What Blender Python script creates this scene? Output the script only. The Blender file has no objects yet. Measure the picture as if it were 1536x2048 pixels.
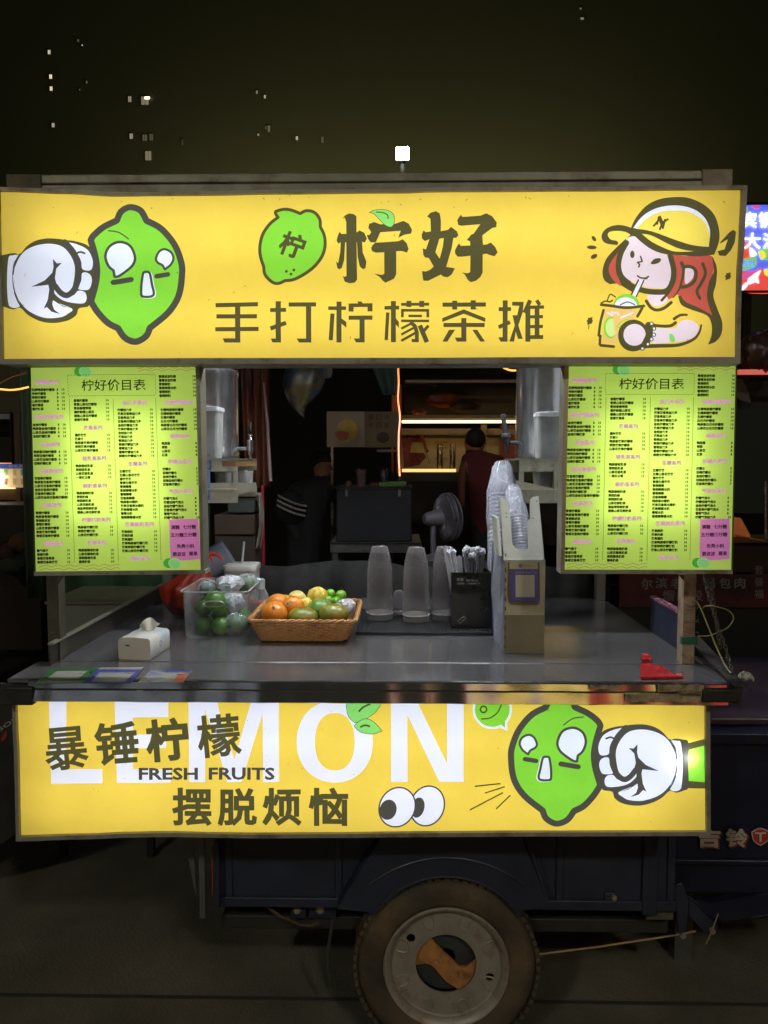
import bpy, math, random
import numpy as np
from mathutils import Vector, Matrix, Euler
from mathutils.geometry import tessellate_polygon, delaunay_2d_cdt
random.seed(7)
R_ = math.radians
SC = bpy.context.scene
COL = SC.collection

# ------------------------------------------------------------------ camera
EYE = 1.76
CAM = Vector((0.0, -1.92, EYE))
F = 1547.0                      # focal length in photo pixels (1536 x 2048)
cd = bpy.data.cameras.new('camera'); cam = bpy.data.objects.new('camera', cd); COL.objects.link(cam)
cam.location = CAM
cam.rotation_euler = (R_(90 - 3.92), 0, R_(1.07))
cd.sensor_fit = 'VERTICAL'; cd.sensor_height = 24.0; cd.sensor_width = 18.0
cd.lens = 24.0 * F / 2048.0
cd.clip_start = 0.05; cd.clip_end = 1000
SC.camera = cam
CR = Euler((R_(90 - 3.92), 0, R_(1.07))).to_matrix()

# ------------------------------------------------------------------ world: night sky with a little city glow
W = bpy.data.worlds.new("World"); SC.world = W; W.use_nodes = True
wn = W.node_tree.nodes; wl = W.node_tree.links; wn.clear()
wo = wn.new('ShaderNodeOutputWorld'); bg = wn.new('ShaderNodeBackground')
tc = wn.new('ShaderNodeTexCoord'); sx = wn.new('ShaderNodeSeparateXYZ'); rp = wn.new('ShaderNodeValToRGB')
wl.new(tc.outputs['Generated'], sx.inputs[0]); wl.new(sx.outputs['Z'], rp.inputs[0])
cr = rp.color_ramp
cr.elements[0].position = 0.0; cr.elements[0].color = (0.017, 0.0155, 0.0085, 1)
cr.elements[1].position = 1.0; cr.elements[1].color = (0.0030, 0.0029, 0.0020, 1)
wl.new(rp.outputs[0], bg.inputs[0]); bg.inputs[1].default_value = 1.0
wl.new(bg.outputs[0], wo.inputs[0])

SC.view_settings.view_transform = 'Standard'
SC.view_settings.look = 'None'
SC.view_settings.gamma = 1.0
SC.view_settings.use_curve_mapping = False
SC.view_settings.exposure = 0.0
SC.render.engine = 'CYCLES'
cy = SC.cycles
cy.use_denoising = True
cy.max_bounces = 8; cy.diffuse_bounces = 4; cy.glossy_bounces = 4; cy.transparent_max_bounces = 24
cy.transmission_bounces = 6
cy.sample_clamp_indirect = 3.0
cy.blur_glossy = 0.6
cy.use_adaptive_sampling = False

# ------------------------------------------------------------------ placing helpers
def ray(px, py):
    return CR @ Vector(((px - 768) / F, (1024 - py) / F, -1.0))
def at(px, py, Y):
    v = ray(px, py); return CAM + v * ((Y - CAM.y) / v.y)
def atz(px, py, Z):
    v = ray(px, py); return CAM + v * ((Z - CAM.z) / v.z)
def X(px, Y, py=1024): return at(px, py, Y).x
def Z(py, Y, px=797): return at(px, py, Y).z
def lin(c):
    c = c / 255.0
    return c / 12.92 if c <= 0.04045 else ((c + 0.055) / 1.055) ** 2.4
def rgb(r, g, b): return (lin(r), lin(g), lin(b), 1.0)

# ------------------------------------------------------------------ materials
MATS = {}
def mat(name, col, rough=0.6, metal=0.0, var=0.15, scale=14.0, bump=0.0, bscale=60.0, emit=None, es=0.0,
        coat=0.0, spec=0.5, col2=None, mixscale=5.0, mixpos=0.55, mixw=0.08):
    if name in MATS: return MATS[name]
    m = bpy.data.materials.new(name); m.use_nodes = True
    nt = m.node_tree; n = nt.nodes; l = nt.links
    p = n['Principled BSDF']
    t = n.new('ShaderNodeTexCoord')
    nz = n.new('ShaderNodeTexNoise'); nz.inputs['Scale'].default_value = scale; nz.inputs['Detail'].default_value = 6
    nz.inputs['Roughness'].default_value = 0.65
    l.new(t.outputs['Object'], nz.inputs['Vector'])
    mr = n.new('ShaderNodeMapRange'); mr.inputs['From Min'].default_value = 0.3; mr.inputs['From Max'].default_value = 0.7
    mr.inputs['To Min'].default_value = 1 - var; mr.inputs['To Max'].default_value = 1 + var
    l.new(nz.outputs['Fac'], mr.inputs['Value'])
    mx = n.new('ShaderNodeMix'); mx.data_type = 'RGBA'; mx.blend_type = 'MULTIPLY'; mx.inputs['Factor'].default_value = 1
    l.new(mr.outputs[0], mx.inputs['B'])
    if col2 is not None:
        n2 = n.new('ShaderNodeTexNoise'); n2.inputs['Scale'].default_value = mixscale; n2.inputs['Detail'].default_value = 8
        n2.inputs['Roughness'].default_value = 0.7
        l.new(t.outputs['Object'], n2.inputs['Vector'])
        m2 = n.new('ShaderNodeMapRange'); m2.inputs['From Min'].default_value = mixpos - mixw; m2.inputs['From Max'].default_value = mixpos + mixw
        l.new(n2.outputs['Fac'], m2.inputs['Value'])
        mc = n.new('ShaderNodeMix'); mc.data_type = 'RGBA'
        l.new(m2.outputs[0], mc.inputs['Factor'])
        mc.inputs['A'].default_value = col; mc.inputs['B'].default_value = col2
        l.new(mc.outputs['Result'], mx.inputs['A'])
    else:
        mx.inputs['A'].default_value = col
    l.new(mx.outputs['Result'], p.inputs['Base Color'])
    rr = n.new('ShaderNodeMapRange'); rr.inputs['From Min'].default_value = 0.3; rr.inputs['From Max'].default_value = 0.7
    rr.inputs['To Min'].default_value = max(0.02, rough * 0.8); rr.inputs['To Max'].default_value = min(1.0, rough * 1.25)
    l.new(nz.outputs['Fac'], rr.inputs['Value']); l.new(rr.outputs[0], p.inputs['Roughness'])
    p.inputs['Metallic'].default_value = metal
    p.inputs['Coat Weight'].default_value = coat
    p.inputs['Specular IOR Level'].default_value = spec
    if bump > 0:
        nb = n.new('ShaderNodeTexNoise'); nb.inputs['Scale'].default_value = bscale; nb.inputs['Detail'].default_value = 5
        l.new(t.outputs['Object'], nb.inputs['Vector'])
        bp = n.new('ShaderNodeBump'); bp.inputs['Strength'].default_value = 1.0; bp.inputs['Distance'].default_value = bump
        l.new(nb.outputs['Fac'], bp.inputs['Height']); l.new(bp.outputs[0], p.inputs['Normal'])
    if emit is not None:
        p.inputs['Emission Color'].default_value = emit; p.inputs['Emission Strength'].default_value = es
    MATS[name] = m; return m

def film(name, col, em=0.62, tr=0.9):
    """Backlit printed vinyl: lets the lamps in the box shine through, plus the even glow of the box's white inside."""
    if name in MATS: return MATS[name]
    m = bpy.data.materials.new(name); m.use_nodes = True
    nt = m.node_tree; n = nt.nodes; l = nt.links; n.clear()
    o = n.new('ShaderNodeOutputMaterial'); a = n.new('ShaderNodeAddShader')
    e_ = n.new('ShaderNodeEmission'); t_ = n.new('ShaderNodeBsdfTranslucent')
    tcx = n.new('ShaderNodeTexCoord'); nz = n.new('ShaderNodeTexNoise'); nz.inputs['Scale'].default_value = 9; nz.inputs['Detail'].default_value = 7
    nz.inputs['Roughness'].default_value = 0.7
    l.new(tcx.outputs['Object'], nz.inputs['Vector'])
    mr = n.new('ShaderNodeMapRange'); mr.inputs['From Min'].default_value = 0.3; mr.inputs['From Max'].default_value = 0.7
    mr.inputs['To Min'].default_value = 0.93; mr.inputs['To Max'].default_value = 1.04
    l.new(nz.outputs['Fac'], mr.inputs['Value'])
    mx = n.new('ShaderNodeMix'); mx.data_type = 'RGBA'; mx.blend_type = 'MULTIPLY'; mx.inputs['Factor'].default_value = 1
    mx.inputs['A'].default_value = col; l.new(mr.outputs[0], mx.inputs['B'])
    l.new(mx.outputs['Result'], e_.inputs[0]); l.new(mx.outputs['Result'], t_.inputs[0])
    e_.inputs[1].default_value = em
    a2 = n.new('ShaderNodeMixShader'); a2.inputs[0].default_value = 0.03
    g = n.new('ShaderNodeBsdfGlossy'); g.inputs['Roughness'].default_value = 0.6
    l.new(t_.outputs[0], a2.inputs[1]); l.new(g.outputs[0], a2.inputs[2])
    l.new(e_.outputs[0], a.inputs[0]); l.new(a2.outputs[0], a.inputs[1]); l.new(a.outputs[0], o.inputs[0])
    MATS[name] = m; return m

def glow(name, col, es):
    if name in MATS: return MATS[name]
    m = bpy.data.materials.new(name); m.use_nodes = True
    p = m.node_tree.nodes['Principled BSDF']
    p.inputs['Base Color'].default_value = (0.8, 0.8, 0.8, 1)
    p.inputs['Emission Color'].default_value = col; p.inputs['Emission Strength'].default_value = es
    MATS[name] = m; return m

def clear(name, tint, body, fac=0.2, rough=0.15, bump=0.0, bscale=40):
    """thin clear or frosted plastic"""
    if name in MATS: return MATS[name]
    m = bpy.data.materials.new(name); m.use_nodes = True
    nt = m.node_tree; n = nt.nodes; l = nt.links
    p = n['Principled BSDF']; o = n['Material Output']
    p.inputs['Base Color'].default_value = body; p.inputs['Roughness'].default_value = rough
    p.inputs['Specular IOR Level'].default_value = 0.8
    tb = n.new('ShaderNodeBsdfTransparent'); tb.inputs[0].default_value = tint
    mx = n.new('ShaderNodeMixShader')
    lw = n.new('ShaderNodeLayerWeight'); lw.inputs[0].default_value = 0.35
    tcx = n.new('ShaderNodeTexCoord')
    nz = n.new('ShaderNodeTexNoise'); nz.inputs['Scale'].default_value = bscale; nz.inputs['Detail'].default_value = 4
    l.new(tcx.outputs['Object'], nz.inputs['Vector'])
    mr = n.new('ShaderNodeMapRange'); mr.inputs['To Min'].default_value = fac; mr.inputs['To Max'].default_value = min(1.0, fac + 0.55)
    l.new(lw.outputs['Facing'], mr.inputs['Value'])
    mm = n.new('ShaderNodeMath'); mm.operation = 'MULTIPLY'
    m3 = n.new('ShaderNodeMapRange'); m3.inputs['From Min'].default_value = 0.3; m3.inputs['From Max'].default_value = 0.7
    m3.inputs['To Min'].default_value = 0.75; m3.inputs['To Max'].default_value = 1.25
    l.new(nz.outputs['Fac'], m3.inputs['Value']); l.new(mr.outputs[0], mm.inputs[0]); l.new(m3.outputs[0], mm.inputs[1])
    l.new(mm.outputs[0], mx.inputs[0]); l.new(tb.outputs[0], mx.inputs[1]); l.new(p.outputs[0], mx.inputs[2])
    l.new(mx.outputs[0], o.inputs[0])
    if bump > 0:
        bp = n.new('ShaderNodeBump'); bp.inputs['Distance'].default_value = bump
        l.new(nz.outputs['Fac'], bp.inputs['Height']); l.new(bp.outputs[0], p.inputs['Normal'])
    MATS[name] = m; return m

# ------------------------------------------------------------------ objects
ORG = {}
def tag(o, label=None, cat=None, group=None, kind=None):
    if label: o['label'] = label
    if cat: o['category'] = cat
    if group: o['group'] = group
    if kind: o['kind'] = kind
    return o
def thing(name, label, cat, loc, group=None):
    o = bpy.data.objects.new(name, None); COL.objects.link(o); o.location = Vector(loc); o.empty_display_size = 0.05
    ORG[o.name] = Vector(loc)
    return tag(o, label, cat, group)
def origin(parent):
    while parent.parent: parent = parent.parent
    return ORG.get(parent.name, Vector(parent.location))
def dup(root, loc, label=None, rz=None, scale=None):
    r = root.copy(); COL.objects.link(r); r.location = Vector(loc); ORG[r.name] = Vector(loc)
    if label: r['label'] = label
    if rz is not None: r.rotation_euler = (root.rotation_euler.x, root.rotation_euler.y, rz)
    if scale is not None: r.scale = scale if hasattr(scale, '__len__') else (scale,) * 3
    for ch in list(root.children):
        c = ch.copy(); COL.objects.link(c); c.parent = r
        for g in list(ch.children):
            d = g.copy(); COL.objects.link(d); d.parent = c
    return r

class B:
    def __init__(s): s.v = []; s.f = []; s.m = []
    def add(s, vs, fs, mi=0):
        k = len(s.v); s.v += [Vector(a) for a in vs]
        s.f += [tuple(i + k for i in f) for f in fs]; s.m += [mi] * len(fs); return s
    def box(s, x0, x1, y0, y1, z0, z1, mi=0):
        vs = [(x, y, z) for z in (z0, z1) for y in (y0, y1) for x in (x0, x1)]
        return s.add(vs, [(0, 2, 3, 1), (4, 5, 7, 6), (0, 1, 5, 4), (2, 6, 7, 3), (0, 4, 6, 2), (1, 3, 7, 5)], mi)
    def bar(s, a, b, w, h, mi=0, up=(0, 0, 1)):
        a = Vector(a); b = Vector(b); d = (b - a).normalized(); u = Vector(up)
        if abs(d.dot(u)) > 0.98: u = Vector((0, 1, 0))
        sx_ = d.cross(u).normalized() * (w / 2); sz = sx_.cross(d).normalized() * (h / 2)
        vs = [p + i * sx_ + j * sz for p in (a, b) for j in (-1, 1) for i in (-1, 1)]
        return s.add(vs, [(0, 2, 3, 1), (4, 5, 7, 6), (0, 1, 5, 4), (2, 6, 7, 3), (0, 4, 6, 2), (1, 3, 7, 5)], mi)
    def prism(s, pts, dv, mi=0):
        """closed outline (list of 3D points) extruded along dv"""
        n = len(pts); dv = Vector(dv); pts = [Vector(p) for p in pts]
        tr = tessellate_polygon([pts])
        vs = pts + [p + dv for p in pts]
        fs = [tuple(t) for t in tr] + [tuple(i + n for i in reversed(t)) for t in tr]
        fs += [(i, (i + 1) % n, (i + 1) % n + n, i + n) for i in range(n)]
        return s.add(vs, fs, mi)
    def tube(s, pts, r, n=8, mi=0, cap=True, closed=False):
        pts = [Vector(p) for p in pts]; N = len(pts); vs = []; fs = []
        rs = r if hasattr(r, '__len__') else [r] * N
        t0 = (pts[1] - pts[0]).normalized()
        u = t0.orthogonal().normalized()
        for i in range(N):
            if closed: t = (pts[(i + 1) % N] - pts[i - 1])
            else: t = pts[min(i + 1, N - 1)] - pts[max(i - 1, 0)]
            t = t.normalized() if t.length > 1e-9 else t0
            u = (u - t * u.dot(t)); u = u.normalized() if u.length > 1e-6 else t.orthogonal().normalized()
            w = t.cross(u)
            for k in range(n):
                a = 2 * math.pi * k / n
                vs.append(pts[i] + (u * math.cos(a) + w * math.sin(a)) * rs[i])
        M_ = N if closed else N - 1
        for i in range(M_):
            j = (i + 1) % N
            for k in range(n):
                fs.append((i * n + k, i * n + (k + 1) % n, j * n + (k + 1) % n, j * n + k))
        if cap and not closed:
            fs.append(tuple(reversed(range(n)))); fs.append(tuple((N - 1) * n + k for k in range(n)))
        return s.add(vs, fs, mi)
    def lathe(s, prof, c, n=32, mi=0, ax=(0, 0, 1), wob=0.0, cap=True):
        """prof: (radius, height) list, revolved about axis ax through c"""
        c = Vector(c); q = Vector((0, 0, 1)).rotation_difference(Vector(ax)).to_matrix()
        vs = []; fs = []
        for (r, h) in prof:
            for k in range(n):
                a = 2 * math.pi * k / n
                rr = r * (1 + wob * math.sin(a * 3 + h * 60))
                vs.append(c + q @ Vector((rr * math.cos(a), rr * math.sin(a), h)))
        for i in range(len(prof) - 1):
            for k in range(n):
                fs.append((i * n + k, i * n + (k + 1) % n, (i + 1) * n + (k + 1) % n, (i + 1) * n + k))
        if cap and prof[0][0] > 1e-5: fs.append(tuple(reversed(range(n))))
        if cap and prof[-1][0] > 1e-5: fs.append(tuple((len(prof) - 1) * n + k for k in range(n)))
        return s.add(vs, fs, mi)
    def ball(s, c, r, nu=20, nv=12, mi=0, jit=0.0, seed=0, fold=0, rot=None):
        """ellipsoid with optional crumple; r = (rx, ry, rz)"""
        rnd = random.Random(seed); r = r if hasattr(r, '__len__') else (r, r, r); c = Vector(c)
        ph = [rnd.uniform(0, 6.28) for _ in range(6)]; vs = []; fs = []
        for j in range(nv + 1):
            th = math.pi * j / nv
            for i in range(nu):
                a = 2 * math.pi * i / nu
                k = 1 + jit * (rnd.uniform(-1, 1) * 0.7 + math.sin(a * 5 + ph[0] + th * 3) * 0.5 + math.sin(a * 9 + th * 7 + ph[1]) * 0.4)
                if fold: k *= 1 + 0.12 * math.sin(a * fold + ph[2]) * math.sin(th)
                d = Vector((r[0] * math.sin(th) * math.cos(a), r[1] * math.sin(th) * math.sin(a), r[2] * math.cos(th))) * k
                if rot: d = rot @ d
                vs.append(c + d)
        for j in range(nv):
            for i in range(nu):
                fs.append((j * nu + i, (j + 1) * nu + i, (j + 1) * nu + (i + 1) % nu, j * nu + (i + 1) % nu))
        return s.add(vs, fs, mi)
    def sheet(s, fn, nu, nv, mi=0):
        vs = [fn(i / nu, j / nv) for j in range(nv + 1) for i in range(nu + 1)]
        fs = [(j * (nu + 1) + i, j * (nu + 1) + i + 1, (j + 1) * (nu + 1) + i + 1, (j + 1) * (nu + 1) + i) for j in range(nv) for i in range(nu)]
        return s.add(vs, fs, mi)
    def build(s, name, mats, parent=None, loc=None, smooth=40, bevel=0.0, label=None, cat=None, group=None, kind=None, solid=0.0):
        me = bpy.data.meshes.new(name)
        og = origin(parent) if parent else (Vector(loc) if loc is not None else Vector((0, 0, 0)))
        me.from_pydata([tuple(v - og) for v in s.v], [], s.f)
        mats = mats if isinstance(mats, (list, tuple)) else [mats]
        for m in mats: me.materials.append(m)
        if len(mats) > 1: me.polygons.foreach_set('material_index', s.m)
        me.update()
        if smooth:
            me.polygons.foreach_set('use_smooth', [True] * len(me.polygons))
            me.set_sharp_from_angle(angle=R_(smooth))
        o = bpy.data.objects.new(name, me); COL.objects.link(o)
        if parent: o.parent = parent
        else: o.location = og; ORG[o.name] = og
        if solid:
            q = o.modifiers.new('solid', 'SOLIDIFY'); q.thickness = solid; q.offset = 0
        if bevel:
            q = o.modifiers.new('bevel', 'BEVEL'); q.width = bevel; q.segments = 2; q.limit_method = 'ANGLE'; q.angle_limit = R_(50)
            q.harden_normals = False
        return tag(o, label, cat, group, kind)

# ------------------------------------------------------------------ flat print: shapes are laid in paint order, then cut into ONE sheet without overlaps
def crop(x0, y0, s): return lambda *p: [(x0 + a / s, y0 + b / s) for a, b in p]
def smooth_loop(pts, corners=(), closed=True, n=5):
    """Catmull-Rom through pts; indices in corners stay sharp"""
    N = len(pts); out = []
    for i in range(N if closed else N - 1):
        p1 = pts[i]; p2 = pts[(i + 1) % N]
        p0 = pts[i - 1] if (closed or i > 0) else p1
        p3 = pts[(i + 2) % N] if (closed or i + 2 < N) else p2
        if i in corners: p0 = p1
        if (i + 1) % N in corners: p3 = p2
        for k in range(n):
            t = k / n; t2 = t * t; t3 = t2 * t
            out.append(tuple(0.5 * (2 * p1[a] + (p2[a] - p0[a]) * t + (2 * p0[a] - 5 * p1[a] + 4 * p2[a] - p3[a]) * t2 + (3 * p1[a] - p0[a] - 3 * p2[a] + p3[a]) * t3) for a in (0, 1)))
    if not closed: out.append(tuple(pts[-1]))
    return out
GLY = {}
def glyphs(body, offset=0.0, res=2):
    """flat glyph faces; offset thickens the strokes by laying a band along every outline edge"""
    k = (body, offset, res)
    if k not in GLY:
        c = bpy.data.curves.new('t', 'FONT'); c.body = body; c.size = 1; c.resolution_u = res
        o = bpy.data.objects.new('t', c); COL.objects.link(o)
        me = bpy.data.meshes.new_from_object(o.evaluated_get(bpy.context.evaluated_depsgraph_get()))
        V = [(v.co.x, v.co.y) for v in me.vertices]; P = [tuple(p.vertices) for p in me.polygons]
        if offset > 0.001:
            cnt = {}
            for p in P:
                for a, b_ in zip(p, p[1:] + p[:1]): cnt[(min(a, b_), max(a, b_))] = cnt.get((min(a, b_), max(a, b_)), 0) + 1
            for (a, b_), n_ in cnt.items():
                if n_ != 1: continue
                (x0, y0), (x1, y1) = V[a], V[b_]; dx, dy = x1 - x0, y1 - y0; L = math.hypot(dx, dy)
                if L < 1e-6: continue
                dx, dy = dx / L * offset, dy / L * offset; i = len(V)
                V += [(x0 - dx * .8 - dy, y0 - dy * .8 + dx), (x0 - dx * .8 + dy, y0 - dy * .8 - dx), (x1 + dx * .8 + dy, y1 + dy * .8 - dx), (x1 + dx * .8 - dy, y1 + dy * .8 + dx)]
                P.append((i, i + 1, i + 2, i + 3))
        bpy.data.objects.remove(o); bpy.data.curves.remove(c); bpy.data.meshes.remove(me)
        GLY[k] = (V, P)
    return GLY[k]
def put_text(body, cx, cy, w=None, h=None, anchor='c', offset=0.0, rot=0.0, res=2, size=None):
    """returns (points in photo pixels, faces); fitted to width w and/or height h (pixels) or at a fixed em size"""
    V, P = glyphs(body, offset, res)
    if not V: return [], []
    x0 = min(v[0] for v in V); x1 = max(v[0] for v in V); y0 = min(v[1] for v in V); y1 = max(v[1] for v in V)
    if size: sxx = syy = size
    else:
        sxx = (w / (x1 - x0)) if w else (h / (y1 - y0)); syy = (h / (y1 - y0)) if h else sxx
    mx_ = {'c': (x0 + x1) / 2, 'l': x0, 'r': x1}[anchor]; my = (y0 + y1) / 2
    ca, sa = math.cos(rot), math.sin(rot); out = []
    for (x, y) in V:
        a = (x - mx_) * sxx; b = -(y - my) * syy
        out.append((cx + a * ca - b * sa, cy + a * sa + b * ca))
    return out, P
class Print:
    def __init__(s): s.fs = []; s.id = []        # list of polygons in px, ids (part, mat)
    def face(s, pts, part, m):
        a = sum(pts[i][0] * pts[(i + 1) % len(pts)][1] - pts[(i + 1) % len(pts)][0] * pts[i][1] for i in range(len(pts)))
        if abs(a) < 1e-3: return
        q = [(x, -y) for x, y in pts]
        if a > 0: q.reverse()
        s.fs.append(q); s.id.append((part, m))
    def poly(s, pts, part, m):
        tr = tessellate_polygon([[Vector((x, y, 0)) for x, y in pts]])
        for t in tr: s.face([pts[i] for i in t], part, m)
    def quadgrid(s, fn, nu, nv, part, m):
        for i in range(nu):
            for j in range(nv):
                s.face([fn(i / nu, j / nv), fn((i + 1) / nu, j / nv), fn((i + 1) / nu, (j + 1) / nv), fn(i / nu, (j + 1) / nv)], part, m)
    def disc(s, c, rx, ry, part, m, rot=0, n=24):
        ry = ry or rx
        s.poly([(c[0] + rx * math.cos(a) * math.cos(rot) - ry * math.sin(a) * math.sin(rot), c[1] + rx * math.cos(a) * math.sin(rot) + ry * math.sin(a) * math.cos(rot)) for a in [2 * math.pi * k / n for k in range(n)]], part, m)
    def stroke(s, pts, w, part, m, closed=False, cap='round', w2=None):
        N = len(pts)
        for i in range(N if closed else N - 1):
            a = pts[i]; b = pts[(i + 1) % N]; dx = b[0] - a[0]; dy = b[1] - a[1]; L = math.hypot(dx, dy)
            if L < 1e-6: continue
            wa = w if w2 is None else w + (w2 - w) * i / (N - 1); wb = w if w2 is None else w + (w2 - w) * (i + 1) / (N - 1)
            nx, ny = -dy / L / 2, dx / L / 2
            s.face([(a[0] + nx * wa, a[1] + ny * wa), (b[0] + nx * wb, b[1] + ny * wb), (b[0] - nx * wb, b[1] - ny * wb), (a[0] - nx * wa, a[1] - ny * wa)], part, m)
        if cap == 'round' or closed:
            for i, p in enumerate(pts):
                ww = w if w2 is None else w + (w2 - w) * i / (N - 1)
                s.disc(p, ww / 2, ww / 2, part, m, n=10)
        elif N > 2:
            for p in pts[1:-1]: s.disc(p, w / 2, w / 2, part, m, n=10)
    def tris(s, V, P, part, m):
        for p in P: s.face([V[i] for i in p], part, m)
    def bake(s, place, parent, thick=0.0):
        """place(px, py) -> 3D point; makes one mesh per part"""
        vc = []; idx = {}; faces = []
        for f in s.fs:
            q = []
            for (x, y) in f:
                k = (round(x * 50), round(y * 50))
                if k not in idx: idx[k] = len(vc); vc.append(Vector((k[0] / 50, k[1] / 50)))
                if not q or q[-1] != idx[k]: q.append(idx[k])
            if len(q) > 1 and q[0] == q[-1]: q.pop()
            faces.append(q if len(set(q)) == len(q) and len(q) >= 3 else None)
        ed = set()
        for q in faces:
            if q:
                for a_, b_ in zip(q, q[1:] + q[:1]): ed.add((min(a_, b_), max(a_, b_)))
        ov, oe, of, _, _, _ = delaunay_2d_cdt(vc, sorted(ed), [], 0, 1e-4, False)
        A = np.array([(v.x, v.y) for v in ov]); T_ = np.array([f[:3] for f in of])
        cen = (A[T_[:, 0]] + A[T_[:, 1]] + A[T_[:, 2]]) / 3.0
        own = np.full(len(of), -1); cx_, cy_ = cen[:, 0], cen[:, 1]
        order = np.argsort(cx_); sx_ = cx_[order]
        for i, q in enumerate(faces):
            if not q: continue
            pp = np.array([(vc[a_].x, vc[a_].y) for a_ in q])
            lo_x, hi_x = np.searchsorted(sx_, [pp[:, 0].min(), pp[:, 0].max()])
            c_ = order[lo_x:hi_x]
            if not len(c_): continue
            qx, qy = cx_[c_], cy_[c_]; pos = np.ones(len(c_), bool); neg = np.ones(len(c_), bool)
            for k in range(len(pp)):
                x0_, y0_ = pp[k]; x1_, y1_ = pp[(k + 1) % len(pp)]
                d_ = (x1_ - x0_) * (qy - y0_) - (y1_ - y0_) * (qx - x0_)
                pos &= d_ >= -1e-9; neg &= d_ <= 1e-9
            own[c_[pos | neg]] = i
        parts = {}
        for f, w_ in zip(of, own):
            if w_ < 0: continue
            pid = s.id[w_]
            parts.setdefault(pid[0], []).append((f, pid[1]))
        objs = {}
        for part, fl in parts.items():
            b = B(); mats = []; vm = {}
            for f, m in fl:
                if m not in mats: mats.append(m)
                q = []
                for i in f:
                    if i not in vm: vm[i] = len(b.v); b.v.append(place(ov[i].x, -ov[i].y))
                    q.append(vm[i])
                b.f.append(tuple(q)); b.m.append(mats.index(m))
            objs[part] = b.build(part.split('#')[0], mats, parent, smooth=0)
            me = objs[part].data
            me.polygons.foreach_set('use_smooth', [True] * len(me.polygons))
        return objs
def lay(groups, place, name, m, parent, kind=None, single=True):
    """printed lines: list of (V, P) in px -> a mesh each"""
    b = B()
    for V, P in groups:
        b.add([place(x, y) for x, y in V], P)
        if single: b.build(name, m, parent, smooth=0, kind=kind); b = B()
    if not single: return b.build(name, m, parent, smooth=0, kind=kind)
# ================================================================== SETTING
asphalt = mat('asphalt', (0.098, 0.092, 0.062, 1), 0.8, var=0.35, scale=3.0, bump=0.006, bscale=90, col2=(0.135, 0.115, 0.075, 1), mixscale=1.3, mixpos=0.52, mixw=0.15)
b = B()
b.sheet(lambda u, v: Vector((-150 + 300 * u, -8 + 11.2 * v - 0.0, 0)), 12, 8)
b.build('pavement', asphalt, kind='structure', smooth=0)
b = B(); b.add([(-300, -200, -0.06), (300, -200, -0.06), (300, 400, -0.06), (-300, 400, -0.06)], [(0, 1, 2, 3)])
b.build('ground', mat('far_ground', (0.05, 0.048, 0.042, 1), 0.9), kind='structure', smooth=0)
# kerb of the pavement behind the cart and the road seam
b = B(); b.box(-150, 150, 0.478, 0.492, 0.001, 0.004)
b.build('paving_seam', mat('seam', (0.03, 0.03, 0.024, 1), 0.9), kind='structure', smooth=0)

# ================================================================== materials used in several places
ALU = mat('aluminium', rgb(176, 172, 152), 0.38, 0.75, var=0.12, scale=40, col2=rgb(120, 112, 92), mixscale=12, mixpos=0.62)
FRAME = mat('sign_frame', rgb(156, 152, 138), 0.55, 0.35, var=0.15, scale=30, col2=rgb(110, 100, 80), mixscale=9, mixpos=0.6)
STEEL = mat('counter_steel', rgb(144, 143, 147), 0.19, 0.68, var=0.09, scale=9, bump=0.0003, bscale=9, col2=rgb(120, 118, 119), mixscale=4, mixpos=0.54, mixw=0.28)
STEEL2 = mat('polished_steel', rgb(190, 190, 192), 0.22, 0.95, var=0.08, scale=20, bump=0.0004, bscale=18)
BLACK = mat('black_plastic', rgb(26, 26, 27), 0.45, var=0.2, scale=20)
BLUE = mat('blue_paint', rgb(40, 45, 60), 0.42, 0.0, var=0.25, scale=8, bump=0.0012, bscale=30, col2=rgb(56, 50, 44), mixscale=6, mixpos=0.66, mixw=0.1)
RUSTY = mat('rusty_steel', rgb(86, 66, 48), 0.8, 0.2, var=0.3, scale=20, bump=0.002)
GREY = mat('grey_metal', rgb(104, 104, 98), 0.5, 0.5, var=0.2, scale=20)
WHITE_IN = mat('lightbox_white', (0.8, 0.8, 0.8, 1), 0.8, var=0.02)

YEL = film('yellow_film', rgb(232, 205, 84), em=0.39)
GRN = film('green_film', rgb(128, 205, 62), em=0.42)
GRN2 = film('leaf_film', rgb(132, 212, 112), em=0.42)
WHT = film('white_film', rgb(222, 228, 250), em=0.44)
DRK = film('dark_film', rgb(76, 74, 44), em=0.50, tr=0.9)
DRK2 = film('dark_film_on_white', rgb(72, 71, 66), em=0.42)
PNK = film('skin_film', rgb(226, 212, 228), em=0.42)
RED = film('red_film', rgb(192, 88, 76), em=0.42)
YEL2 = film('cap_film', rgb(232, 214, 92), em=0.42)
AMB = film('tea_film', rgb(226, 190, 112), em=0.42)
PGRN = film('lime_flesh_film', rgb(200, 228, 150), em=0.42)
LIME = film('menu_film', rgb(198, 226, 110), em=0.40)
MPK = film('menu_pink_film', rgb(214, 130, 196), em=0.40)
WAVE = film('wave_film', rgb(178, 146, 92), em=0.5)
PINK = glow('heading_ink', rgb(186, 100, 160), 0.55)
LED = glow('sign_led', (0.95, 0.97, 1.0, 1), 2.25)
INK = mat('black_ink', rgb(20, 30, 10), 0.6, var=0.0)
INKG = mat('line_ink', rgb(70, 90, 30), 0.6, var=0.0, emit=rgb(90, 110, 30), es=0.5)

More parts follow.
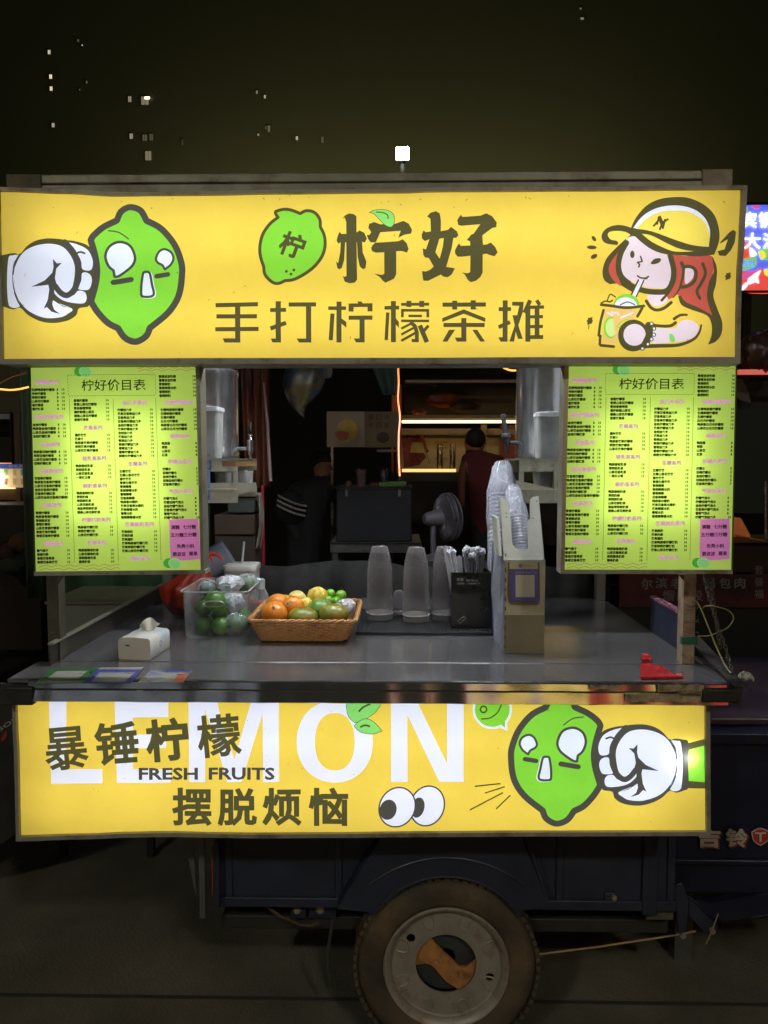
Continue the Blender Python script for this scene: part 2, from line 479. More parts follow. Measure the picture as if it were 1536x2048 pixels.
# ================================================================== lemon and fist (used on both signs)
def lemon_and_fist(P, T, k, mirrored):
    """T maps crop units of the upper sign to px; k = px per crop unit"""
    def L(*p): return T(*p)
    # fist silhouette and wrist
    P.poly(smooth_loop(L((150,545),(200,490),(260,450),(340,430),(430,432),(480,440),(560,450),(650,485),(700,560),(720,660),(700,780),(660,870),(650,925),(580,940),(560,990),(500,1030),(400,1048),(300,1035),(210,990),(150,935),(100,948),(40,930),(10,905),(8,740),(8,570),(50,545),(110,537))), 'fist_picture', DRK2 if mirrored else DRK)
    for w in (((130,600),(180,530),(260,485),(360,468),(450,485),(510,540),(548,620),(550,700),(530,790),(492,825),(455,810),(420,790),(395,880),(530,942),(500,980),(450,1005),(350,1012),(260,985),(180,930),(118,830),(98,700)),
              ((475,455),(560,470),(640,510),(675,570),(682,620),(665,662),(608,655),(598,600),(575,550),(530,495)),
              ((605,685),(640,680),(670,705),(675,750),(655,800),(610,806),(575,795),(598,740)),
              ((400,795),(450,845),(500,858),(545,842),(575,812),(620,820),(637,860),(620,900),(560,903),(480,888),(430,860),(398,825)),
              ((65,575),(95,553),(145,555),(108,600),(93,690),(100,800),(150,905),(125,935),(80,930),(60,890),(52,740))):
        P.poly(smooth_loop(L(*w), n=4), 'fist_picture', WHT)
    dk = DRK2
    P.poly(L((390,578),(420,612),(457,607),(415,650),(405,720),(420,775),(398,795),(400,850),(400,878),(450,915),(530,942),(460,925),(390,880),(385,910),(400,950),(445,983),(380,965),(345,930),(320,945),(350,880),(362,800),(355,768),(230,782),(330,735),(385,680),(395,640)), 'fist_picture', dk)
    P.stroke(smooth_loop(L((475,455),(540,530),(575,620),(578,720),(548,800),(495,845),(445,825),(405,775)), closed=False), 42 * k, 'fist_picture', dk)
    P.stroke(smooth_loop(L((560,540),(590,528),(622,538)), closed=False), 14 * k, 'fist_picture', dk)
    P.stroke(smooth_loop(L((152,545),(112,610),(97,690)), closed=False), 12 * k, 'fist_picture', dk)
    P.stroke(smooth_loop(L((108,822),(130,880),(165,940)), closed=False), 12 * k, 'fist_picture', dk)
    # lemon
    body = [(858,298),(885,240),(930,208),(975,204),(1035,230),(1076,302),(1180,358),(1275,470),(1325,595),(1334,690),(1312,845),(1235,970),(1098,1083),(1075,1140),(1020,1178),(972,1182),(912,1152),(865,1085),(790,1045),(715,965),(668,890),(705,760),(715,660),(700,560),(665,440),(690,400),(760,345)]
    lp = smooth_loop(L(*body), corners=(0, 5, 12, 17, 20, 24))
    P.poly(lp, 'lime_picture', GRN)
    P.stroke(lp, 47 * k, 'lime_picture', dk, closed=True)
    eye = smooth_loop(L((775,560),(800,490),(870,455),(950,480),(988,560),(975,620),(930,665),(870,706),(842,710),(835,665),(797,630)), corners=(8, 9))
    P.poly(eye, 'lime_picture', WHT); P.stroke(eye, 19 * k, 'lime_picture', dk, closed=True)
    eye = smooth_loop(L((1142,575),(1165,525),(1205,507),(1252,530),(1270,575),(1250,620),(1225,642),(1207,655),(1190,625),(1155,605)), corners=(7,))
    P.poly(eye, 'lime_picture', WHT); P.stroke(eye, 17 * k, 'lime_picture', dk, closed=True)
    P.stroke(L((832,752),(962,730)), 38 * k, 'lime_picture', dk)
    P.stroke(L((1147,706),(1230,692)), 34 * k, 'lime_picture', dk)
    mo = smooth_loop(L((1045,700),(1055,676),(1090,676),(1102,700),(1115,770),(1128,830),(1108,853),(1045,853),(1034,828),(1036,760)), n=3)
    P.stroke([(x + (-2 if mirrored else 2), y + 1) for x, y in mo], 18 * k, 'lime_picture', WHT, closed=True)
    P.poly(mo, 'lime_picture', WHT); P.stroke(mo, 18 * k, 'lime_picture', dk, closed=True)
    P.stroke(smooth_loop(L((795,372),(870,385),(942,433)), closed=False), 9 * k, 'lime_picture', dk)

def interp(pts, t):
    """t 0..1 along x of a polyline given left to right"""
    x = pts[0][0] + (pts[-1][0] - pts[0][0]) * t
    for a, c in zip(pts, pts[1:]):
        if x <= c[0] + 1e-6:
            q = (x - a[0]) / max(1e-6, c[0] - a[0]); q = q * q * (3 - 2 * q)
            return (x, a[1] + (c[1] - a[1]) * q)
    return pts[-1]
def interpy(pts, t):
    y = pts[0][1] + (pts[-1][1] - pts[0][1]) * t
    for a, c in zip(pts, pts[1:]):
        if y <= c[1] + 1e-6:
            q = (y - a[1]) / max(1e-6, c[1] - a[1]); q = q * q * (3 - 2 * q)
            return (a[0] + (c[0] - a[0]) * q, y)
    return pts[-1]

def lightbox(root, top_i, top_o, bot_i, bot_o, left_i, left_o, right_i, right_o, Y, depth, bars, seed=0, bulge=0.004):
    """frame strips that follow the slightly warped edges of the box, white inside, lamp strips"""
    NS = 40
    def strip(fi, fo, name, n=NS):
        bb = B()
        def pt(fn, t, y): q = fn(t); return at(q[0], q[1], Y) + Vector((0, y, 0))
        ys = (-0.008, depth)
        for i in range(n + 1):
            t = i / n
            bb.v += [pt(fi, t, ys[0]), pt(fo, t, ys[0]), pt(fo, t, ys[1]), pt(fi, t, ys[1])]
        for i in range(n):
            for k in range(4):
                a = i * 4 + k; c_ = i * 4 + (k + 1) % 4
                bb.f.append((a, c_, c_ + 4, a + 4)); bb.m.append(0)
        bb.f.append((0, 1, 2, 3)); bb.m.append(0); bb.f.append((n * 4 + 3, n * 4 + 2, n * 4 + 1, n * 4)); bb.m.append(0)
        return bb.build(name, FRAME, root, smooth=35)
    ti = lambda t: interp(top_i, t); to = lambda t: interp(top_o, t)
    strip(ti, to, 'frame_rail'); strip(lambda t: interp(bot_i, t), lambda t: interp(bot_o, t), 'frame_rail')
    strip(lambda t: interpy(left_i, t), lambda t: interpy(left_o, t), 'frame_stile', 14)
    strip(lambda t: interpy(right_i, t), lambda t: interpy(right_o, t), 'frame_stile', 14)
    # back plate
    c4 = [at(*top_o[0], Y), at(*top_o[-1], Y), at(*bot_o[-1], Y), at(*bot_o[0], Y)]
    x0 = min(c4[0].x, c4[3].x) + 0.004; x1 = max(c4[1].x, c4[2].x) - 0.004; z1 = c4[0].z - 0.004; z0 = c4[2].z + 0.004
    B().box(x0, x1, Y + depth - 0.004, Y + depth + 0.002, z0, z1).build('back_plate', WHITE_IN, root)
    for (px0, px1, py0, py1, dd) in bars:
        a = at(px0, py0, Y); c_ = at(px1, py1, Y)
        B().box(a.x, c_.x, Y + dd, Y + depth - 0.006, c_.z, a.z).build('lamp_strip', LED, root)

# ================================================================== UPPER SIGN
YS = 0.03
top_sign = thing('light_box_sign', 'long glowing yellow sign over the stall with a punched lime and red haired girl', 'sign', at(745, 728, YS + 0.04))
ti_ = [(0, 383), (137, 388), (232, 393), (314, 392), (420, 391), (560, 388.5), (800, 386.5), (869, 384), (1160, 382.6), (1482, 379.5)]
to_ = [(-4, 376), (137, 380), (232, 386), (314, 386.5), (400, 384.5), (560, 381.5), (800, 380), (869, 376.5), (1160, 376), (1492, 372.5)]
bi_ = [(7, 718.5), (250, 717.6), (420, 716.8), (800, 716.4), (1100, 715), (1470.6, 714.7)]
bo_ = [(2, 729), (250, 729), (420, 728.5), (800, 728), (1100, 727.5), (1478, 728)]
li_ = [(0, 383), (0.5, 420), (2.5, 520), (6, 620), (7, 718.5)]
lo_ = [(-6, 378), (-5, 420), (-3, 520), (0, 620), (1.5, 729)]
ri_ = [(1482, 379.5), (1478, 470), (1473, 560), (1471.5, 640), (1470.6, 714.7)]
ro_ = [(1492, 373), (1487, 470), (1481, 560), (1479, 640), (1478, 728)]
P = Print()
def bgf(u, v):
    a = interp(ti_, u); c_ = interp(bi_, u); l0 = interpy(li_, v); r0 = interpy(ri_, v)
    x = l0[0] + (r0[0] - l0[0]) * u
    return (x, a[1] + (c_[1] - a[1]) * v)
P.quadgrid(bgf, 56, 12, 'yellow_face', YEL)
C1 = crop(0, 360, 3.657); C2 = crop(400, 380, 3.84); C4 = crop(1136, 360, 3.84)
lemon_and_fist(P, C1, 1 / 3.657, False)
# round logo
q = 1 / 3.84
lo = smooth_loop(C2((585,165),(640,150),(700,155),(770,182),(820,160),(880,175),(920,225),(925,285),(955,350),(962,430),(940,510),(880,590),(800,650),(720,690),(655,698),(600,720),(550,705),(500,650),(490,590),(465,510),(462,430),(485,340),(540,260),(600,212),(580,180)), corners=(0, 3, 7, 14, 18, 23))
P.poly(lo, 'round_logo', GRN); P.stroke(lo, 24 * q, 'round_logo', DRK, closed=True)
c0 = C2((710, 425))[0]
P.tris(*put_text('柠', c0[0], c0[1], h=50, offset=0.03, rot=R_(20)), 'round_logo', DRK)
for a in ((665,627),(722,617),(700,648)): P.disc(C2(a)[0], 11 * q, 11 * q, 'round_logo', DRK, n=12)
# shop name in brush lettering
NM = 'shop_name_lettering'
def PN(*p, cr_=None): P.poly(C2(*p), NM, DRK)
PN((1095,225),(1112,200),(1145,184),(1180,188),(1202,205),(1202,320),(1207,690),(1190,712),(1150,718),(1112,705),(1097,660),(1110,668),(1126,662),(1124,400),(1124,250),(1112,215))
PN((1075,322),(1085,340),(1190,338),(1225,312),(1262,330),(1282,375),(1265,405),(1245,398),(1225,404),(1080,405),(1062,415),(1050,390),(1060,350))
PN((1082,400),(1116,400),(1108,540),(1090,600),(1070,613),(1055,600),(1046,550),(1062,565),(1078,480))
PN((1205,395),(1245,395),(1250,480),(1278,550),(1272,600),(1254,612),(1228,590),(1212,520))
PN((1293,292),(1300,262),(1338,248),(1385,265),(1492,262),(1562,240),(1602,260),(1629,310),(1620,337),(1572,345),(1522,368),(1542,315),(1385,325),(1365,370),(1350,403),(1310,403),(1290,375),(1280,345),(1300,347),(1316,325))
PN((1325,425),(1345,405),(1522,395),(1557,380),(1587,410),(1602,455),(1590,483),(1547,470),(1350,483),(1320,470),(1315,445))
PN((1415,465),(1507,462),(1507,650),(1490,685),(1425,715),(1405,700),(1380,670),(1337,645),(1400,655),(1416,645))
C3 = crop(760, 380, 3.84)
def PM(*p): P.poly(C3(*p), NM, DRK)
PM((362,208),(385,180),(430,167),(458,185),(467,240),(466,312),(455,380),(425,480),(455,525),(500,590),(575,603),(550,650),(520,672),(490,668),(462,650),(440,665),(370,700),(335,700),(328,680),(323,625),(350,630),(385,615),(412,590),(375,525),(345,520),(332,500),(328,450),(352,460),(380,380),(345,395),(322,375),(320,345),(335,312),(350,328),(390,322),(387,225))
PM((440,325),(520,310),(545,287),(590,320),(602,350),(585,370),(563,370),(550,450),(510,585),(455,660),(395,640),(455,540),(482,440),(490,372),(440,380))
PM((592,235),(620,193),(632,211),(770,200),(815,181),(860,203),(895,250),(892,287),(860,295),(780,355),(740,345),(720,335),(770,265),(625,278),(600,272))
PM((665,385),(700,345),(745,328),(785,350),(790,420),(788,635),(770,670),(735,700),(695,710),(672,690),(650,650),(628,635),(675,641),(692,632),(695,500),(692,395))
PM((575,465),(590,435),(607,410),(620,430),(820,420),(850,405),(885,440),(903,480),(880,510),(840,500),(820,490),(630,513),(595,513),(577,490))
lf = smooth_loop(C2((1300,178),(1350,155),(1430,155),(1480,180),(1495,220),(1490,260),(1465,285),(1420,270),(1370,220),(1335,185)), corners=(0,))
P.poly(lf, NM, GRN2); P.stroke(lf, 4 * q, NM, DRK, closed=True)
P.stroke(smooth_loop(C2((1355,172),(1410,178),(1440,195),(1445,220)), closed=False), 8 * q, NM, DRK)
# second line 手打柠檬茶摊 in cut square strokes
SN = 'slogan_lettering'
def S2(pts, w, C=C2): P.stroke(C(*pts), w * q, SN, DRK, cap='butt')
def P2(pts, C=C2): P.poly(C(*pts), SN, DRK)
S2([(122,887),(447,879)], 32); S2([(128,972),(440,972)], 32); S2([(118,1070),(452,1069)], 32); S2([(291,885),(291,1172)], 40); P2([(175,1140),(275,1140),(275,1172),(190,1172)])
S2([(603,857),(603,1172)], 40); S2([(541,925),(663,923)], 30); S2([(543,1066),(663,1022)], 32); P2([(545,1142),(590,1142),(590,1172),(558,1172)])
S2([(683,882),(892,880)], 32); S2([(835,880),(835,1172)], 40); P2([(743,1142),(820,1142),(820,1172),(762,1172)])
def MU(C, ox=0, k=1.0):
    S2([(1068+ox,857),(1068+ox,1172)], 39, C); S2([(985+ox,908),(1068+54*k+ox,908)], 28, C); S2([(1018+ox,950),(1005+ox,1155)], 32, C); P2([(1085+ox,985),(1127+ox-2,1015),(1127+ox-2,1060),(1085+ox,1025)], C)
MU(C2)
S2([(1142,886),(1325,885)], 28); S2([(1161,885),(1160,934)], 38); S2([(1306,885),(1306,934)], 38); P2([(1208,857),(1240,857),(1252,874),(1218,874)])
S2([(1142,982),(1325,982)], 32); S2([(1245,982),(1245,1172)], 39); P2([(1183,1142),(1230,1142),(1230,1172),(1198,1172)])
S2([(103,855),(103,1170)], 38, C3); S2([(35,907),(147,905)], 28, C3); S2([(60,942),(48,1155)], 26, C3); P2([(118,982),(145,1015),(145,1062),(118,1028)], C3)
S2([(162,880),(377,878)], 22, C3); S2([(222,853),(222,900)], 38, C3); S2([(320,853),(320,900)], 38, C3)
S2([(162,925),(377,925)], 21, C3); S2([(172,925),(172,979)], 21, C3); S2([(367,925),(367,979)], 21, C3); S2([(218,968),(322,968)], 19, C3); S2([(162,1006),(377,1006)], 20, C3)
S2([(163,1066),(248,1022)], 18, C3); S2([(163,1112),(262,1058)], 18, C3); S2([(163,1160),(272,1098)], 20, C3)
S2([(232,1015),(268,1045),(283,1095),(283,1170)], 30, C3); S2([(243,1157),(285,1157)], 24, C3); S2([(306,1040),(360,1170)], 36, C3); S2([(335,1085),(372,1042)], 24, C3)
S2([(480,882),(812,882)], 32, C3); S2([(573,852),(573,920)], 38, C3); S2([(715,850),(715,920)], 38, C3); P.poly(C3((478,985),(643,918),(808,985),(808,1015),(643,952),(478,1015)), SN, DRK)
S2([(643,985),(643,1166)], 39, C3); S2([(487,1038),(803,1038)], 32, C3); P2([(573,1135),(630,1135),(630,1166),(590,1166)], C3)
P2([(530,1075),(576,1075),(516,1166),(478,1166)], C3); P2([(708,1075),(746,1075),(806,1165),(768,1165)], C3)
S2([(960,850),(960,1165)], 38, C3); S2([(910,918),(1005,916)], 30, C3); S2([(910,1055),(998,1015)], 30, C3); P2([(908,1132),(945,1132),(945,1165),(925,1165)], C3)
P2([(1013,861),(1102,861),(1095,940),(1062,1040),(1096,1142),(1060,1145),(1042,1090),(1030,1165),(993,1163),(1034,1040),(1016,963),(1052,963),(1068,892),(1013,890)], C3)
S2([(1152,848),(1108,945)], 32, C3); S2([(1135,890),(1135,1165)], 38, C3); S2([(1135,902),(1258,900)], 26, C3); S2([(1135,975),(1250,974)], 25, C3); S2([(1135,1050),(1250,1049)], 25, C3); S2([(1118,1131),(1252,1130)], 30, C3); S2([(1205,890),(1205,1140)], 36, C3); S2([(1203,848),(1226,885)], 28, C3)
# girl with cap and iced tea
G = 'girl_picture'
def GP(m, pts, corners=(), n=4): P.poly(smooth_loop(C4(*pts), corners=corners, n=n), G, m)
def GR(m, pts): P.poly(C4(*pts), G, m)
def GS(w, pts, m=DRK, w2=None): P.stroke(smooth_loop(C4(*pts), closed=False, n=5) if len(pts) > 2 else C4(*pts), w * q, G, m, w2=None if w2 is None else w2 * q)
GP(RED, [(760,575),(900,585),(1085,580),(1120,640),(1100,750),(1068,850),(1070,930),(1110,1040),(1040,1005),(940,965),(870,930),(850,890),(820,880),(800,905),(720,930),(780,850),(800,760)], corners=(8, 12))
GP(PNK, [(610,880),(730,880),(765,925),(700,968),(640,955)], corners=())
GP(DRK, [(440,455),(360,530),(290,610),(262,700),(275,770),(320,803),(372,798),(420,820),(500,860),(480,780),(420,700),(410,600),(445,500)], corners=(0, 5, 7))
GP(RED, [(397,542),(340,610),(308,680),(325,745),(372,798),(405,808),(365,700),(368,610)], corners=(0,))
GP(PNK, [(470,435),(520,440),(580,495),(660,545),(752,575),(788,680),(765,825),(680,832),(600,825),(500,790),(430,740),(405,680),(408,600),(435,510)])
GS(42, [(445,485),(400,570),(383,660),(400,740),(470,805),(570,848),(680,862),(758,850),(800,780),(808,690),(785,590)])
GP(DRK, [(480,372),(520,290),(600,200),(700,150),(820,133),(930,140),(1040,190),(1120,270),(1155,370),(1158,470),(1120,575),(1000,588),(880,580),(740,570),(640,535),(560,480),(500,425),(470,418)], corners=(0, 10))
GP(WHT, [(498,372),(560,290),(640,235),(740,205),(850,200),(960,225),(1040,285),(1080,360),(1088,420),(1078,515),(980,505),(850,470),(640,395)], corners=(0, 9))
GP(YEL2, [(520,378),(600,300),(700,250),(830,238),(920,245),(1000,285),(1055,340),(1085,430),(1077,513),(980,505),(850,470),(640,396)], corners=(0, 8))
GP(DRK, [(520,385),(440,355),(370,348),(300,370),(262,410),(258,455),(290,490),(375,503),(395,475),(470,440),(520,440),(600,500),(640,470),(560,400)], corners=(0, 7))
GP(YEL2, [(303,425),(320,400),(380,393),(440,402),(478,425),(445,450),(395,490),(370,470),(325,460)], corners=(4,))
GP(YEL2, [(563,415),(640,428),(760,488),(860,530),(965,548),(830,552),(740,525),(640,475)], corners=(0, 4))
for a, c_ in (((657,354),(684,322)), ((682,340),(694,290)), ((692,290),(726,372)), ((726,372),(742,308)), ((702,284),(722,326)), ((762,306),(722,330)), ((722,330),(703,380))): GS(15, [a, c_])
GS(30, [(870,640),(885,690),(872,770),(845,850),(805,905)], w2=8); GS(20, [(778,600),(815,680),(815,770),(775,855),(718,925)], w2=20)
GP(PNK, [(900,668),(938,672),(962,708),(950,762),(896,798)]); GS(26, [(888,668),(940,668),(976,700),(970,770),(925,812),(868,826)])
GS(24, [(1030,645),(1050,720),(1015,800),(985,855),(1008,912)])
GP(DRK, [(1110,595),(1140,680),(1132,800),(1112,890),(1150,1000),(1184,1090),(1178,1180),(1135,1240),(1073,1266),(1100,1190),(1100,1105),(1062,1040),(950,1000),(868,960),(843,895),(862,890),(900,938),(1000,982),(1108,1042),(1075,955),(1062,880),(1080,780),(1116,700),(1105,610)], corners=(0, 8, 14, 18))
GR(DRK, [(1165,482),(1240,400),(1270,384),(1290,400),(1280,480),(1250,540),(1210,584),(1160,582),(1146,548),(1200,535),(1227,455),(1172,492)])
GP(YEL2, [(1150,500),(1222,458),(1200,533),(1146,546)], corners=(0, 1, 2, 3))
P.disc(C4((490,575))[0], 17 * q, 29 * q, G, DRK); GP(DRK, [(632,645),(655,612),(690,602),(712,610),(700,634),(665,648)])
GS(12, [(553,590),(566,628)]); GS(12, [(566,628),(530,636)]); GS(13, [(530,636),(545,652),(540,670)]); GS(12, [(530,738),(555,753),(590,755),(615,742)]); GS(12, [(585,760),(605,757)])
GS(24, [(600,930),(635,980),(680,1000),(735,985),(790,942)])
GR(WHT, [(548,768),(578,776),(515,895),(488,885)]); GS(13, [(538,770),(482,888)]); GS(11, [(580,772),(524,896)])
# cup
GP(AMB, [(278,990),(535,990),(505,1070),(430,1080),(395,1150),(378,1252),(262,1250)], corners=(0, 1, 5, 6))
P.poly(C4(*[(448 + 102 * math.cos(t), 968 - 92 * math.sin(t)) for t in [math.pi * k / 16 for k in range(17)]]), G, GRN)
P.poly(C4(*[(443 + 86 * math.cos(t), 968 - 66 * math.sin(t)) for t in [math.pi * k / 16 for k in range(17)]]), G, WHT)
GS(9, [(400,960),(455,938),(512,958)]); GR(WHT, [(440,960),(475,945),(500,962)])
GS(22, [(252,960),(330,968),(450,982),(582,968)]); GS(12, [(252,948),(285,932),(320,937),(338,926)]); GS(10, [(300,925),(322,880),(362,900)])
GS(11, [(300,1020),(335,1040),(365,1048)], WHT); GS(12, [(378,1018),(395,1060)], WHT); GS(13, [(395,1062),(495,1022)], WHT); GR(PNK, [(330,1010),(380,1015),(372,1032),(325,1024)])
P.disc(C4((325,1135))[0], 55 * q, 82 * q, G, GRN); P.disc(C4((330,1135))[0], 44 * q, 70 * q, G, PGRN)
GR(AMB, [(340,1040),(400,1040),(400,1215),(365,1215)]); GS(8, [(370,1130),(410,1090),(458,1070)], GRN); GS(7, [(385,1135),(430,1108)], GRN)
GS(20, [(270,1002),(245,1100),(233,1195)]); GS(20, [(233,1195),(248,1200)]); GS(20, [(245,1205),(243,1262)]); GS(22, [(250,1270),(350,1280)]); GS(22, [(568,985),(532,1048)])
# arm and hand
GP(PNK, [(600,1140),(700,1140),(815,1140),(850,1095),(900,1075),(965,1090),(1002,1140),(970,1200),(900,1235),(780,1248),(640,1252)])
GS(24, [(625,1112),(700,1123),(780,1122),(822,1098)]); GS(24, [(812,1068),(858,1040),(910,1037)], w2=16); GS(32, [(560,1278),(700,1275),(850,1268),(960,1225),(1005,1170),(1020,1115)], w2=14)
P.disc(C4((500,1195))[0], 118 * q, 122 * q, G, DRK, n=32); P.disc(C4((508,1190))[0], 85 * q, 84 * q, G, PNK, n=28)
GS(54, [(615,1118),(620,1190),(585,1270)]); 
for a in ((638,1105),(657,1143),(655,1190),(637,1225),(610,1262),(570,1295)):
    P.disc(C4(a)[0], 17 * q, 17 * q, G, DRK, n=12); P.disc(C4(a)[0], 9 * q, 10 * q, G, WHT, n=10)
GP(GRN2, [(775,1185),(800,1190),(820,1240),(780,1240)])
for a, r1, r2, rt in (((197,452),14,24,-.6), ((180,520),38,15,.05), ((197,590),27,17,-.5)): P.disc(C4(a)[0], r1 * q, r2 * q, G, DRK, rot=rt, n=12)
for (ax_, ay_) in ((1228,740), (165,1085)):
    P.poly(C4(*[(ax_ + rr_ * math.cos(t_), ay_ - rr_ * math.sin(t_)) for rr_, t_ in [((26, 38, 24, 36, 22, 34, 26, 40, 22, 32, 24, 30)[k_] * (1.0 if k_ % 6 in (1, 2) else 0.82), 2 * math.pi * k_ / 12 + 0.5) for k_ in range(12)]]), G, DRK)
GS(7, [(158,1118),(155,1145)])
# specks of dirt and dead insects on the face
rnd = random.Random(3)
for k in range(46):
    px_, py_ = rnd.uniform(15, 1465), rnd.choice([rnd.uniform(390, 420), rnd.uniform(395, 712)])
    a = rnd.uniform(0, 3.14); L_ = rnd.uniform(0.6, 3.2)
    P.stroke([(px_, py_), (px_ + L_ * math.cos(a), py_ + L_ * math.sin(a)), (px_ + L_ * math.cos(a) + rnd.uniform(-2, 2), py_ + L_ + rnd.uniform(-1, 2))], rnd.uniform(0.6, 1.1), 'yellow_face', DRK)
ws = [(rnd.uniform(20, 1460), rnd.uniform(380, 700), rnd.uniform(30, 90), rnd.uniform(-1, 1)) for _ in range(16)]
def place_top(px, py):
    p = at(px, py, YS + 0.004)
    ed = min(1.0, min(px + 2, 1474 - px, (py - 380) * 1.5, (716 - py) * 1.5) / 60.0); ed = max(0.0, ed)
    w = 0.0010 * math.sin(px * 0.031 + py * 0.02) + 0.0009 * math.sin(px * 0.011 - py * 0.045 + 2)
    for (wx, wy, wr, wa) in ws:
        d = ((px - wx) + (py - wy) * wa); d2 = (px - wx) ** 2 + (py - wy) ** 2
        w += 0.0016 * math.exp(-d * d / 160.0) * math.exp(-d2 / (wr * wr * 2.2))
    p.y += -0.003 * ed + w * (0.4 + 0.6 * ed)
    return p
P.bake(place_top, top_sign)
lightbox(top_sign, ti_, to_, bi_, bo_, li_, lo_, ri_, ro_, YS, 0.09,
         [(60, 1420, 452, 470, 0.062), (60, 1420, 628, 646, 0.062)])

# ================================================================== LOWER SIGN
YL = 0.05
low_sign = thing('light_box_sign', 'glowing yellow sign under the counter with big white LEMON lettering and two eyeballs', 'sign', at(728, 1675, YL + 0.04))
ti2 = [(34, 1400), (300, 1400), (700, 1400), (1100, 1400), (1409, 1400)]
to2 = [(27, 1393), (300, 1393), (700, 1393), (1100, 1393), (1418, 1393)]
bi2 = [(41, 1671.5), (163, 1668), (260, 1664.5), (342, 1663), (420, 1665), (520, 1666.5), (640, 1665.5), (900, 1663), (1100, 1662), (1411.6, 1661.5)]
bo2 = [(35, 1680), (163, 1676), (260, 1672.5), (342, 1671), (420, 1672.5), (520, 1674), (640, 1673), (900, 1671), (1100, 1670), (1418, 1669)]
li2 = [(34, 1400), (35, 1450), (38, 1510), (40, 1600), (41, 1671.5)]
lo2 = [(27, 1393), (28, 1450), (31, 1510), (33, 1600), (34.5, 1680)]
ri2 = [(1409.5, 1400), (1410, 1500), (1411, 1600), (1411.6, 1661.5)]
ro2 = [(1418, 1393), (1418.5, 1500), (1419, 1600), (1419, 1669)]
P = Print()
def bgf2(u, v):
    a = interp(ti2, u); c_ = interp(bi2, u); l0 = interpy(li2, v); r0 = interpy(ri2, v)
    return (l0[0] + (r0[0] - l0[0]) * u, a[1] + (c_[1] - a[1]) * v)
P.quadgrid(bgf2, 56, 10, 'yellow_face', YEL)
D1 = crop(0, 1360, 3.072); D2 = crop(480, 1360, 3.2); D3 = crop(900, 1360, 2.844)
LT = 'lemon_lettering'
P.poly(D1((303,130),(408,130),(412,545),(630,547),(630,633),(318,635)), LT, WHT)
P.poly(D1((708,130),(1035,130),(1035,225),(817,228),(818,335),(1022,335),(1020,415),(818,418),(820,545),(1052,545),(1052,628),(720,630)), LT, WHT)
P.poly(D1((1160,130),(1262,130),(1262,625),(1165,625)), LT, WHT)
P.poly([(409,1402),(433.5,1402),(469,1519.5),(503,1402),(528,1402),(528,1418),(483,1563),(455,1563),(409,1410)], LT, WHT)
P.poly(D2((145,130),(248,130),(250,648),(150,650)), LT, WHT)
no = 48
for k in range(no):
    def sup(t, rx, ry, pw=0.88): c_, s_ = math.cos(t), math.sin(t); return (607 + rx * math.copysign(abs(c_) ** pw, c_), 393 + ry * math.copysign(abs(s_) ** pw, s_))
    t0, t1 = 2 * math.pi * k / no, 2 * math.pi * (k + 1) / no
    pts = D2(sup(t0, 243, 262, .95), sup(t1, 243, 262, .95), sup(t1, 127, 185), sup(t0, 127, 185))
    if min(p[1] for p in pts) < 1401: pts = [(x, max(y, 1401)) for x, y in pts]
    P.face(pts, LT, WHT)
P.poly(D2((967,132),(1130,132),(1325,535),(1325,132),(1430,132),(1430,648),(1275,648),(1070,218),(1072,648),(967,648)), LT, WHT)
CL = 'chinese_lettering'
for ch, x, y in (('暴', 133.5, 1496), ('锤', 234, 1485.5), ('柠', 335, 1478.5), ('檬', 438, 1470.5)):
    P.tris(*put_text(ch, x, y, w=87, h=86, offset={'暴': 0.018, '檬': 0.022, '锤': 0.026}.get(ch, 0.034), rot=R_(-5)), CL + '#' + ch, DRK)
for ch, x in (('摆', 384), ('脱', 475), ('烦', 564), ('恼', 657)):
    P.tris(*put_text(ch, x, 1613, w=79, h=77, offset=0.030), CL + '#' + ch, DRK)
P.tris(*put_text('FRESH', 337.5, 1546.5, w=118, h=25, offset=0.03), 'english_lettering#a', DRK2)
P.tris(*put_text('FRUITS', 484, 1546.5, w=132, h=25, offset=0.03), 'english_lettering#b', DRK2)
for pts, vn in (([(700,132),(685,195),(700,240),(735,272),(800,250),(870,200),(893,132)], [(760,200),(790,170),(835,150)]), ([(735,285),(790,248),(840,255),(880,290),(910,325),(850,345),(780,335),(745,310)], [(770,300),(800,288),(832,296)])):
    lf = smooth_loop(D2(*pts), corners=(3,) if len(pts) < 8 else (4,), n=4)
    P.poly(lf, 'leaf_picture', GRN2); P.stroke(lf, 1.1, 'leaf_picture', DRK, closed=True)
    P.stroke(smooth_loop(D2(*vn), closed=False), 3.6, 'leaf_picture', DRK, cap='butt')
# speech bubble
SB = 'bubble_picture'
cb = D3((240, 165))[0]
P.disc(cb, 39.5, 39.5, SB, WHT, n=32); P.poly(D3((270,262),(326,288),(325,225)), SB, WHT)
P.disc(cb, 35, 35, SB, GRN, n=32); P.poly(D3((280,245),(312,270),(312,225)), SB, GRN)
P.disc(D3((190,165))[0], 7.8, 7.8, SB, DRK); P.disc(D3((190,165))[0], 4.6, 4.6, SB, GRN)
P.stroke(smooth_loop(D3((180,219),(225,214),(268,185),(292,138)), closed=False), 2.6, SB, DRK)
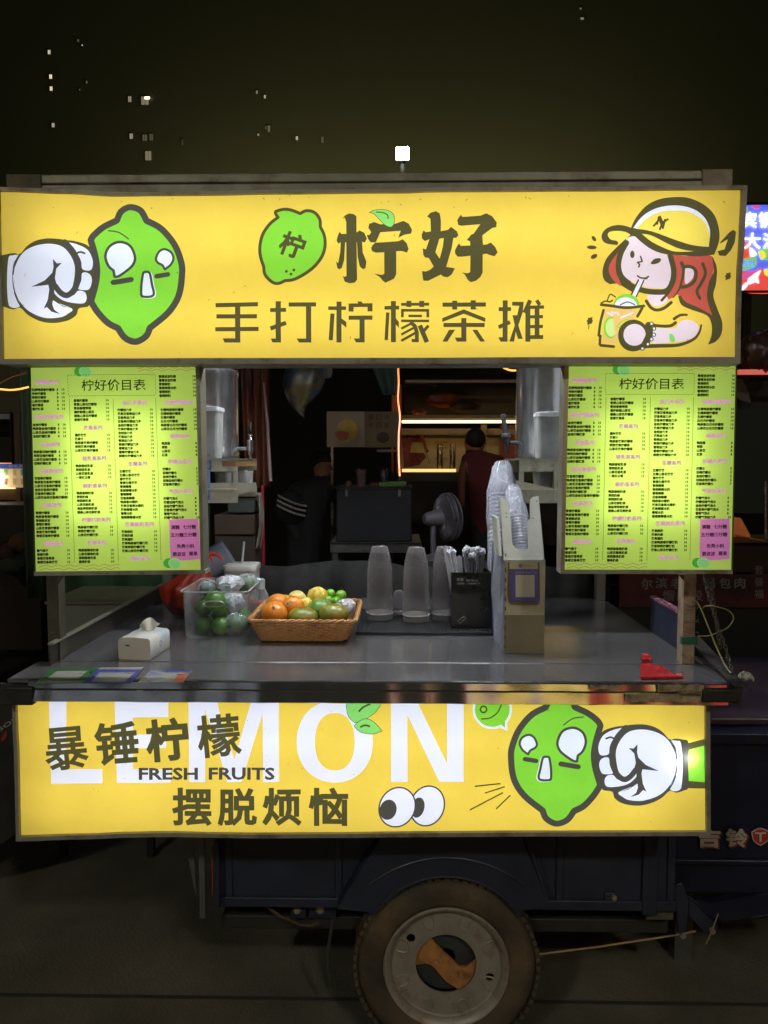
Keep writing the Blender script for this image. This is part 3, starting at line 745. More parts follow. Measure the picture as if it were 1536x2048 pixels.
# eyeballs
EB = 'eyeball_picture'
def tilted(c, rx, ry, rt, n=36): return [(c[0] + rx * math.cos(a) * math.cos(rt) - ry * math.sin(a) * math.sin(rt), c[1] + rx * math.cos(a) * math.sin(rt) + ry * math.sin(a) * math.cos(rt)) for a in [2 * math.pi * k / n for k in range(n)]]
for cc, rx, ry, rt, pc, prx, pry in (((1198,804),108,130,0.32,(1138,815),42,66), ((1006,812),113,130,0.42,(948,828),54,66)):
    e_ = D2(*tilted(cc, rx, ry, rt)); P.poly(e_, EB, WHT)
    pu = [p for p in tilted(pc, prx, pry, 0.25, 24)]
    # pupil clipped to the eyeball
    def clipin(p):
        dx, dy = p[0] - cc[0], p[1] - cc[1]; u_ = (dx * math.cos(rt) + dy * math.sin(rt)) / rx; v_ = (-dx * math.sin(rt) + dy * math.cos(rt)) / ry
        r_ = math.hypot(u_, v_)
        return p if r_ <= 0.97 else (cc[0] + dx / r_ * 0.97, cc[1] + dy / r_ * 0.97)
    P.poly(D2(*[clipin(p) for p in pu]), EB, DRK2); P.stroke(e_, 3.0, EB, DRK2, closed=True)
for a, c_ in (((140,601),(285,586)), ((198,640),(310,603)), ((112,736),(300,637)), ((262,730),(342,652))): P.stroke(D3(a, c_), 2.7, 'impact_lines', DRK, cap='butt')
# sleeve, fist and lime
P.poly(D3((1300,372),(1452,335),(1452,617),(1300,612)), 'fist_picture', DRK)
P.poly(D3((1350,400),(1452,372),(1452,582),(1352,572)), 'fist_picture', GRN)
def TM(*p): return [(1143.3 - (x / 3.657 - 240.6) * 0.979, 1483.8 + (360 + y / 3.657 - 514.5) * 0.962) for x, y in p]
lemon_and_fist(P, TM, 0.97 / 3.657, True)
for k in range(40):
    px_, py_ = rnd.uniform(45, 1400), rnd.uniform(1412, 1655); a = rnd.uniform(0, 3.14); L_ = rnd.uniform(0.5, 2.2)
    P.stroke([(px_, py_), (px_ + L_ * math.cos(a), py_ + L_ * math.sin(a))], rnd.uniform(0.6, 1.2), 'yellow_face', DRK)
ws2 = [(rnd.uniform(40, 1400), rnd.uniform(1400, 1660), rnd.uniform(30, 80), rnd.uniform(-.6, .6)) for _ in range(9)] + [(48, 1500, 50, .02), (1395, 1450, 50, 0)]
def place_low(px, py):
    py = max(py, 1399)
    p = at(px, py, YL + 0.004)
    ed = max(0.0, min(1.0, min(px - 34, 1411 - px, (1664 - py) * 1.5) / 60.0))
    w = 0.0010 * math.sin(px * 0.027 + py * 0.03) + 0.0008 * math.sin(px * 0.013 - py * 0.05 + 2)
    for (wx, wy, wr, wa) in ws2:
        d = ((px - wx) + (py - wy) * wa); d2 = (px - wx) ** 2 + (py - wy) ** 2
        w += 0.0018 * math.exp(-d * d / 150.0) * math.exp(-d2 / (wr * wr * 2.2))
    p.y += -0.003 * ed + w * (0.4 + 0.6 * ed)
    return p
P.bake(place_low, low_sign)
lightbox(low_sign, ti2, to2, bi2, bo2, li2, lo2, ri2, ro2, YL, 0.09,
         [(60, 1340, 1596, 1616, 0.06), (60, 1340, 1452, 1470, 0.06)])
# one bare LED sits close behind the film at the sleeve
pl = at(1380, 1518, YL); B().ball((pl.x, YL + 0.022, pl.z), 0.0045, 10, 8).build('bare_led', glow('bare_led', (0.95, 1, 1, 1), 260.0), low_sign)

# ================================================================== MENU BOARDS
YM = 0.085
MENU = [
 (1, [('h', '柠檬茶系列', 32, 764.3), ('i8', ['招牌鸭屎香柠檬茶', '传统柠檬茶', '茉莉柠檬茶', '山茶花柠檬茶', '香柠绿茶', '香柠红茶'], 779.1),
      ('h', '金桔柠檬系列', 33.8, 833.3), ('i8', ['金桔柠檬茶', '鸭屎香金桔柠檬茶', '山茶花金桔柠檬茶', '金桔柠檬红茶'], 849),
      ('h', '话梅系列', 34.8, 888.6), ('i8', ['鸭屎香话梅柠檬茶', '茉莉话梅柠檬茶', '山茶花话梅柠檬茶', '话梅柠檬红茶'], 903.2),
      ('h', '百香果系列', 34.5, 941.7), ('i', ['百香果柠檬茶', '鸭屎香百香果柠檬茶', '山茶花百香果柠檬茶', '金桔百香果柠檬茶', '百香果柠檬红茶', '山茶花金桔百香果柠檬茶'], 956),
      ('h', '鲜果系列', 34, 1010), ('i', ['青提柠檬茶', '鸭屎香青提柠檬茶', '青提脆波波', '葡萄柠檬茶', '山茶花青提柠檬茶', '青提芒果柠檬茶', '青提百香果柠檬茶'], 1025),
      ('h', '鲜橙系列', 35, 1087), ('i', ['霸气橙子', '橙香四季', '香橙百香果茶', '香橙百香果芒芒'], 1100.5)]),
 (2, [('i', ['香橙柠檬茶', '青提山茶花柠檬茶', '青桔香橙茉莉', '满杯鲜橙山茶花', '橙桑山茶花柠檬茶', '香橙芒果茶'], 801.4),
      ('h', '芒果系列', 121, 856), ('i', ['满杯芒芒', '芒果汁', '鸭屎香芒果柠檬茶', '茉莉芒果柠檬茶', '山茶花芒果柠檬茶'], 870.5),
      ('h', '轻乳茶系列', 121.5, 917.3), ('i', ['鸭屎香轻乳茶', '茉莉轻乳茶', '山茶花轻乳茶', '一里红尘香'], 932),
      ('h', '鲜奶茶系列', 121, 972), ('i', ['鸭屎香鲜奶茶', '茉莉奶绿', '茉莉鲜奶茶', '山茶花鲜奶茶', '海盐茉莉鲜奶茶', '橙桑山茶花鲜奶茶'], 986.4),
      ('h', '柠檬打奶系列', 121.5, 1040), ('i', ['鸭屎香柠檬打奶', '茉莉柠檬打奶', '山茶花柠檬打奶'], 1054.6),
      ('h', '奶茶系列', 121, 1085.5), ('i', ['鸭屎香椰果奶茶', '山茶花椰果奶茶', '茉莉椰果奶茶', '椰果奶茶'], 1100.6)]),
 (3, [('h', '益力多系列', 206, 806.5), ('i', ['柠檬益力多', '芒果百香果益力多', '百香果益力多', '百香果柠檬益力多', '金桔柠檬益力多', '芒果柠檬益力多', '金桔益力多', '芒果益力多', '青提益力多', '青提柠檬益力多', '葡萄益力多', '葡萄柠檬益力多', '鲜橙支柠檬益力多'], 821),
      ('h', '生椰系列', 208, 929), ('i', ['生椰芒芒', '生椰山茶花芒芒', '香柠芒芒', '青提生椰芒芒', '青提椰椰', '青提椰椰冰奶', '葡萄椰椰', '百香果椰椰', '鸭屎香冰椰奶', '芒果百香果冰椰奶', '芒果椰椰冰奶', '葡萄冰奶', '香橙椰椰番冰奶'], 943.7),
      ('h', '芒果鲜奶系列', 207.5, 1050), ('i', ['芒果鲜奶', '芒果奶绿', '芒果撞奶', '芒果鸭屎香柠檬打奶', '芒果茉莉柠檬打奶', '芒果山茶花柠檬打奶'], 1064.4),
      ('h', '鲜奶系列', 206, 1118)]),
 (4, [('i', ['青提波波奶绿', '葡萄波波奶绿', '青提鲜奶', '青提茉莉冰奶', '葡萄鲜奶', '香橙鲜奶'], 755),
      ('h', '生椰柠檬系列', 294, 807), ('i', ['生椰鸭屎香柠檬茶', '生椰鲜橙柠檬茶', '生椰柠檬茶', '白月光柠檬茶', '鸭屎香白月光柠檬茶', '山茶花白月光柠檬茶'], 821.5),
      ('h', '纯茶系列', 293.5, 874.5), ('p8', ['鸭屎香', '茉莉', '山茶花', '红茶'], 888.8),
      ('h', '柠檬水系列', 293, 925.6), ('p5', ['柠檬水', '话梅柠檬水', '金桔柠檬水', '话梅金桔柠檬水', '百香果柠檬水'], 940),
      ('h', '气泡水系列', 292.5, 984.8), ('pb', ['柠檬气泡水', '柠檬话梅气泡水', '金桔柠檬气泡水', '百香果柠檬气泡水', '葡萄气泡水', '柠檬气泡益力多'], 998.8)]),
]
U0 = {1: 0.8, 2: 84, 3: 171, 4: 257}
UR = {1: 67, 2: 154.7, 3: 242, 4: 329.5}
def menu_board(name, label, corners, skew, Yb, side, seed):
    """corners TL, TR, BR, BL in px of the lit sheet"""
    TL, TR, BR, BL = corners
    root = thing(name, label, 'menu board', at((BL[0] + BR[0]) / 2, BL[1] + 9, Yb + 0.02), 'lit menu boards beside the serving window')
    W0 = 331.0; H0 = 407.0
    def loc(u, v):          # print coordinates -> px
        s_, t_ = u / W0, v / H0
        s_ += skew * t_
        x = (TL[0] * (1 - s_) + TR[0] * s_) * (1 - t_) + (BL[0] * (1 - s_) + BR[0] * s_) * t_
        y = (TL[1] * (1 - s_) + TR[1] * s_) * (1 - t_) + (BL[1] * (1 - s_) + BR[1] * s_) * t_
        return x, y
    P = Print()
    r0 = 7
    out = [(0, 0), (W0, 0), (W0 - skew * W0, H0 - 6), (W0 - skew * W0 - 6, H0), (r0 - skew * W0, H0), (1.5 - skew * W0, H0 - 5), (0 - skew * W0, H0 - 12)]
    def unsk(p): return loc(p[0], p[1])
    P.quadgrid(lambda u, v: loc(u * W0 - skew * W0 * v, v * H0), 20, 24, 'lit_sheet', LIME)
    def U(pts): return [loc(a, c_ - 735.0) for a, c_ in pts]
    # pink box
    bx = smooth_loop(U([(267, 1046), (271, 1041.5), (320, 1040), (325, 1045), (326.5, 1112), (321, 1121), (273, 1123), (267.5, 1118)]), n=3)
    P.poly(bx, 'pink_panel', MPK)
    for (cu, cv) in ((103, 743), (268.5, 1128)):
        c_ = loc(cu - 5, cv - 735); P.disc(c_, 11, 10, 'lime_print#%d' % cv, film('lime_rind_print', rgb(80, 178, 70), em=0.40), n=18)
        c_ = loc(cu + 7, cv - 735 + 1); P.disc(c_, 13.5, 11, 'lime_print#%d' % cv, film('lime_pith_print', rgb(170, 222, 150), em=0.45), rot=0.3, n=20)
        P.disc(c_, 11.5, 9.2, 'lime_print#%d' % cv, film('lime_cut_print', rgb(140, 212, 130), em=0.45), rot=0.3, n=20)
    for (ua, ub, vv) in ((214, 331, 737), (214, 331, 742), (4, 165, 1131), (4, 165, 1137.5)):
        pts = [loc(ua + (ub - ua) * k / 60, vv - 735 + 1.7 * math.sin((ua + (ub - ua) * k / 60) * 2 * math.pi / 23.5)) for k in range(61)]
        P.stroke(pts, 1.3, 'wave_print#%d' % vv, WAVE, cap='butt')
    P.bake(lambda x, y: at(x, y, Yb + 0.003), root)
    dk = []; pr = []; hd = []; pk = []; ln = []
    def txt(body, u, v, size, anchor, offs, dst, res=1):
        V, PP = put_text(body, 0, 0, size=size, anchor=anchor, offset=offs, res=res)
        dst.append(([loc(u + a, v - 735 + c_) for a, c_ in V], PP))
    def fixed(body, u, v, w, h, anchor, offs, dst):
        V, PP = put_text(body, 0, 0, w=w, h=h, anchor=anchor, offset=offs, res=1)
        dst.append(([loc(u + a, v - 735 + c_) for a, c_ in V], PP))
    for col, rows in MENU:
        for r in rows:
            if r[0] == 'h':
                fixed(r[1], r[2], r[3], len(r[1]) * 9.9 - 1.5, 9.6, 'c', 0.040, hd); continue
            for k, s_ in enumerate(r[1]):
                v = r[2] + 7.66 * k
                fixed(s_, U0[col] if not (col == 4 and r[2] == 755) else 255.5, v, len(s_) * 5.85 - 0.3, 6.3 if '一' != s_[0] else 5.9, 'l', 0.052, dk)
                price = '8' if r[0] in ('p8', 'pb') else '5' if r[0] == 'p5' else '10'
                if r[0] == 'pb' and k == 5: price = '10'
                if r[0] == 'p5' and k == 4: price = '7'
                ur = UR[col] - (0 if col != 4 else 2.0 * (v - 755) / 380)
                if r[0] == 'i8':
                    fixed('8', 52.5, v, None, 5.4, 'c', 0.035, pr)
                if r[0] in ('p8', 'p5') : ur -= 1
                if r[0] == 'pb' and price == '8': ur -= 5
                fixed(price, ur, v, None, 5.4, 'r', 0.035, pr)
    fixed('柠好价目表', 165, 771, 128, 22.5, 'c', 0.008, dk)
    for s_, u_, v_, w_ in (('满糖', 279, 1056.5, 17), ('七分糖', 307, 1056, 26), ('五分糖', 282, 1072, 26), ('三分糖', 308, 1071.5, 26), ('免费小料', 298, 1094.5, 35), ('脆波波', 285, 1110, 26), ('椰果', 313, 1109.5, 17)):
        fixed(s_, u_, v_, w_, 8.8, 'c', 0.028, pk)
    def seg(a, c_, w_=0.7):
        dx, dy = c_[0] - a[0], c_[1] - a[1]; L_ = math.hypot(dx, dy); nx, ny = -dy / L_ * w_ / 2, dx / L_ * w_ / 2
        ln.append(([loc(x, y - 735) for x, y in ((a[0] + nx, a[1] + ny), (c_[0] + nx, c_[1] + ny), (c_[0] - nx, c_[1] - ny), (a[0] - nx, a[1] - ny))], [(0, 1, 2, 3)]))
    for u_, v0, v1 in ((75.6, 797, 1124), (163.2, 798, 1124), (248.3, 798, 1122)): seg((u_, v0), (u_ - 0.0, v1), 0.8)
    for k in range(30):
        a = 74 + 175 * k / 30; seg((a, 750.3), (a + 3.8, 750.3), 1.0); seg((a, 792), (a + 3.8, 792), 1.0)
    for k in range(7):
        a = 751 + 41 * k / 7; seg((74, a), (74, a + 3.6), 0.9); seg((249, a), (249, a + 3.6), 0.9)
    pl = lambda x, y: at(x, y, Yb + 0.0010)
    lay(dk, pl, 'drink_name', INK, root); lay(pr, pl, 'price', INK, root); lay(hd, pl, 'heading', PINK, root)
    lay(pk, pl, 'topping_choice', mat('plum_ink', rgb(60, 30, 60), 0.6, var=0), root); lay(ln, pl, 'rule_lines', INKG, root, kind='stuff', single=False)
    # case: side faces, bottom lip, top lip, back, lamps
    d = 0.048
    c3 = [at(*p, Yb) for p in (TL, TR, BR, BL)]
    x0, x1 = min(c3[0].x, c3[3].x), max(c3[1].x, c3[2].x)
    lip = B()
    q3 = [at(BL[0] - 1, BL[1] + 0.5, Yb), at(BR[0] + (9 if side > 0 else 1), BR[1] + 0.5, Yb), at(BR[0] + (9 if side > 0 else 1), BR[1] + 8, Yb), at(BL[0] - 1, BL[1] + 8, Yb)]
    if side < 0: q3[0].x = at(BL[0] - 8, BL[1], Yb).x; q3[3].x = q3[0].x
    lip.prism([p + Vector((0, -0.005, 0)) for p in q3], (0, d + 0.005, 0)); lip.build('bottom_rail', FRAME, root, bevel=0.0012)
    t3 = [at(TL[0] - 1, TL[1] - 6, Yb), at(TR[0] + 2, TR[1] - 6, Yb), at(TR[0] + 2, TR[1] - 0.5, Yb), at(TL[0] - 1, TL[1] - 0.5, Yb)]
    B().prism([p + Vector((0, -0.003, 0)) for p in t3], (0, d, 0)).build('top_rail', FRAME, root)
    # the stile towards the serving window
    if side > 0: a0, a1, b0, b1 = (TR[0] + 0.5, TR[1]), (TR[0] + 9, TR[1]), (BR[0] + 0.5, BR[1] + 6), (BR[0] + 6.5, BR[1] + 6)
    else: a0, a1, b0, b1 = (TL[0] - 9, TL[1]), (TL[0] - 0.5, TL[1]), (BL[0] - 8, BL[1] + 6), (BL[0] - 0.5, BL[1] + 6)
    s3 = [at(*a0, Yb), at(*a1, Yb), at(*b1, Yb), at(*b0, Yb)]
    B().prism([p + Vector((0, -0.007, 0)) for p in s3], (0, d + 0.009, 0)).build('side_stile', ALU, root, bevel=0.001)
    if side > 0: o3 = [(TL[0] - 2.5, TL[1]), (TL[0] - 0.3, TL[1]), (BL[0] - 0.3, BL[1]), (BL[0] - 2.5, BL[1])]
    else: o3 = [(TR[0] + 0.3, TR[1]), (TR[0] + 2.5, TR[1]), (BR[0] + 2.5, BR[1]), (BR[0] + 0.3, BR[1])]
    B().prism([at(*p, Yb) + Vector((0, 0.0, 0)) for p in o3], (0, d, 0)).build('side_stile', mat('olive_stile', rgb(70, 84, 48), 0.6), root)
    zc0, zc1 = c3[3].z + 0.003, c3[0].z - 0.003
    B().box(x0 + 0.002, x1 - 0.002, Yb + d + 0.0005, Yb + d + 0.004, zc0 - 0.006, zc1 + 0.010).build('back_plate', WHITE_IN, root)
    ww, hh = x1 - x0, zc1 - zc0
    B().box(x0 + ww * 0.2, x1 - ww * 0.2, Yb + d - 0.012, Yb + d - 0.006, zc0 + hh * 0.24, zc1 - hh * 0.22).build('lamp_panel', glow('menu_led', (1.0, 0.96, 0.84, 1), 1.05), root)
    return root
menu_board('menu_board', 'lit lime green price list hanging left of the serving window above the tissue pack', [(60.8, 735.6), (392, 732.4), (402.5, 1139.6), (71, 1143)], 0.0095, YM, 1, 1)
menu_board('menu_board', 'lit lime green price list hanging right of the serving window above the black empty counter', [(1137, 731.5), (1472, 731.5), (1463, 1139.5), (1128.5, 1139)], 0.0, YM, -1, 2)
# ================================================================== THE CART
CT = Z(1366, 0.0)                      # counter surface
WH = at(893, 1928, 0.25)               # wheel centre
cart = thing('food_cart', 'three wheeled blue street food cart with steel counter, roof and lit signs', 'food cart', (0, 0.5, 0))
XL, XR = X(-6, 0.0), X(1492, 0.0)
XLi, XRi = -0.955, 0.83
# counter: main plate, front flap, fascia
B().box(XLi, XRi, 0.196, 1.20, CT - 0.03, CT).build('countertop', STEEL, cart, bevel=0.002)
B().box(XL, XR - 0.01, 0.0215, 0.192, CT - 0.012, CT - 0.001).build('counter_flap', STEEL, cart, bevel=0.0015)
B().box(XLi, XRi, 0.1925, 0.1955, CT - 0.02, CT - 0.002).build('hinge_gap', BLACK, cart)
zf = Z(1408.5, 0.0)
POL = mat('fascia_steel', rgb(150, 150, 148), 0.13, 0.85, var=0.12, scale=5, bump=0.0006, bscale=7)
fx0, fx1 = X(42, 0.0), X(1468, 0.0)
f = B()
def fas(u, v):
    # rolled lip above, fold line, flat strip below
    prof = [(0.020, CT), (0.013, CT - 0.001), (0.0105, CT - 0.004), (0.0068, CT - 0.020), (0.0095, CT - 0.022), (0.0050, CT - 0.025), (-0.0012, zf + 0.003), (0.004, zf), (0.03, zf)]
    i = min(7, int(v * 8)); t = v * 8 - i
    y = prof[i][0] * (1 - t) + prof[i + 1][0] * t; z = prof[i][1] * (1 - t) + prof[i + 1][1] * t
    x = fx0 + (fx1 - fx0) * u
    return Vector((x, y - 0.001 + 0.0010 * math.sin(x * 23) + 0.0006 * math.sin(x * 61 + 1) + 0.0003 * math.sin(v * 40 + x * 30), z))
f.sheet(fas, 120, 8); f.build('fascia_strip', POL, cart, smooth=14)
# torn packing tape on the right half of the fascia
TAPE = mat('old_tape', rgb(164, 146, 112), 0.5, var=0.3, scale=60, bump=0.0012, bscale=120, col2=rgb(110, 92, 66), mixscale=40, mixpos=0.56)
rnd = random.Random(11)
for (pa, pb, ya, yb) in ((1316, 1408, 1370, 1384), (1250, 1402, 1388, 1404), (1180, 1246, 1372, 1378), (1356, 1440, 1384, 1392)):
    up = [(pa + (pb - pa) * k / 14, ya + rnd.uniform(-2.2, 1.5)) for k in range(15)]; dn = [(pb - (pb - pa) * k / 14, yb + rnd.uniform(-1.5, 1.5)) for k in range(15)]
    B().prism([at(x, y, -0.0035) for x, y in up + dn], (0, 0.0012, 0)).build('tape_strip', TAPE, cart)
RUB = mat('dirty_rubber', rgb(38, 36, 30), 0.6, var=0.5, scale=25, bump=0.002)
p0, p1 = at(-4, 1374, -0.004), at(66, 1411, -0.004)
B().box(p0.x, p1.x, -0.006, 0.05, p1.z, p0.z).build('corner_guard', RUB, cart, bevel=0.004)
p0, p1 = at(1404, 1378, -0.004), at(1478, 1405, -0.004)
B().box(p0.x, p1.x, -0.008, 0.05, p1.z, p0.z).build('corner_guard', RUB, cart, bevel=0.004)
# side boards: angle rail on the left, blue board and dark rail on the right
DARKM = mat('dark_worn_steel', rgb(74, 70, 60), 0.45, 0.6, var=0.35, scale=22, bump=0.001)
a0, a1 = Vector((-0.945, 0.20, CT + 0.028)), Vector((-0.945, 1.17, CT + 0.028))
B().box(-0.957, -0.951, 0.15, 1.2, CT - 0.03, CT + 0.055).build('side_rail', DARKM, cart)
B().box(-0.960, -0.944, 0.15, 1.2, CT + 0.0555, CT + 0.062).build('side_rail', ALU, cart, bevel=0.001)
BR = at(1285, 1192, 0.62).z
B().box(0.832, 0.846, 0.305, 0.62, CT - 0.02, CT + 0.105).build('side_board', BLUE, cart, bevel=0.002)
B().box(0.828, 0.850, 0.303, 0.622, CT + 0.1055, CT + 0.116).build('board_edge', mat('pink_sheen_edge', rgb(176, 120, 140), 0.25, 0.5), cart, bevel=0.002)  # reflected pink light is put into the edge colour
B().prism([(0.835, -0.005, CT - 0.002), (0.868, -0.008, CT - 0.004), (0.868, 0.30, CT + 0.05), (0.835, 0.30, CT + 0.045)], (0, 0, 0.004)).build('side_rail', DARKM, cart, bevel=0.001)
B().box(0.842, 0.862, 0.0, 0.30, CT - 0.05, CT - 0.004).build('side_rail', DARKM, cart)
# front posts with gussets, rear posts
def post(px0, px1, name='post'):
    xa, xb = X(px0, 0.19, 1200), X(px1, 0.19, 1200)
    return xa, xb
WORN = mat('worn_post', rgb(88, 85, 70), 0.5, 0.55, var=0.3, scale=26, bump=0.0012, col2=rgb(92, 66, 48), mixscale=14, mixpos=0.62)
zt = Z(345, 0.1)
xa, xb = post(90, 113)
lp_ = B(); lp_.box(xa, xb, 0.20, 0.204, CT, zt); lp_.box(xb - 0.001, xb + 0.003, 0.196, 0.240, CT, zt); lp_.build('post', WORN, cart, bevel=0.0008)
B().prism([at(130, 1150, 0.198), at(117, 1168, 0.198), at(113, 1168, 0.198), at(113, 1150, 0.198)], (0, 0.003, 0)).build('gusset', WORN, cart)
xa, xb = post(1371.5, 1394.5)
rpst = B(); rpst.box(xa, xb, 0.20, 0.204, CT, zt); rpst.box(xa - 0.003, xa + 0.001, 0.197, 0.24, CT, zt); rpst.build('post', mat('taped_post', rgb(168, 150, 124), 0.4, 0.35, var=0.25, scale=30, bump=0.0018, bscale=70, col2=rgb(140, 96, 80), mixscale=18, mixpos=0.56), cart, bevel=0.0008)
B().prism([at(1356, 1149, 0.199), at(1370, 1149, 0.199), at(1370, 1164, 0.199)], (0, 0.003, 0)).build('gusset', WORN, cart)
GT = mat('green_tape', rgb(40, 92, 66), 0.4, var=0.15)
q0, q1 = at(1363, 1274, 0.195), at(1395.5, 1289, 0.195)
B().box(q0.x, q1.x, 0.1935, 0.208, q1.z, q0.z).build('green_tape', GT, cart, bevel=0.001)
for k, yy in enumerate((1205, 1212, 1236, 1240, 1262)):   # wire and string wound round the post
    pts = []
    for t in range(9):
        an = -0.4 + t * 0.5; c0_ = at(1382, yy + t * 0.5, 0.2)
        pts.append((c0_.x + 0.021 * math.cos(an + math.pi), 0.205 - 0.016 * math.sin(an) - 0.003, c0_.z + 0.002 * math.sin(t * 2 + k)))
    B().tube(pts, 0.0012, 5).build('wire_wrap', mat('old_wire', rgb(110, 90, 74), 0.6), cart)
for xx in (-0.935, 0.81):
    B().box(xx - 0.018, xx + 0.018, 1.16, 1.196, CT, zt).build('post', GREY, cart, bevel=0.001)
# roof
YR = 0.135
zr0, zr1 = Z(381, YR), Z(343, YR)
ROOFE = mat('roof_edge_metal', rgb(128, 126, 104), 0.45, 0.35, var=0.3, scale=9, bump=0.001, col2=rgb(96, 86, 66), mixscale=5, mixpos=0.58)
rx0, rx1 = X(14, YR, 350), X(1463, YR, 350)
B().box(rx0, rx1, YR, YR + 0.035, zr0 - 0.05, zr0 + 0.021).build('roof_edge', ROOFE, cart, bevel=0.003)
B().box(rx0, rx1, YR + 0.001, YR + 0.035, zr0 + 0.0225, zr1).build('roof_edge', ROOFE, cart, bevel=0.004)
B().box(rx0, rx0 + 0.09, YR - 0.004, YR - 0.001, zr0 + 0.004, zr1 - 0.002).build('roof_patch', mat('grimy_patch', rgb(92, 84, 62), 0.8, var=0.5, scale=14, bump=0.002), cart)
B().box(rx1 - 0.075, rx1 + 0.001, YR - 0.004, YR - 0.001, zr0 + 0.001, zr1 - 0.001).build('roof_patch', mat('plaster_patch', rgb(142, 132, 112), 0.8, var=0.4, scale=22, bump=0.003, bscale=50), cart)
rf = B()
rf.sheet(lambda u, v: Vector((rx0 + (rx1 - rx0) * u, YR + 0.03 + (1.30 - YR) * v, zr1 - 0.012 + 0.006 * math.sin(u * 140))), 160, 2)
rf.build('roof_panel', mat('roof_sheet', rgb(120, 118, 104), 0.5, 0.4, var=0.3), cart, solid=0.002)
B().box(rx0, rx1, 1.27, 1.31, zr0 - 0.03, zr1 - 0.02).build('roof_edge', ROOFE, cart)
for yy in (0.45, 0.85): B().box(rx0, rx1, yy, yy + 0.03, zr1 - 0.06, zr1 - 0.02).build('roof_rib', GREY, cart)
# lamps under the roof, hidden behind the sign
LAMP = glow('cool_lamp', (0.90, 0.95, 1.0, 1), 135.0)
for (xa_, xb_) in ((-0.62, -0.10), (0.06, 0.58)):
    lb = B().box(xa_, xb_, 0.50, 0.545, zr1 - 0.085, zr1 - 0.065); o_ = lb.build('ceiling_lamp', LAMP, cart)
    B().box(xa_ - 0.01, xb_ + 0.01, 0.49, 0.575, zr1 - 0.064, zr1 - 0.058).build('lamp_holder', WHITE_IN, o_)
    B().box(xa_ - 0.01, xb_ + 0.01, 0.570, 0.575, zr1 - 0.108, zr1 - 0.0645).build('spill_shield', WHITE_IN, o_)  # added skirt that keeps lamp spill off the back of the stall
# brackets that carry the signs
for px_ in (60, 700, 1400):
    xx = X(px_, 0.12, 400)
    B().box(xx - 0.012, xx + 0.012, YS + 0.093, YR - 0.0005, zr0 - 0.16, zr0 + 0.004).build('sign_bracket', GREY, cart)
for px_ in (95, 1385):
    xx = X(px_, 0.17, 1000)
    B().box(xx - 0.012, xx + 0.012, YM + 0.05, 0.1995, Z(1100, 0.15), Z(1080, 0.15)).build('sign_bracket', GREY, cart)
    B().box(xx - 0.012, xx + 0.012, YM + 0.05, 0.1995, Z(800, 0.15), Z(780, 0.15)).build('sign_bracket', GREY, cart)
# shelves in both corners: two side beams deep, cross beams and struts
def shelf(sgn):
    if sgn < 0: xo, xi = X(400, 0.45, 920) - 0.13, X(515, 1.0, 920)
    xo = -0.93 if sgn < 0 else 0.80
    xi = X(513, 0.95, 920) if sgn < 0 else X(1010, 0.95, 920)
    y0, y1 = 0.36, 0.95
    z_up, z_lo = Z(919, 0.5), Z(962, 0.95)
    zt_, zb_ = z_up, z_up - 0.040
    m = ALU
    def L(x0, x1, ya, yb, za, zb): B().box(min(x0, x1), max(x0, x1), ya, yb, za, zb).build('shelf_beam', m, cart, bevel=0.001)
    L(xi, xo, y0, y0 + 0.003, zb_, zt_) if sgn > 9 else None
    L(xi, xo, y1, y1 + 0.003, zb_, zt_)
    L(xi, xi + sgn * 0.03, y0 + 0.3, y1, zt_ - 0.003, zt_)
    L(xi, xo, y0 + 0.25, y0 + 0.253, zb_, zt_)
    zl = z_up - 0.098
    # lower pair
    L(xi, xo, y1, y1 + 0.003, zl - 0.04, zl)
    L(xi, xo, y0 + 0.25, y0 + 0.253, zl - 0.045, zl)
    for xx in (xi, xi + sgn * 0.11):
        B().box(min(xx, xx + sgn * 0.016), max(xx, xx + sgn * 0.016), y0 + 0.2535, y0 + 0.258, zl, zb_).build('shelf_strut', m, cart)
    B().box(min(xi, xo), max(xi, xo), y0 + 0.2, y1, zt_ + 0.0005, zt_ + 0.003).build('shelf_plate', m, cart)
    B().box(min(xi, xo), max(xi, xo), y0 + 0.2, y1, zl + 0.0005, zl + 0.003).build('shelf_plate', m, cart)
    return zt_ + 0.003, zl + 0.003, xi, xo
zSU, zSL, xiL, xoL = shelf(-1)
_, _, xiR, xoR = shelf(1)
# tapered bracket arms seen from the side: outer arm close to the menu board
for sgn, pa, pb, pc, pd in ((-1, (418, 966), (512, 965), (512, 982), (418, 1000)), (1, (1032, 960), (1110, 978), (1110, 1004), (1034, 976))):
    B().prism([at(p[0], p[1], 0.60) for p in (pa, pb, pc, pd)], (0, 0.003, 0)).build('bracket_arm', ALU, cart)
B().prism([at(*p, 0.598) for p in ((413, 920), (420, 920), (420, 1000), (414, 1000))], (0, 0.003, 0)).build('bracket_plate', mat('blue_film_metal', rgb(120, 145, 190), 0.3, 0.4), cart)
B().prism([at(*p, 0.60) for p in ((444, 922), (512, 923), (512, 932), (444, 933))], (0, 0.003, 0)).build('bracket_tape', mat('brown_tape', rgb(150, 112, 60), 0.4, var=0.2), cart)
B().prism([at(*p, 0.598) for p in ((1108, 938), (1122, 938), (1122, 1004), (1108, 1004))], (0, 0.02, 0)).build('bracket_post', ALU, cart)
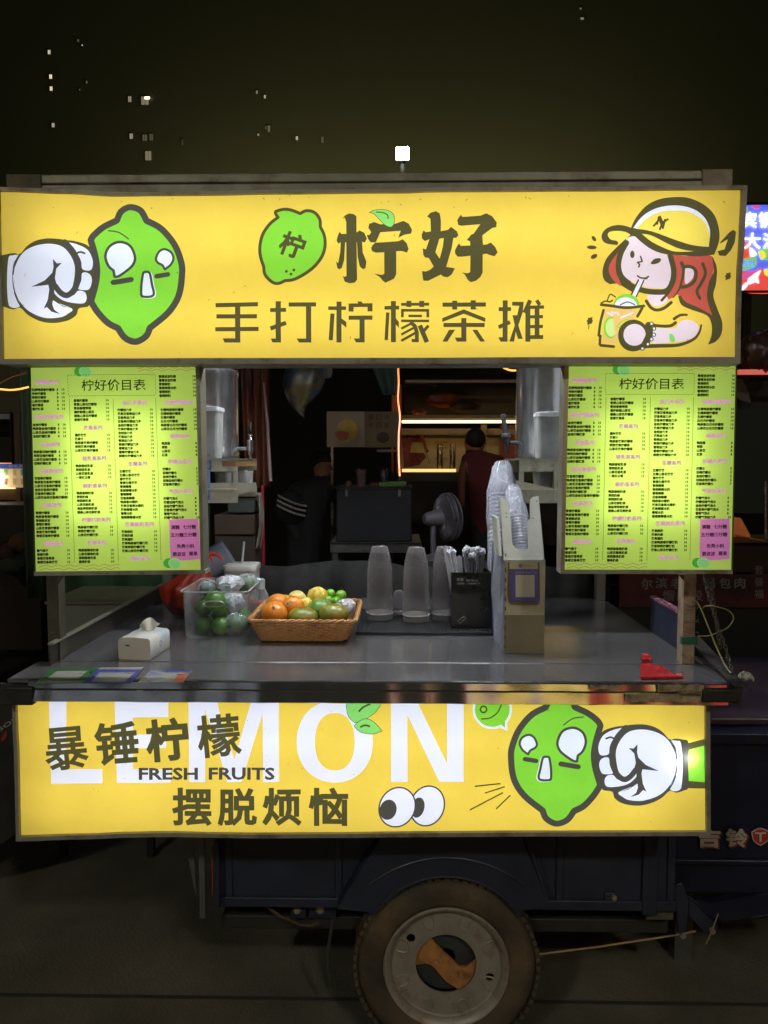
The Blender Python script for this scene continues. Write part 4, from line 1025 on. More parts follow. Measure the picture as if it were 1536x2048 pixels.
# cargo bed below
BD0, BD1 = 0.30, 1.15
zb0 = Z(1812, 0.30); zb1 = CT - 0.031
xb0, xb1 = X(433, 0.30, 1750), X(1352, 0.30, 1750)
B().box(xb0, xb1, BD0, BD0 + 0.02, zb0, CT - 0.32).build('bed_side', BLUE, cart, bevel=0.003)
B().box(xb0, xb1, BD0 - 0.005, BD1, CT - 0.319, CT - 0.031).build('bed_body', BLUE, cart)
B().box(xb0, xb1, BD1 - 0.02, BD1, zb0, CT - 0.32).build('bed_side', BLUE, cart)
for k in range(5):
    xx = xb0 + (xb1 - xb0) * (0.02 + 0.24 * k)
    B().box(xx, xx + 0.022, BD0 - 0.008, BD0 - 0.0005, zb0 + 0.004, CT - 0.33).build('side_rib', BLUE, cart, bevel=0.003)
B().box(xb0, xb1, BD0 - 0.012, BD0 - 0.0005, zb0 - 0.002, zb0 + 0.028).build('bed_rim', BLUE, cart, bevel=0.003)
# hanging angle bars on the left
for (pa, pb, ya, yb, m_) in ((398, 412, 1672, 1834, GREY), (424, 427.5, 1690, 1790, mat('red_strip', rgb(150, 70, 50), 0.5)), (429, 440, 1680, 1812, BLUE)):
    q0, q1 = at(pa, ya, 0.27), at(pb, yb, 0.27)
    B().box(q0.x, q1.x, 0.262, 0.275, q1.z, q0.z).build('hanging_bar', m_, cart, bevel=0.001)
B().prism([at(*p, 0.28) for p in ((370, 1673), (385, 1673), (388, 1720), (393, 1790), (388, 1775), (378, 1725), (368, 1700))], (0, 0.003, 0)).build('bent_flap', GREY, cart)
# frame rails, spring hangers, bolts
zr_a, zr_b = Z(1838, 0.42), Z(1812, 0.42)
B().box(X(440, 0.42), X(1345, 0.42), 0.36, 0.42, zr_a, zr_b).build('frame_beam', mat('chassis', rgb(52, 50, 44), 0.6, 0.3, var=0.3), cart, bevel=0.004)
B().box(X(440, 0.42), X(1345, 0.42), 0.98, 1.04, zr_a, zr_b).build('frame_beam', mat('chassis', rgb(52, 50, 44), 0.6, 0.3), cart, bevel=0.004)
for (pa, pb, ya, yb, yd) in ((582, 612, 1800, 1838, 0.33), (1210, 1232, 1786, 1812, 0.29), (1288, 1314, 1672, 1832, 0.285)):
    q0, q1 = at(pa, ya, yd), at(pb, yb, yd)
    B().box(q0.x, q1.x, yd, yd + 0.03, q1.z, q0.z).build('spring_hanger', BLUE, cart, bevel=0.003)
for (px_, py_, r_, yd) in ((594, 1822, 0.0105, 0.325), (640, 1820, 0.013, 0.34), (1229, 1797, 0.008, 0.285)):
    c_ = at(px_, py_, yd)
    B().lathe([(0, -0.012), (r_ * 0.8, -0.012), (r_, -0.008), (r_, 0.0), (r_ * 0.8, 0.002)], c_, 14, ax=(0, -1, 0)).build('bolt', mat('bolt_steel', rgb(176, 164, 130), 0.4, 0.6), cart)
B().box(X(612, 0.34), X(668, 0.34), 0.34, 0.36, Z(1838, 0.34), Z(1800, 0.34)).build('spring_hanger', BLUE, cart)
# bent hook rod and hanging hose
pts = [at(*p, 0.32) for p in ((462, 1752), (480, 1772), (515, 1800), (560, 1832), (600, 1850), (622, 1852), (638, 1845))]
B().tube(pts, 0.0042, 8).build('hook_rod', RUSTY, cart)
pts = [at(*p, 0.36) for p in ((668, 1800), (664, 1850), (656, 1900), (655, 1940), (662, 1976))]
B().tube(pts, 0.0055, 8).build('hose', mat('hose_rubber', rgb(60, 58, 48), 0.7), cart)
# mudguard: plate with an arch cut out
YG = 0.238
def px(*p): return [at(a, c_, YG) for a, c_ in p]
ctr = (893, 1931); ra = 178
a0 = math.atan2(ctr[1] - 1823, ctr[0] - 737); 
arc = [(ctr[0] - ra * math.cos(t), ctr[1] - ra * math.sin(t)) for t in [math.radians(34) + (math.radians(146) - math.radians(34)) * k / 26 for k in range(27)]]
gp = [(674, 1818), (735, 1824)] + arc + [(1046, 1821), (1100, 1814), (1085, 1776), (1052, 1700), (1040, 1668), (768, 1668), (740, 1712)]
# top bulges: outline plus turned lips
B().prism(px(*gp), (0, 0.004, 0)).build('mudguard', BLUE, cart)
lip = B(); lip.tube(px(*arc), 0.004, 6); lip.build('mudguard_lip', BLUE, cart)
seam = [(ctr[0] - 232 * math.cos(t), ctr[1] - 215 * math.sin(t)) for t in [math.radians(48) + math.radians(84) * k / 20 for k in range(21)]]
B().tube(px(*seam), 0.0035, 6).build('mudguard_crease', BLUE, cart)
B().bar(at(1054, 1672, YG - 0.002), at(1098, 1812, YG - 0.002), 0.006, 0.006).build('mudguard_crease', BLUE, cart)
gb = B()
gtop = []
for (a_, c_) in ((674, 1818), (740, 1712), (768, 1668), (1040, 1668), (1052, 1700), (1085, 1776), (1100, 1814)):
    gtop.append(at(a_, c_, YG))
for i, p in enumerate(gtop): gb.v += [p + Vector((0, 0.0045, 0)), p + Vector((0, 0.16, 0))]
gb.f = [(2 * i, 2 * i + 1, 2 * i + 3, 2 * i + 2) for i in range(len(gtop) - 1)]; gb.m = [0] * len(gb.f)
gb.build('mudguard_top', BLUE, cart, solid=0.002)
# wheels
TYRE = mat('dusty_tyre', rgb(62, 56, 42), 0.85, var=0.45, scale=9, bump=0.002, bscale=70, col2=rgb(92, 76, 52), mixscale=5, mixpos=0.54, mixw=0.14)
RIM = mat('painted_rim', rgb(152, 144, 128), 0.48, 0.3, var=0.2, scale=14, bump=0.0008, bscale=60, col2=rgb(120, 98, 74), mixscale=9, mixpos=0.6)
RW = 0.273
def wheel(cx, cyy, cz, face=-1):
    w = B()
    ro, tw = RW, 0.115
    prof = [(0.172, 0.012), (0.178, 0.004), (0.190, 0.0), (0.205, -0.004), (0.222, -0.006), (0.238, -0.002), (0.248, 0.008), (0.2565, 0.026), (ro, 0.045), (ro, 0.070), (0.2565, 0.090), (0.248, 0.108), (0.225, 0.118), (0.19, 0.116), (0.172, 0.104)]
    prof = [(r, -face * h) if False else (r, h) for r, h in prof]
    w.lathe([(r * 1.04, h) for r, h in prof[:8]] + [(ro, 0.045), (ro, 0.070)] + [(r * 1.04, h) for r, h in prof[10:]], (cx, cyy, cz), 72, ax=(0, -face, 0), cap=False)
    hub = w.build('wheel', TYRE, cart, smooth=50)
    t = B()   # tread blocks round the shoulder
    for k in range(64):
        a = 2 * math.pi * k / 64
        for s_, off in ((0.022, 0), (0.094, 0.5)):
            an = a + off * math.pi / 32
            c_ = Vector((cx + math.cos(an) * (ro - 0.005), cyy + s_, cz + math.sin(an) * (ro - 0.005)))
            rad = Vector((math.cos(an), 0, math.sin(an))); tan = Vector((-math.sin(an), 0, math.cos(an))); ax_ = Vector((0, 1, 0))
            vs = [c_ + rad * i * 0.0055 + tan * j * 0.008 + ax_ * l * 0.020 for i in (-1, 1) for j in (-1, 1) for l in (-1, 1)]
            t.add(vs, [(0, 1, 3, 2), (4, 6, 7, 5), (0, 4, 5, 1), (2, 3, 7, 6), (0, 2, 6, 4), (1, 5, 7, 3)])
    t.build('tread_blocks', TYRE, hub, kind='stuff')
    r = B()   # rim: flange, well, disc
    r.lathe([(a_ * 1.04, h_) for a_, h_ in ((0.160, 0.055), (0.163, 0.02), (0.172, 0.012), (0.1785, -0.001), (0.1745, -0.006), (0.168, -0.004), (0.163, 0.004), (0.158, 0.008), (0.156, 0.018), (0.1515, 0.020))], (cx, cyy, cz), 64, ax=(0, -face, 0), cap=False)
    r.build('rim', RIM, hub, smooth=45)
    # disc with central hole, two valve holes
    d = B(); n_ = 72; holes = [(math.radians(143), 0.130, 0.0130), (math.radians(-17), 0.135, 0.0130)]
    outer = [Vector((math.cos(2 * math.pi * k / n_) * 0.1585, math.sin(2 * math.pi * k / n_) * 0.1585, 0)) for k in range(n_)]
    inner = [Vector((math.cos(-2 * math.pi * k / 48) * 0.090, math.sin(-2 * math.pi * k / 48) * 0.090, 0)) for k in range(48)]
    hl = [[Vector((math.cos(a) * rr + math.cos(-2 * math.pi * k / 14) * hr, math.sin(a) * rr + math.sin(-2 * math.pi * k / 14) * hr, 0)) for k in range(14)] for a, rr, hr in holes]
    loops = [outer, inner] + hl; allv = [v for l_ in loops for v in l_]
    tr = tessellate_polygon(loops)
    vs = [(cx + v.x, cyy + 0.020, cz + v.y) for v in allv] + [(cx + v.x, cyy + 0.026, cz + v.y) for v in allv]
    N_ = len(allv); fs = [tuple(t_) for t_ in tr] + [tuple(i + N_ for i in t_) for t_ in tr]
    k0 = 0
    for l_ in loops:
        for k in range(len(l_)): fs.append((k0 + k, k0 + (k + 1) % len(l_), k0 + (k + 1) % len(l_) + N_, k0 + k + N_))
        k0 += len(l_)
    d.add(vs, fs); d.build('rim_disc', RIM, hub, smooth=30)
    for k in range(8):   # pressed half-round lugs
        a = math.radians(22 + 45 * k); rc = 0.137
        if k in (3,): a += 0.02
        mid = Vector((cx + rc * math.cos(a), cyy + 0.0185, cz + rc * math.sin(a))); rad = Vector((math.cos(a), 0, math.sin(a))); tan = Vector((-math.sin(a), 0, math.cos(a)))
        pts = [mid + rad * (0.016 - 0.0) + tan * 0.0165] + [mid - rad * 0.0165 * math.sin(t_) * 1.15 + tan * 0.0165 * math.cos(t_) for t_ in [math.pi * j / 10 for j in range(11)]] + [mid + rad * 0.016 - tan * 0.0165]
        B().tube(pts, 0.0030, 6).build('pressed_lug', RIM, hub)
    return hub
hub1 = wheel(WH.x, 0.25, RW)
hub2 = hub1.copy(); COL.objects.link(hub2); hub2.parent = cart
for ch in list(hub1.children): c_ = ch.copy(); COL.objects.link(c_); c_.parent = hub2
hub2.location = (0, 0.72, 0)
# hub plate seen through the rim hole: dark drum with a rust coloured torque bracket
B().lathe([(0.0, 0.0), (0.098, 0.0), (0.1, 0.01), (0.1, 0.05)], (WH.x, 0.30, RW), 40, ax=(0, 1, 0)).build('brake_drum', mat('drum_grey', rgb(50, 54, 50), 0.6, var=0.15), cart)
ctr_ = (892, 1921)
def hp(*p): return [at(660 + a / 3.339, 1700 + c_ / 3.339, 0.285) for a, c_ in p]
BRK = mat('orange_rust', rgb(178, 124, 66), 0.65, 0.1, var=0.3, scale=24, bump=0.0015, bscale=80, col2=rgb(112, 84, 50), mixscale=22, mixpos=0.58)
B().prism(hp((500,600),(560,640),(655,580),(770,690),(870,785),(905,783),(985,735),(1050,760),(980,870),(870,935),(780,880),(680,770),(640,755),(560,768),(500,790)), (0, 0.008, 0)).build('axle_bracket', BRK, cart, bevel=0.001)
B().tube([(WH.x, 0.30, RW), (WH.x, 0.98, RW)], 0.03, 16).build('axle', mat('chassis', rgb(52, 50, 44), 0.6, 0.3), cart)
# leaf springs
for k in range(3): B().tube([at(600 + 40 * k, 1826 + 3 * k, 0.39), at(893, 1868 + 5 * k, 0.39), at(1186 - 40 * k, 1826 + 3 * k, 0.39)], 0.006, 6).build('leaf_spring', mat('chassis', rgb(52, 50, 44), 0.6, 0.3), cart)
# brake rod and pivot arms at the front of the bed
B().tube([at(1078, 1908, 0.36), at(1200, 1893, 0.36), at(1345, 1871, 0.36), at(1392, 1862, 0.36)], 0.0032, 8).build('brake_rod', mat('rod_steel', rgb(170, 150, 110), 0.4, 0.5), cart)
B().prism([at(*p, 0.31) for p in ((1345, 1780), (1365, 1772), (1378, 1800), (1374, 1862), (1360, 1866), (1352, 1820))], (0, 0.012, 0)).build('pivot_arm', BLUE, cart, bevel=0.003)
B().prism([at(*p, 0.32) for p in ((1366, 1795), (1385, 1800), (1436, 1852), (1430, 1874), (1410, 1862), (1372, 1826))], (0, 0.012, 0)).build('pivot_arm', BLUE, cart, bevel=0.003)
for (a_, c_) in ((1367, 1873), (1426, 1864)):
    B().lathe([(0, -0.014), (0.0085, -0.013), (0.0085, 0.0)], at(a_, c_, 0.31), 14, ax=(0, -1, 0)).build('bolt', mat('bolt_steel', rgb(176, 164, 130), 0.4, 0.6), cart)
B().tube([at(1436, 1828, 0.30), at(1424, 1862, 0.30), at(1412, 1888, 0.30)], 0.0022, 6).build('split_pin', mat('rod_steel', rgb(170, 150, 110), 0.4, 0.5), cart)
q0, q1 = at(1296, 1775, 0.30), at(1350, 1845, 0.30)
B().box(q0.x, q1.x, 0.31, 0.34, q1.z, q0.z).build('end_plate', mat('grey_worn', rgb(92, 86, 66), 0.6, 0.2, var=0.3), cart, bevel=0.003)
# rear cloth hung behind the counter
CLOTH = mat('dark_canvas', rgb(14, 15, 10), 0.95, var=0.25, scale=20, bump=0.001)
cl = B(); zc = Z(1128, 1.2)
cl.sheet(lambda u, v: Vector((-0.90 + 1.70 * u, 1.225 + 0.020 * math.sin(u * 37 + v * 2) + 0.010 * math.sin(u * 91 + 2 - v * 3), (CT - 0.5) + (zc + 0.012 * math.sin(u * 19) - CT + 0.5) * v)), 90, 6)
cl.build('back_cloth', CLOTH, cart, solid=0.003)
# driver's end of the tricycle, to the right, with its lettering
CX0 = X(1357, 0.42, 1700)
BLUE2 = mat('blue_cab_paint', rgb(24, 28, 48), 0.35, 0.0, var=0.2, scale=6, bump=0.0008, col2=rgb(60, 48, 38), mixscale=4, mixpos=0.7)
trike = thing('cargo_tricycle', 'dark blue cargo tricycle right of the cart with white lettering and red shield badge', 'tricycle', (CX0 + 0.7, 0.9, 0))
cb_ = B()
prof = [(CX0, 0.42, Z(1850, 0.42)), (CX0, 0.42, Z(1420, 0.42))]
zA, zB_, zC = Z(1783, 0.46), Z(1702, 0.46), Z(1462, 0.46)
cb_.box(CX0, CX0 + 1.5, 0.46, 1.4, zA, zC); cb_.build('body', BLUE2, trike, bevel=0.01)
B().box(CX0 - 0.002, CX0 + 1.5, 0.445, 0.4595, zB_ - 0.03, zB_ - 0.012).build('body_crease', BLUE2, trike, bevel=0.004)
B().box(CX0 - 0.002, CX0 + 1.5, 0.44, 0.4595, zC - 0.03, zC + 0.006).build('body_rim', BLUE2, trike, bevel=0.004)
B().prism([at(*p, 0.45) for p in ((1352, 1790), (1420, 1805), (1536, 1788), (1700, 1760), (1700, 1812), (1536, 1830), (1450, 1842), (1400, 1828))], (0, 0.02, 0)).build('lower_skirt', BLUE2, trike, bevel=0.004)
B().box(CX0 + 0.01, CX0 + 1.5, 0.52, 1.2, zC + 0.002, zC + 0.03).build('seat_deck', mat('deck_vinyl', rgb(66, 52, 54), 0.35, var=0.3), trike, bevel=0.008)
LTR = mat('white_lettering', rgb(190, 188, 172), 0.5, var=0.1)
for ch, cx_, w_ in (('吉', 1418, 46), ('铃', 1474, 46)):
    V, PP = put_text(ch, cx_, 1676, w=w_, h=38, offset=0.035)
    sh_ = B().add([at(x + 3, y + 3, 0.4445) for x, y in V], PP); sh_.build('lettering_shadow', mat('red_lettering', rgb(160, 60, 44), 0.5), trike, smooth=0)
    lt_ = B().add([at(x, y, 0.4435) for x, y in V], PP); lt_.build('lettering', LTR, trike, smooth=0)
SR = mat('shield_red', rgb(170, 56, 44), 0.45, var=0.1)
s_ = smooth_loop([(1503, 1664), (1521, 1656), (1541, 1664), (1538, 1680), (1521, 1692), (1507, 1682)], corners=(0, 2, 4))
B().prism([at(x, y, 0.4440) for x, y in s_], (0, 0.002, 0)).build('shield_badge', LTR, trike)
s2_ = [(1521 + (x - 1521) * 0.88, 1673 + (y - 1673) * 0.88) for x, y in s_]
B().prism([at(x, y, 0.4425) for x, y in s2_], (0, 0.001, 0)).build('shield_field', SR, trike)
b_ = B()
for (xa_, ya_, xb_, yb_) in ((1510, 1665, 1532, 1668), (1519, 1668, 1523.5, 1684)): b_.prism([at(*p, 0.4412) for p in ((xa_, ya_), (xb_, ya_), (xb_, yb_), (xa_, yb_))], (0, 0.0008, 0))
b_.build('shield_letter', LTR, trike)
for xx in (CX0 + 1.1,):
    pass
w2 = B(); w2.lathe([(0.10, 0.0), (0.2, -0.005), (0.25, 0.02), (0.258, 0.05), (0.25, 0.09), (0.2, 0.11), (0.1, 0.1)], (CX0 + 1.1, 0.75, 0.258), 40, ax=(0, 1, 0)); w2.build('wheel', TYRE, trike)
w2 = B(); w2.box(CX0 + 0.1, CX0 + 0.16, 0.7, 0.76, 0, zA); w2.build('stand_leg', GREY, trike)
# ================================================================== ON THE COUNTER
def onc(px_, py_, z=None): return atz(px_, py_, CT if z is None else z)
# --- tissue pack
tp = onc(270, 1318)
tis = thing('tissue_pack', 'soft pastel pack of tissues with one white sheet pulled up, left on the counter', 'tissues', tp)
A = onc(238, 1318); Bp = onc(300, 1321); Cc = onc(338, 1297)
ex = (Bp - A); ey = (Cc - Bp); 
wT, dT, hT = ex.length, ey.length, 0.062
ux = ex.normalized(); uy = Vector((-ux.y, ux.x, 0)); uy = ey.normalized()
PACK = mat('pack_film', rgb(206, 204, 192), 0.3, var=0.04, col2=rgb(150, 176, 210), mixscale=16, mixpos=0.60, mixw=0.10, bump=0.001, bscale=30)
PACKE = mat('pack_end', rgb(196, 190, 172), 0.35, var=0.06, bump=0.001, bscale=25)
def pk_(u, v, w_): return A + ux * wT * u + uy * dT * v + Vector((0, 0, hT * w_))
pb = B()
sec = [(0.02, 0.0), (-0.01, 0.06), (-0.02, 0.5), (-0.01, 0.88), (0.05, 0.99), (0.5, 1.03), (0.95, 0.99), (1.01, 0.9), (1.02, 0.5), (1.01, 0.06), (0.98, 0.0)]
N_ = len(sec); nv = 8
for j in range(nv + 1):
    v = j / nv; k = 1 - 0.03 * math.cos(v * 9) 
    for (u, w_) in sec: pb.v.append(pk_(0.5 + (u - 0.5) * k, v, w_ * (0.98 + 0.02 * math.sin(v * 12 + u * 5))))
for j in range(nv):
    for i in range(N_): pb.f.append((j * N_ + i, j * N_ + (i + 1) % N_, (j + 1) * N_ + (i + 1) % N_, (j + 1) * N_ + i)); pb.m.append(0)
pb.build('pack_sleeve', PACK, tis, smooth=50)
for v in (0.0, 1.0):
    eb = B(); eb.v = [pk_(u, v, w_) for u, w_ in sec]; c_ = pk_(0.5, v + (-0.03 if v == 0 else 0.03), 0.5); eb.v.append(c_)
    eb.f = [(i, (i + 1) % N_, N_) for i in range(N_)]; eb.m = [0] * N_; eb.build('pack_end', PACKE, tis, smooth=60)
tb = B()
def tiss(u, v):
    # sheet pulled out of the slot: narrow at the foot, folded and drooping to the right
    x = 0.30 + 0.42 * u + 0.14 * (v ** 1.5) * (u - 0.3); h_ = 1.03 + v * (0.60 - 0.55 * max(0, u - 0.45) ** 1.2) * math.sin(min(1, (u + 0.12) * 1.5) * math.pi * 0.55)
    return pk_(x + 0.10 * v * u, 0.62 + 0.05 * math.sin(u * 9 + v * 3) + 0.10 * v * u, h_)
tb.sheet(tiss, 16, 8); tb.build('tissue_sheet', mat('tissue_paper', rgb(212, 208, 196), 0.9, var=0.03), tis, smooth=60)
VI = mat('violet_print', rgb(74, 66, 160), 0.5)
V, PP = put_text('NO', 0, 0, w=0.036, h=0.018)
B().add([pk_(1.026, 0.45 + x / dT * 1.0, 0.52 - y / hT) for x, y in V], PP).build('pack_logo', VI, tis, smooth=0)
B().box(0, 1, 0, 1, 0, 1); lb = B(); lb.add([pk_(u, -0.02 - 0.035 * (0.5 - abs(u - 0.5)), w_) for u, w_ in ((0.24, 0.62), (0.38, 0.62), (0.38, 0.70), (0.24, 0.70))], [(0, 1, 2, 3)]); lb.build('pack_stamp', VI, tis, smooth=0)
# --- payment cards taped to the flap (their codes are left blank)
def flat(pts, h): return [atz(a, c_, CT + h) for a, c_ in pts]
def card(label, outer, inner, colr, extra=()):
    c4 = flat(outer, 0.0); cen = sum(c4, Vector()) / 4
    r = thing('payment_card', label, 'card', cen, 'payment cards taped on the counter flap')
    B().prism([p + Vector((0, 0, 0.0002)) for p in c4], (0, 0, 0.0012)).build('card_sheet', colr, r)
    B().prism([p + Vector((0, 0, 0.0018)) for p in flat(inner, 0)], (0, 0, 0.0004)).build('white_panel', mat('card_white', rgb(150, 150, 140), 0.3, var=0.12, scale=90), r)
    for nm, q_, m_ in extra: B().prism([p + Vector((0, 0, 0.0018)) for p in flat(q_, 0)], (0, 0, 0.0004)).build(nm, m_, r)
    return r
card('green bordered payment card at the far left end of the flap', [(70, 1368.5), (101, 1337.5), (199, 1336), (165, 1366.5)], [(95, 1358.5), (113, 1343.5), (175, 1343), (157, 1358.5)], mat('card_green', rgb(56, 96, 56), 0.3, var=0.15), [('white_edge', [(70, 1368.3), (77, 1363.5), (169, 1363), (165, 1366.3)], mat('card_white', rgb(150, 150, 140), 0.3))])
card('blue bordered payment card, middle of three on the flap', [(164, 1367), (200, 1336), (288, 1335), (262, 1367)], [(182, 1365), (199, 1346.5), (270, 1346), (249, 1365)], mat('card_blue', rgb(64, 70, 140), 0.3, var=0.15), [('white_edge', [(196, 1340.5), (201, 1336.6), (287, 1335.8), (283, 1340)], mat('card_white', rgb(150, 150, 140), 0.3))])
card('pastel and orange payment card, right one of three on the flap', [(275, 1366), (300, 1342), (384, 1341.5), (366, 1365.5)], [(318, 1365), (324, 1353.5), (352, 1353.5), (347, 1365)], mat('card_pastel', rgb(150, 150, 140), 0.3, var=0.1, col2=rgb(92, 96, 150), mixscale=22, mixpos=0.55), [('orange_patch', [(349, 1365), (355, 1349), (378, 1349), (366, 1365)], mat('card_orange', rgb(180, 96, 66), 0.3)), ('blue_band', [(322, 1345), (325, 1341.9), (383.5, 1341.7), (381, 1345)], mat('card_blue', rgb(64, 70, 140), 0.3))])
# --- red plastic bag
RBAG = clear('red_bag_film', (0.55, 0.10, 0.05, 1), rgb(176, 58, 38), fac=0.55, rough=0.25, bump=0.004, bscale=30)
c_ = onc(360, 1240); c_.y += 0.06
rb = thing('plastic_bag', 'knotted red plastic bag slumped behind the clear tub of limes', 'bag', c_)
b_ = B()
def bagf(u, v):
    a = u * 2 * math.pi; t = v
    prof = 0.095 * (math.sin(min(1, t * 1.25 + 0.05) * math.pi * 0.62) ** 0.7) if t < 0.55 else 0.095 * (1 - ((t - 0.55) / 0.45) ** 0.75 * 0.86)
    r_ = prof * (1 + 0.10 * math.sin(a * 7 + t * 3) * t + 0.05 * math.sin(a * 13 + 1))
    return c_ + Vector((math.cos(a) * r_ * 1.05 + 0.07 * t * t, math.sin(a) * r_ * 0.9, 0.002 + 0.20 * t))
b_.sheet(bagf, 56, 18); b_.build('bag_body', RBAG, rb, smooth=60)
top = c_ + Vector((0.07, 0, 0.198))
for k in range(6):
    a = k * 1.05; pts = [top + Vector((0, 0, -0.01))] + [top + Vector((math.cos(a) * 0.02 * t + 0.012 * t, math.sin(a) * 0.03 * t, 0.028 * math.sin(t * 1.3))) for t in (0.6, 1.2, 1.8, 2.3)]
    B().tube(pts, [0.006, 0.007, 0.006, 0.005, 0.002], 6).build('bag_knot', mat('red_bag_opaque', rgb(190, 62, 40), 0.3, var=0.25, scale=60), rb)
B().ball(c_ + Vector((0, 0, 0.07)), (0.075, 0.065, 0.066), 16, 10, jit=0.06, seed=4).build('bag_contents', mat('dark_fill', rgb(60, 24, 16), 0.8, var=0.3), rb)
# --- clear tub with limes
FL = onc(368, 1278); FR = onc(490, 1278)
dpt = 0.27; hT2 = 0.150
tub_c = (FL + FR) / 2
tub = thing('clear_tub', 'open clear plastic tub full of limes left of the wicker basket', 'tub', tub_c)
CLR = clear('tub_plastic', (0.93, 0.95, 0.95, 1), rgb(170, 176, 172), fac=0.10, rough=0.12, bump=0.0006, bscale=20)
wb, wt_ = (FR - FL).length / 2, 0.101
def ring(hw, y0, y1, z, r_, n=6):
    pts = []
    for (sx_, sy_, a0_) in ((1, 0, -90), (1, 1, 0), (-1, 1, 90), (-1, 0, 180)):
        cx_ = tub_c.x + sx_ * (hw - r_); cy_ = (y0 + r_) if sy_ == 0 else (y1 - r_)
        for k in range(n + 1):
            a = math.radians(a0_ + 90 * k / n); pts.append(Vector((cx_ + math.cos(a) * r_, cy_ + math.sin(a) * r_, z)))
    return pts
y0 = tub_c.y
levels = [ring(wb - 0.004, y0 + 0.004, y0 + dpt - 0.02, CT + 0.002, 0.02), ring(wb, y0, y0 + dpt - 0.016, CT + 0.008, 0.022)] + [ring(wb + (wt_ - wb) * t, y0 - 0.004 * t, y0 + dpt - 0.016 + 0.016 * t, CT + 0.008 + (hT2 - 0.010) * t, 0.022) for t in (0.33, 0.66, 0.97)] + [ring(wt_ + 0.006, y0 - 0.010, y0 + dpt + 0.006, CT + hT2, 0.024)]
tb = B(); n_ = len(levels[0])
for l_ in levels: tb.v += l_
for i in range(len(levels) - 1):
    for k in range(n_): tb.f.append((i * n_ + k, i * n_ + (k + 1) % n_, (i + 1) * n_ + (k + 1) % n_, (i + 1) * n_ + k)); tb.m.append(0)
tb.f.append(tuple(range(n_))); tb.m.append(0)
tb.build('tub_wall', CLR, tub, smooth=50)
EDG = clear('tub_edge', (0.85, 0.88, 0.86, 1), rgb(190, 194, 188), fac=0.5, rough=0.2)
B().tube(levels[-1], 0.0022, 6, closed=True).build('tub_rim', EDG, tub)
hg = [Vector((tub_c.x + 0.033 * math.copysign(abs(math.cos(t)) ** 0.7, math.cos(t)), y0 - 0.0055, CT + 0.112 + 0.009 * math.sin(t))) for t in [2 * math.pi * k / 24 for k in range(24)]]
B().tube(hg, 0.0016, 6, closed=True).build('grip_ridge', EDG, tub)
LIM = mat('lime_skin', rgb(74, 122, 34), 0.35, var=0.25, scale=18, bump=0.0008, bscale=160, col2=rgb(140, 160, 60), mixscale=9, mixpos=0.60, coat=0.2)
LIMD = mat('lime_skin_dark', rgb(48, 92, 30), 0.35, var=0.25, scale=18, bump=0.0008, bscale=160, coat=0.2)
CBAG = clear('clear_bag_film', (0.92, 0.93, 0.95, 1), rgb(205, 208, 216), fac=0.20, rough=0.25, bump=0.002, bscale=50)
WBAG = clear('white_bag_film', (0.86, 0.88, 0.90, 1), rgb(220, 222, 230), fac=0.48, rough=0.45, bump=0.002, bscale=35)
limes = [(-0.045, 0.045, 0.036, 'dark green lime low in the front left corner of the tub'), (0.012, 0.040, 0.037, 'round lime in the middle of the tub floor'), (0.058, 0.046, 0.040, 'wrapped lime low at the front right of the tub'),
         (-0.055, 0.10, 0.035, 'lime behind the front left one in the tub'), (0.005, 0.105, 0.036, 'lime in the middle row of the tub'), (0.06, 0.115, 0.036, 'lime against the right wall of the tub'),
         (-0.05, 0.07, 0.088, 'lime in the second layer, left'), (0.005, 0.072, 0.092, 'pale lime seen behind the hand grip of the tub'), (-0.005, 0.04, 0.118, 'bright lime at the grip hole of the tub'), (-0.055, 0.13, 0.09, 'lime in the second layer, far left'),
         (0.055, 0.17, 0.038, 'lime at the back right of the tub'), (-0.02, 0.18, 0.038, 'lime at the back of the tub floor'), (-0.048, 0.12, 0.143, 'film wrapped lime on top at the left of the tub'), (0.066, 0.19, 0.148, 'shiny wrapped lime on top at the right of the tub'), (0.0, 0.20, 0.10, 'lime in the second layer at the back')]
for k, (dx, dy, dz, lab) in enumerate(limes):
    rr = 0.0275 + 0.003 * ((k * 7) % 3)
    lm = B().ball((tub_c.x + dx, y0 + dy, CT + dz - 0.004), (rr, rr, rr * 0.95), 20, 14, jit=0.006, seed=k).build('lime', LIM if k % 3 else LIMD, loc=(tub_c.x + dx, y0 + dy, CT + dz - rr), smooth=60)
    tag(lm, lab, 'lime', 'limes in the clear tub')
    if k in (2, 12, 13):
        B().ball((tub_c.x + dx, y0 + dy, CT + dz - 0.003), (rr * 1.12, rr * 1.12, rr * 1.1), 26, 16, jit=0.035, seed=k + 50, fold=9).build('wrap_film', CBAG, lm, smooth=40)
for k, (dx, dy, dz, r3, lab) in enumerate(((0.035, 0.09, 0.098, (0.038, 0.045, 0.036), 'cloudy plastic bag stuffed between limes inside the tub'), (0.022, 0.13, 0.155, (0.042, 0.05, 0.026), 'crumpled clear bag standing up on top of the tub'))):
    bg_ = B().ball((tub_c.x + dx, y0 + dy, CT + dz), r3, 40, 26, jit=0.075, seed=k + 20, fold=7).build('crumpled_bag', WBAG, loc=(tub_c.x + dx, y0 + dy, CT + dz - r3[2]), smooth=30)
    tag(bg_, lab, 'bag')
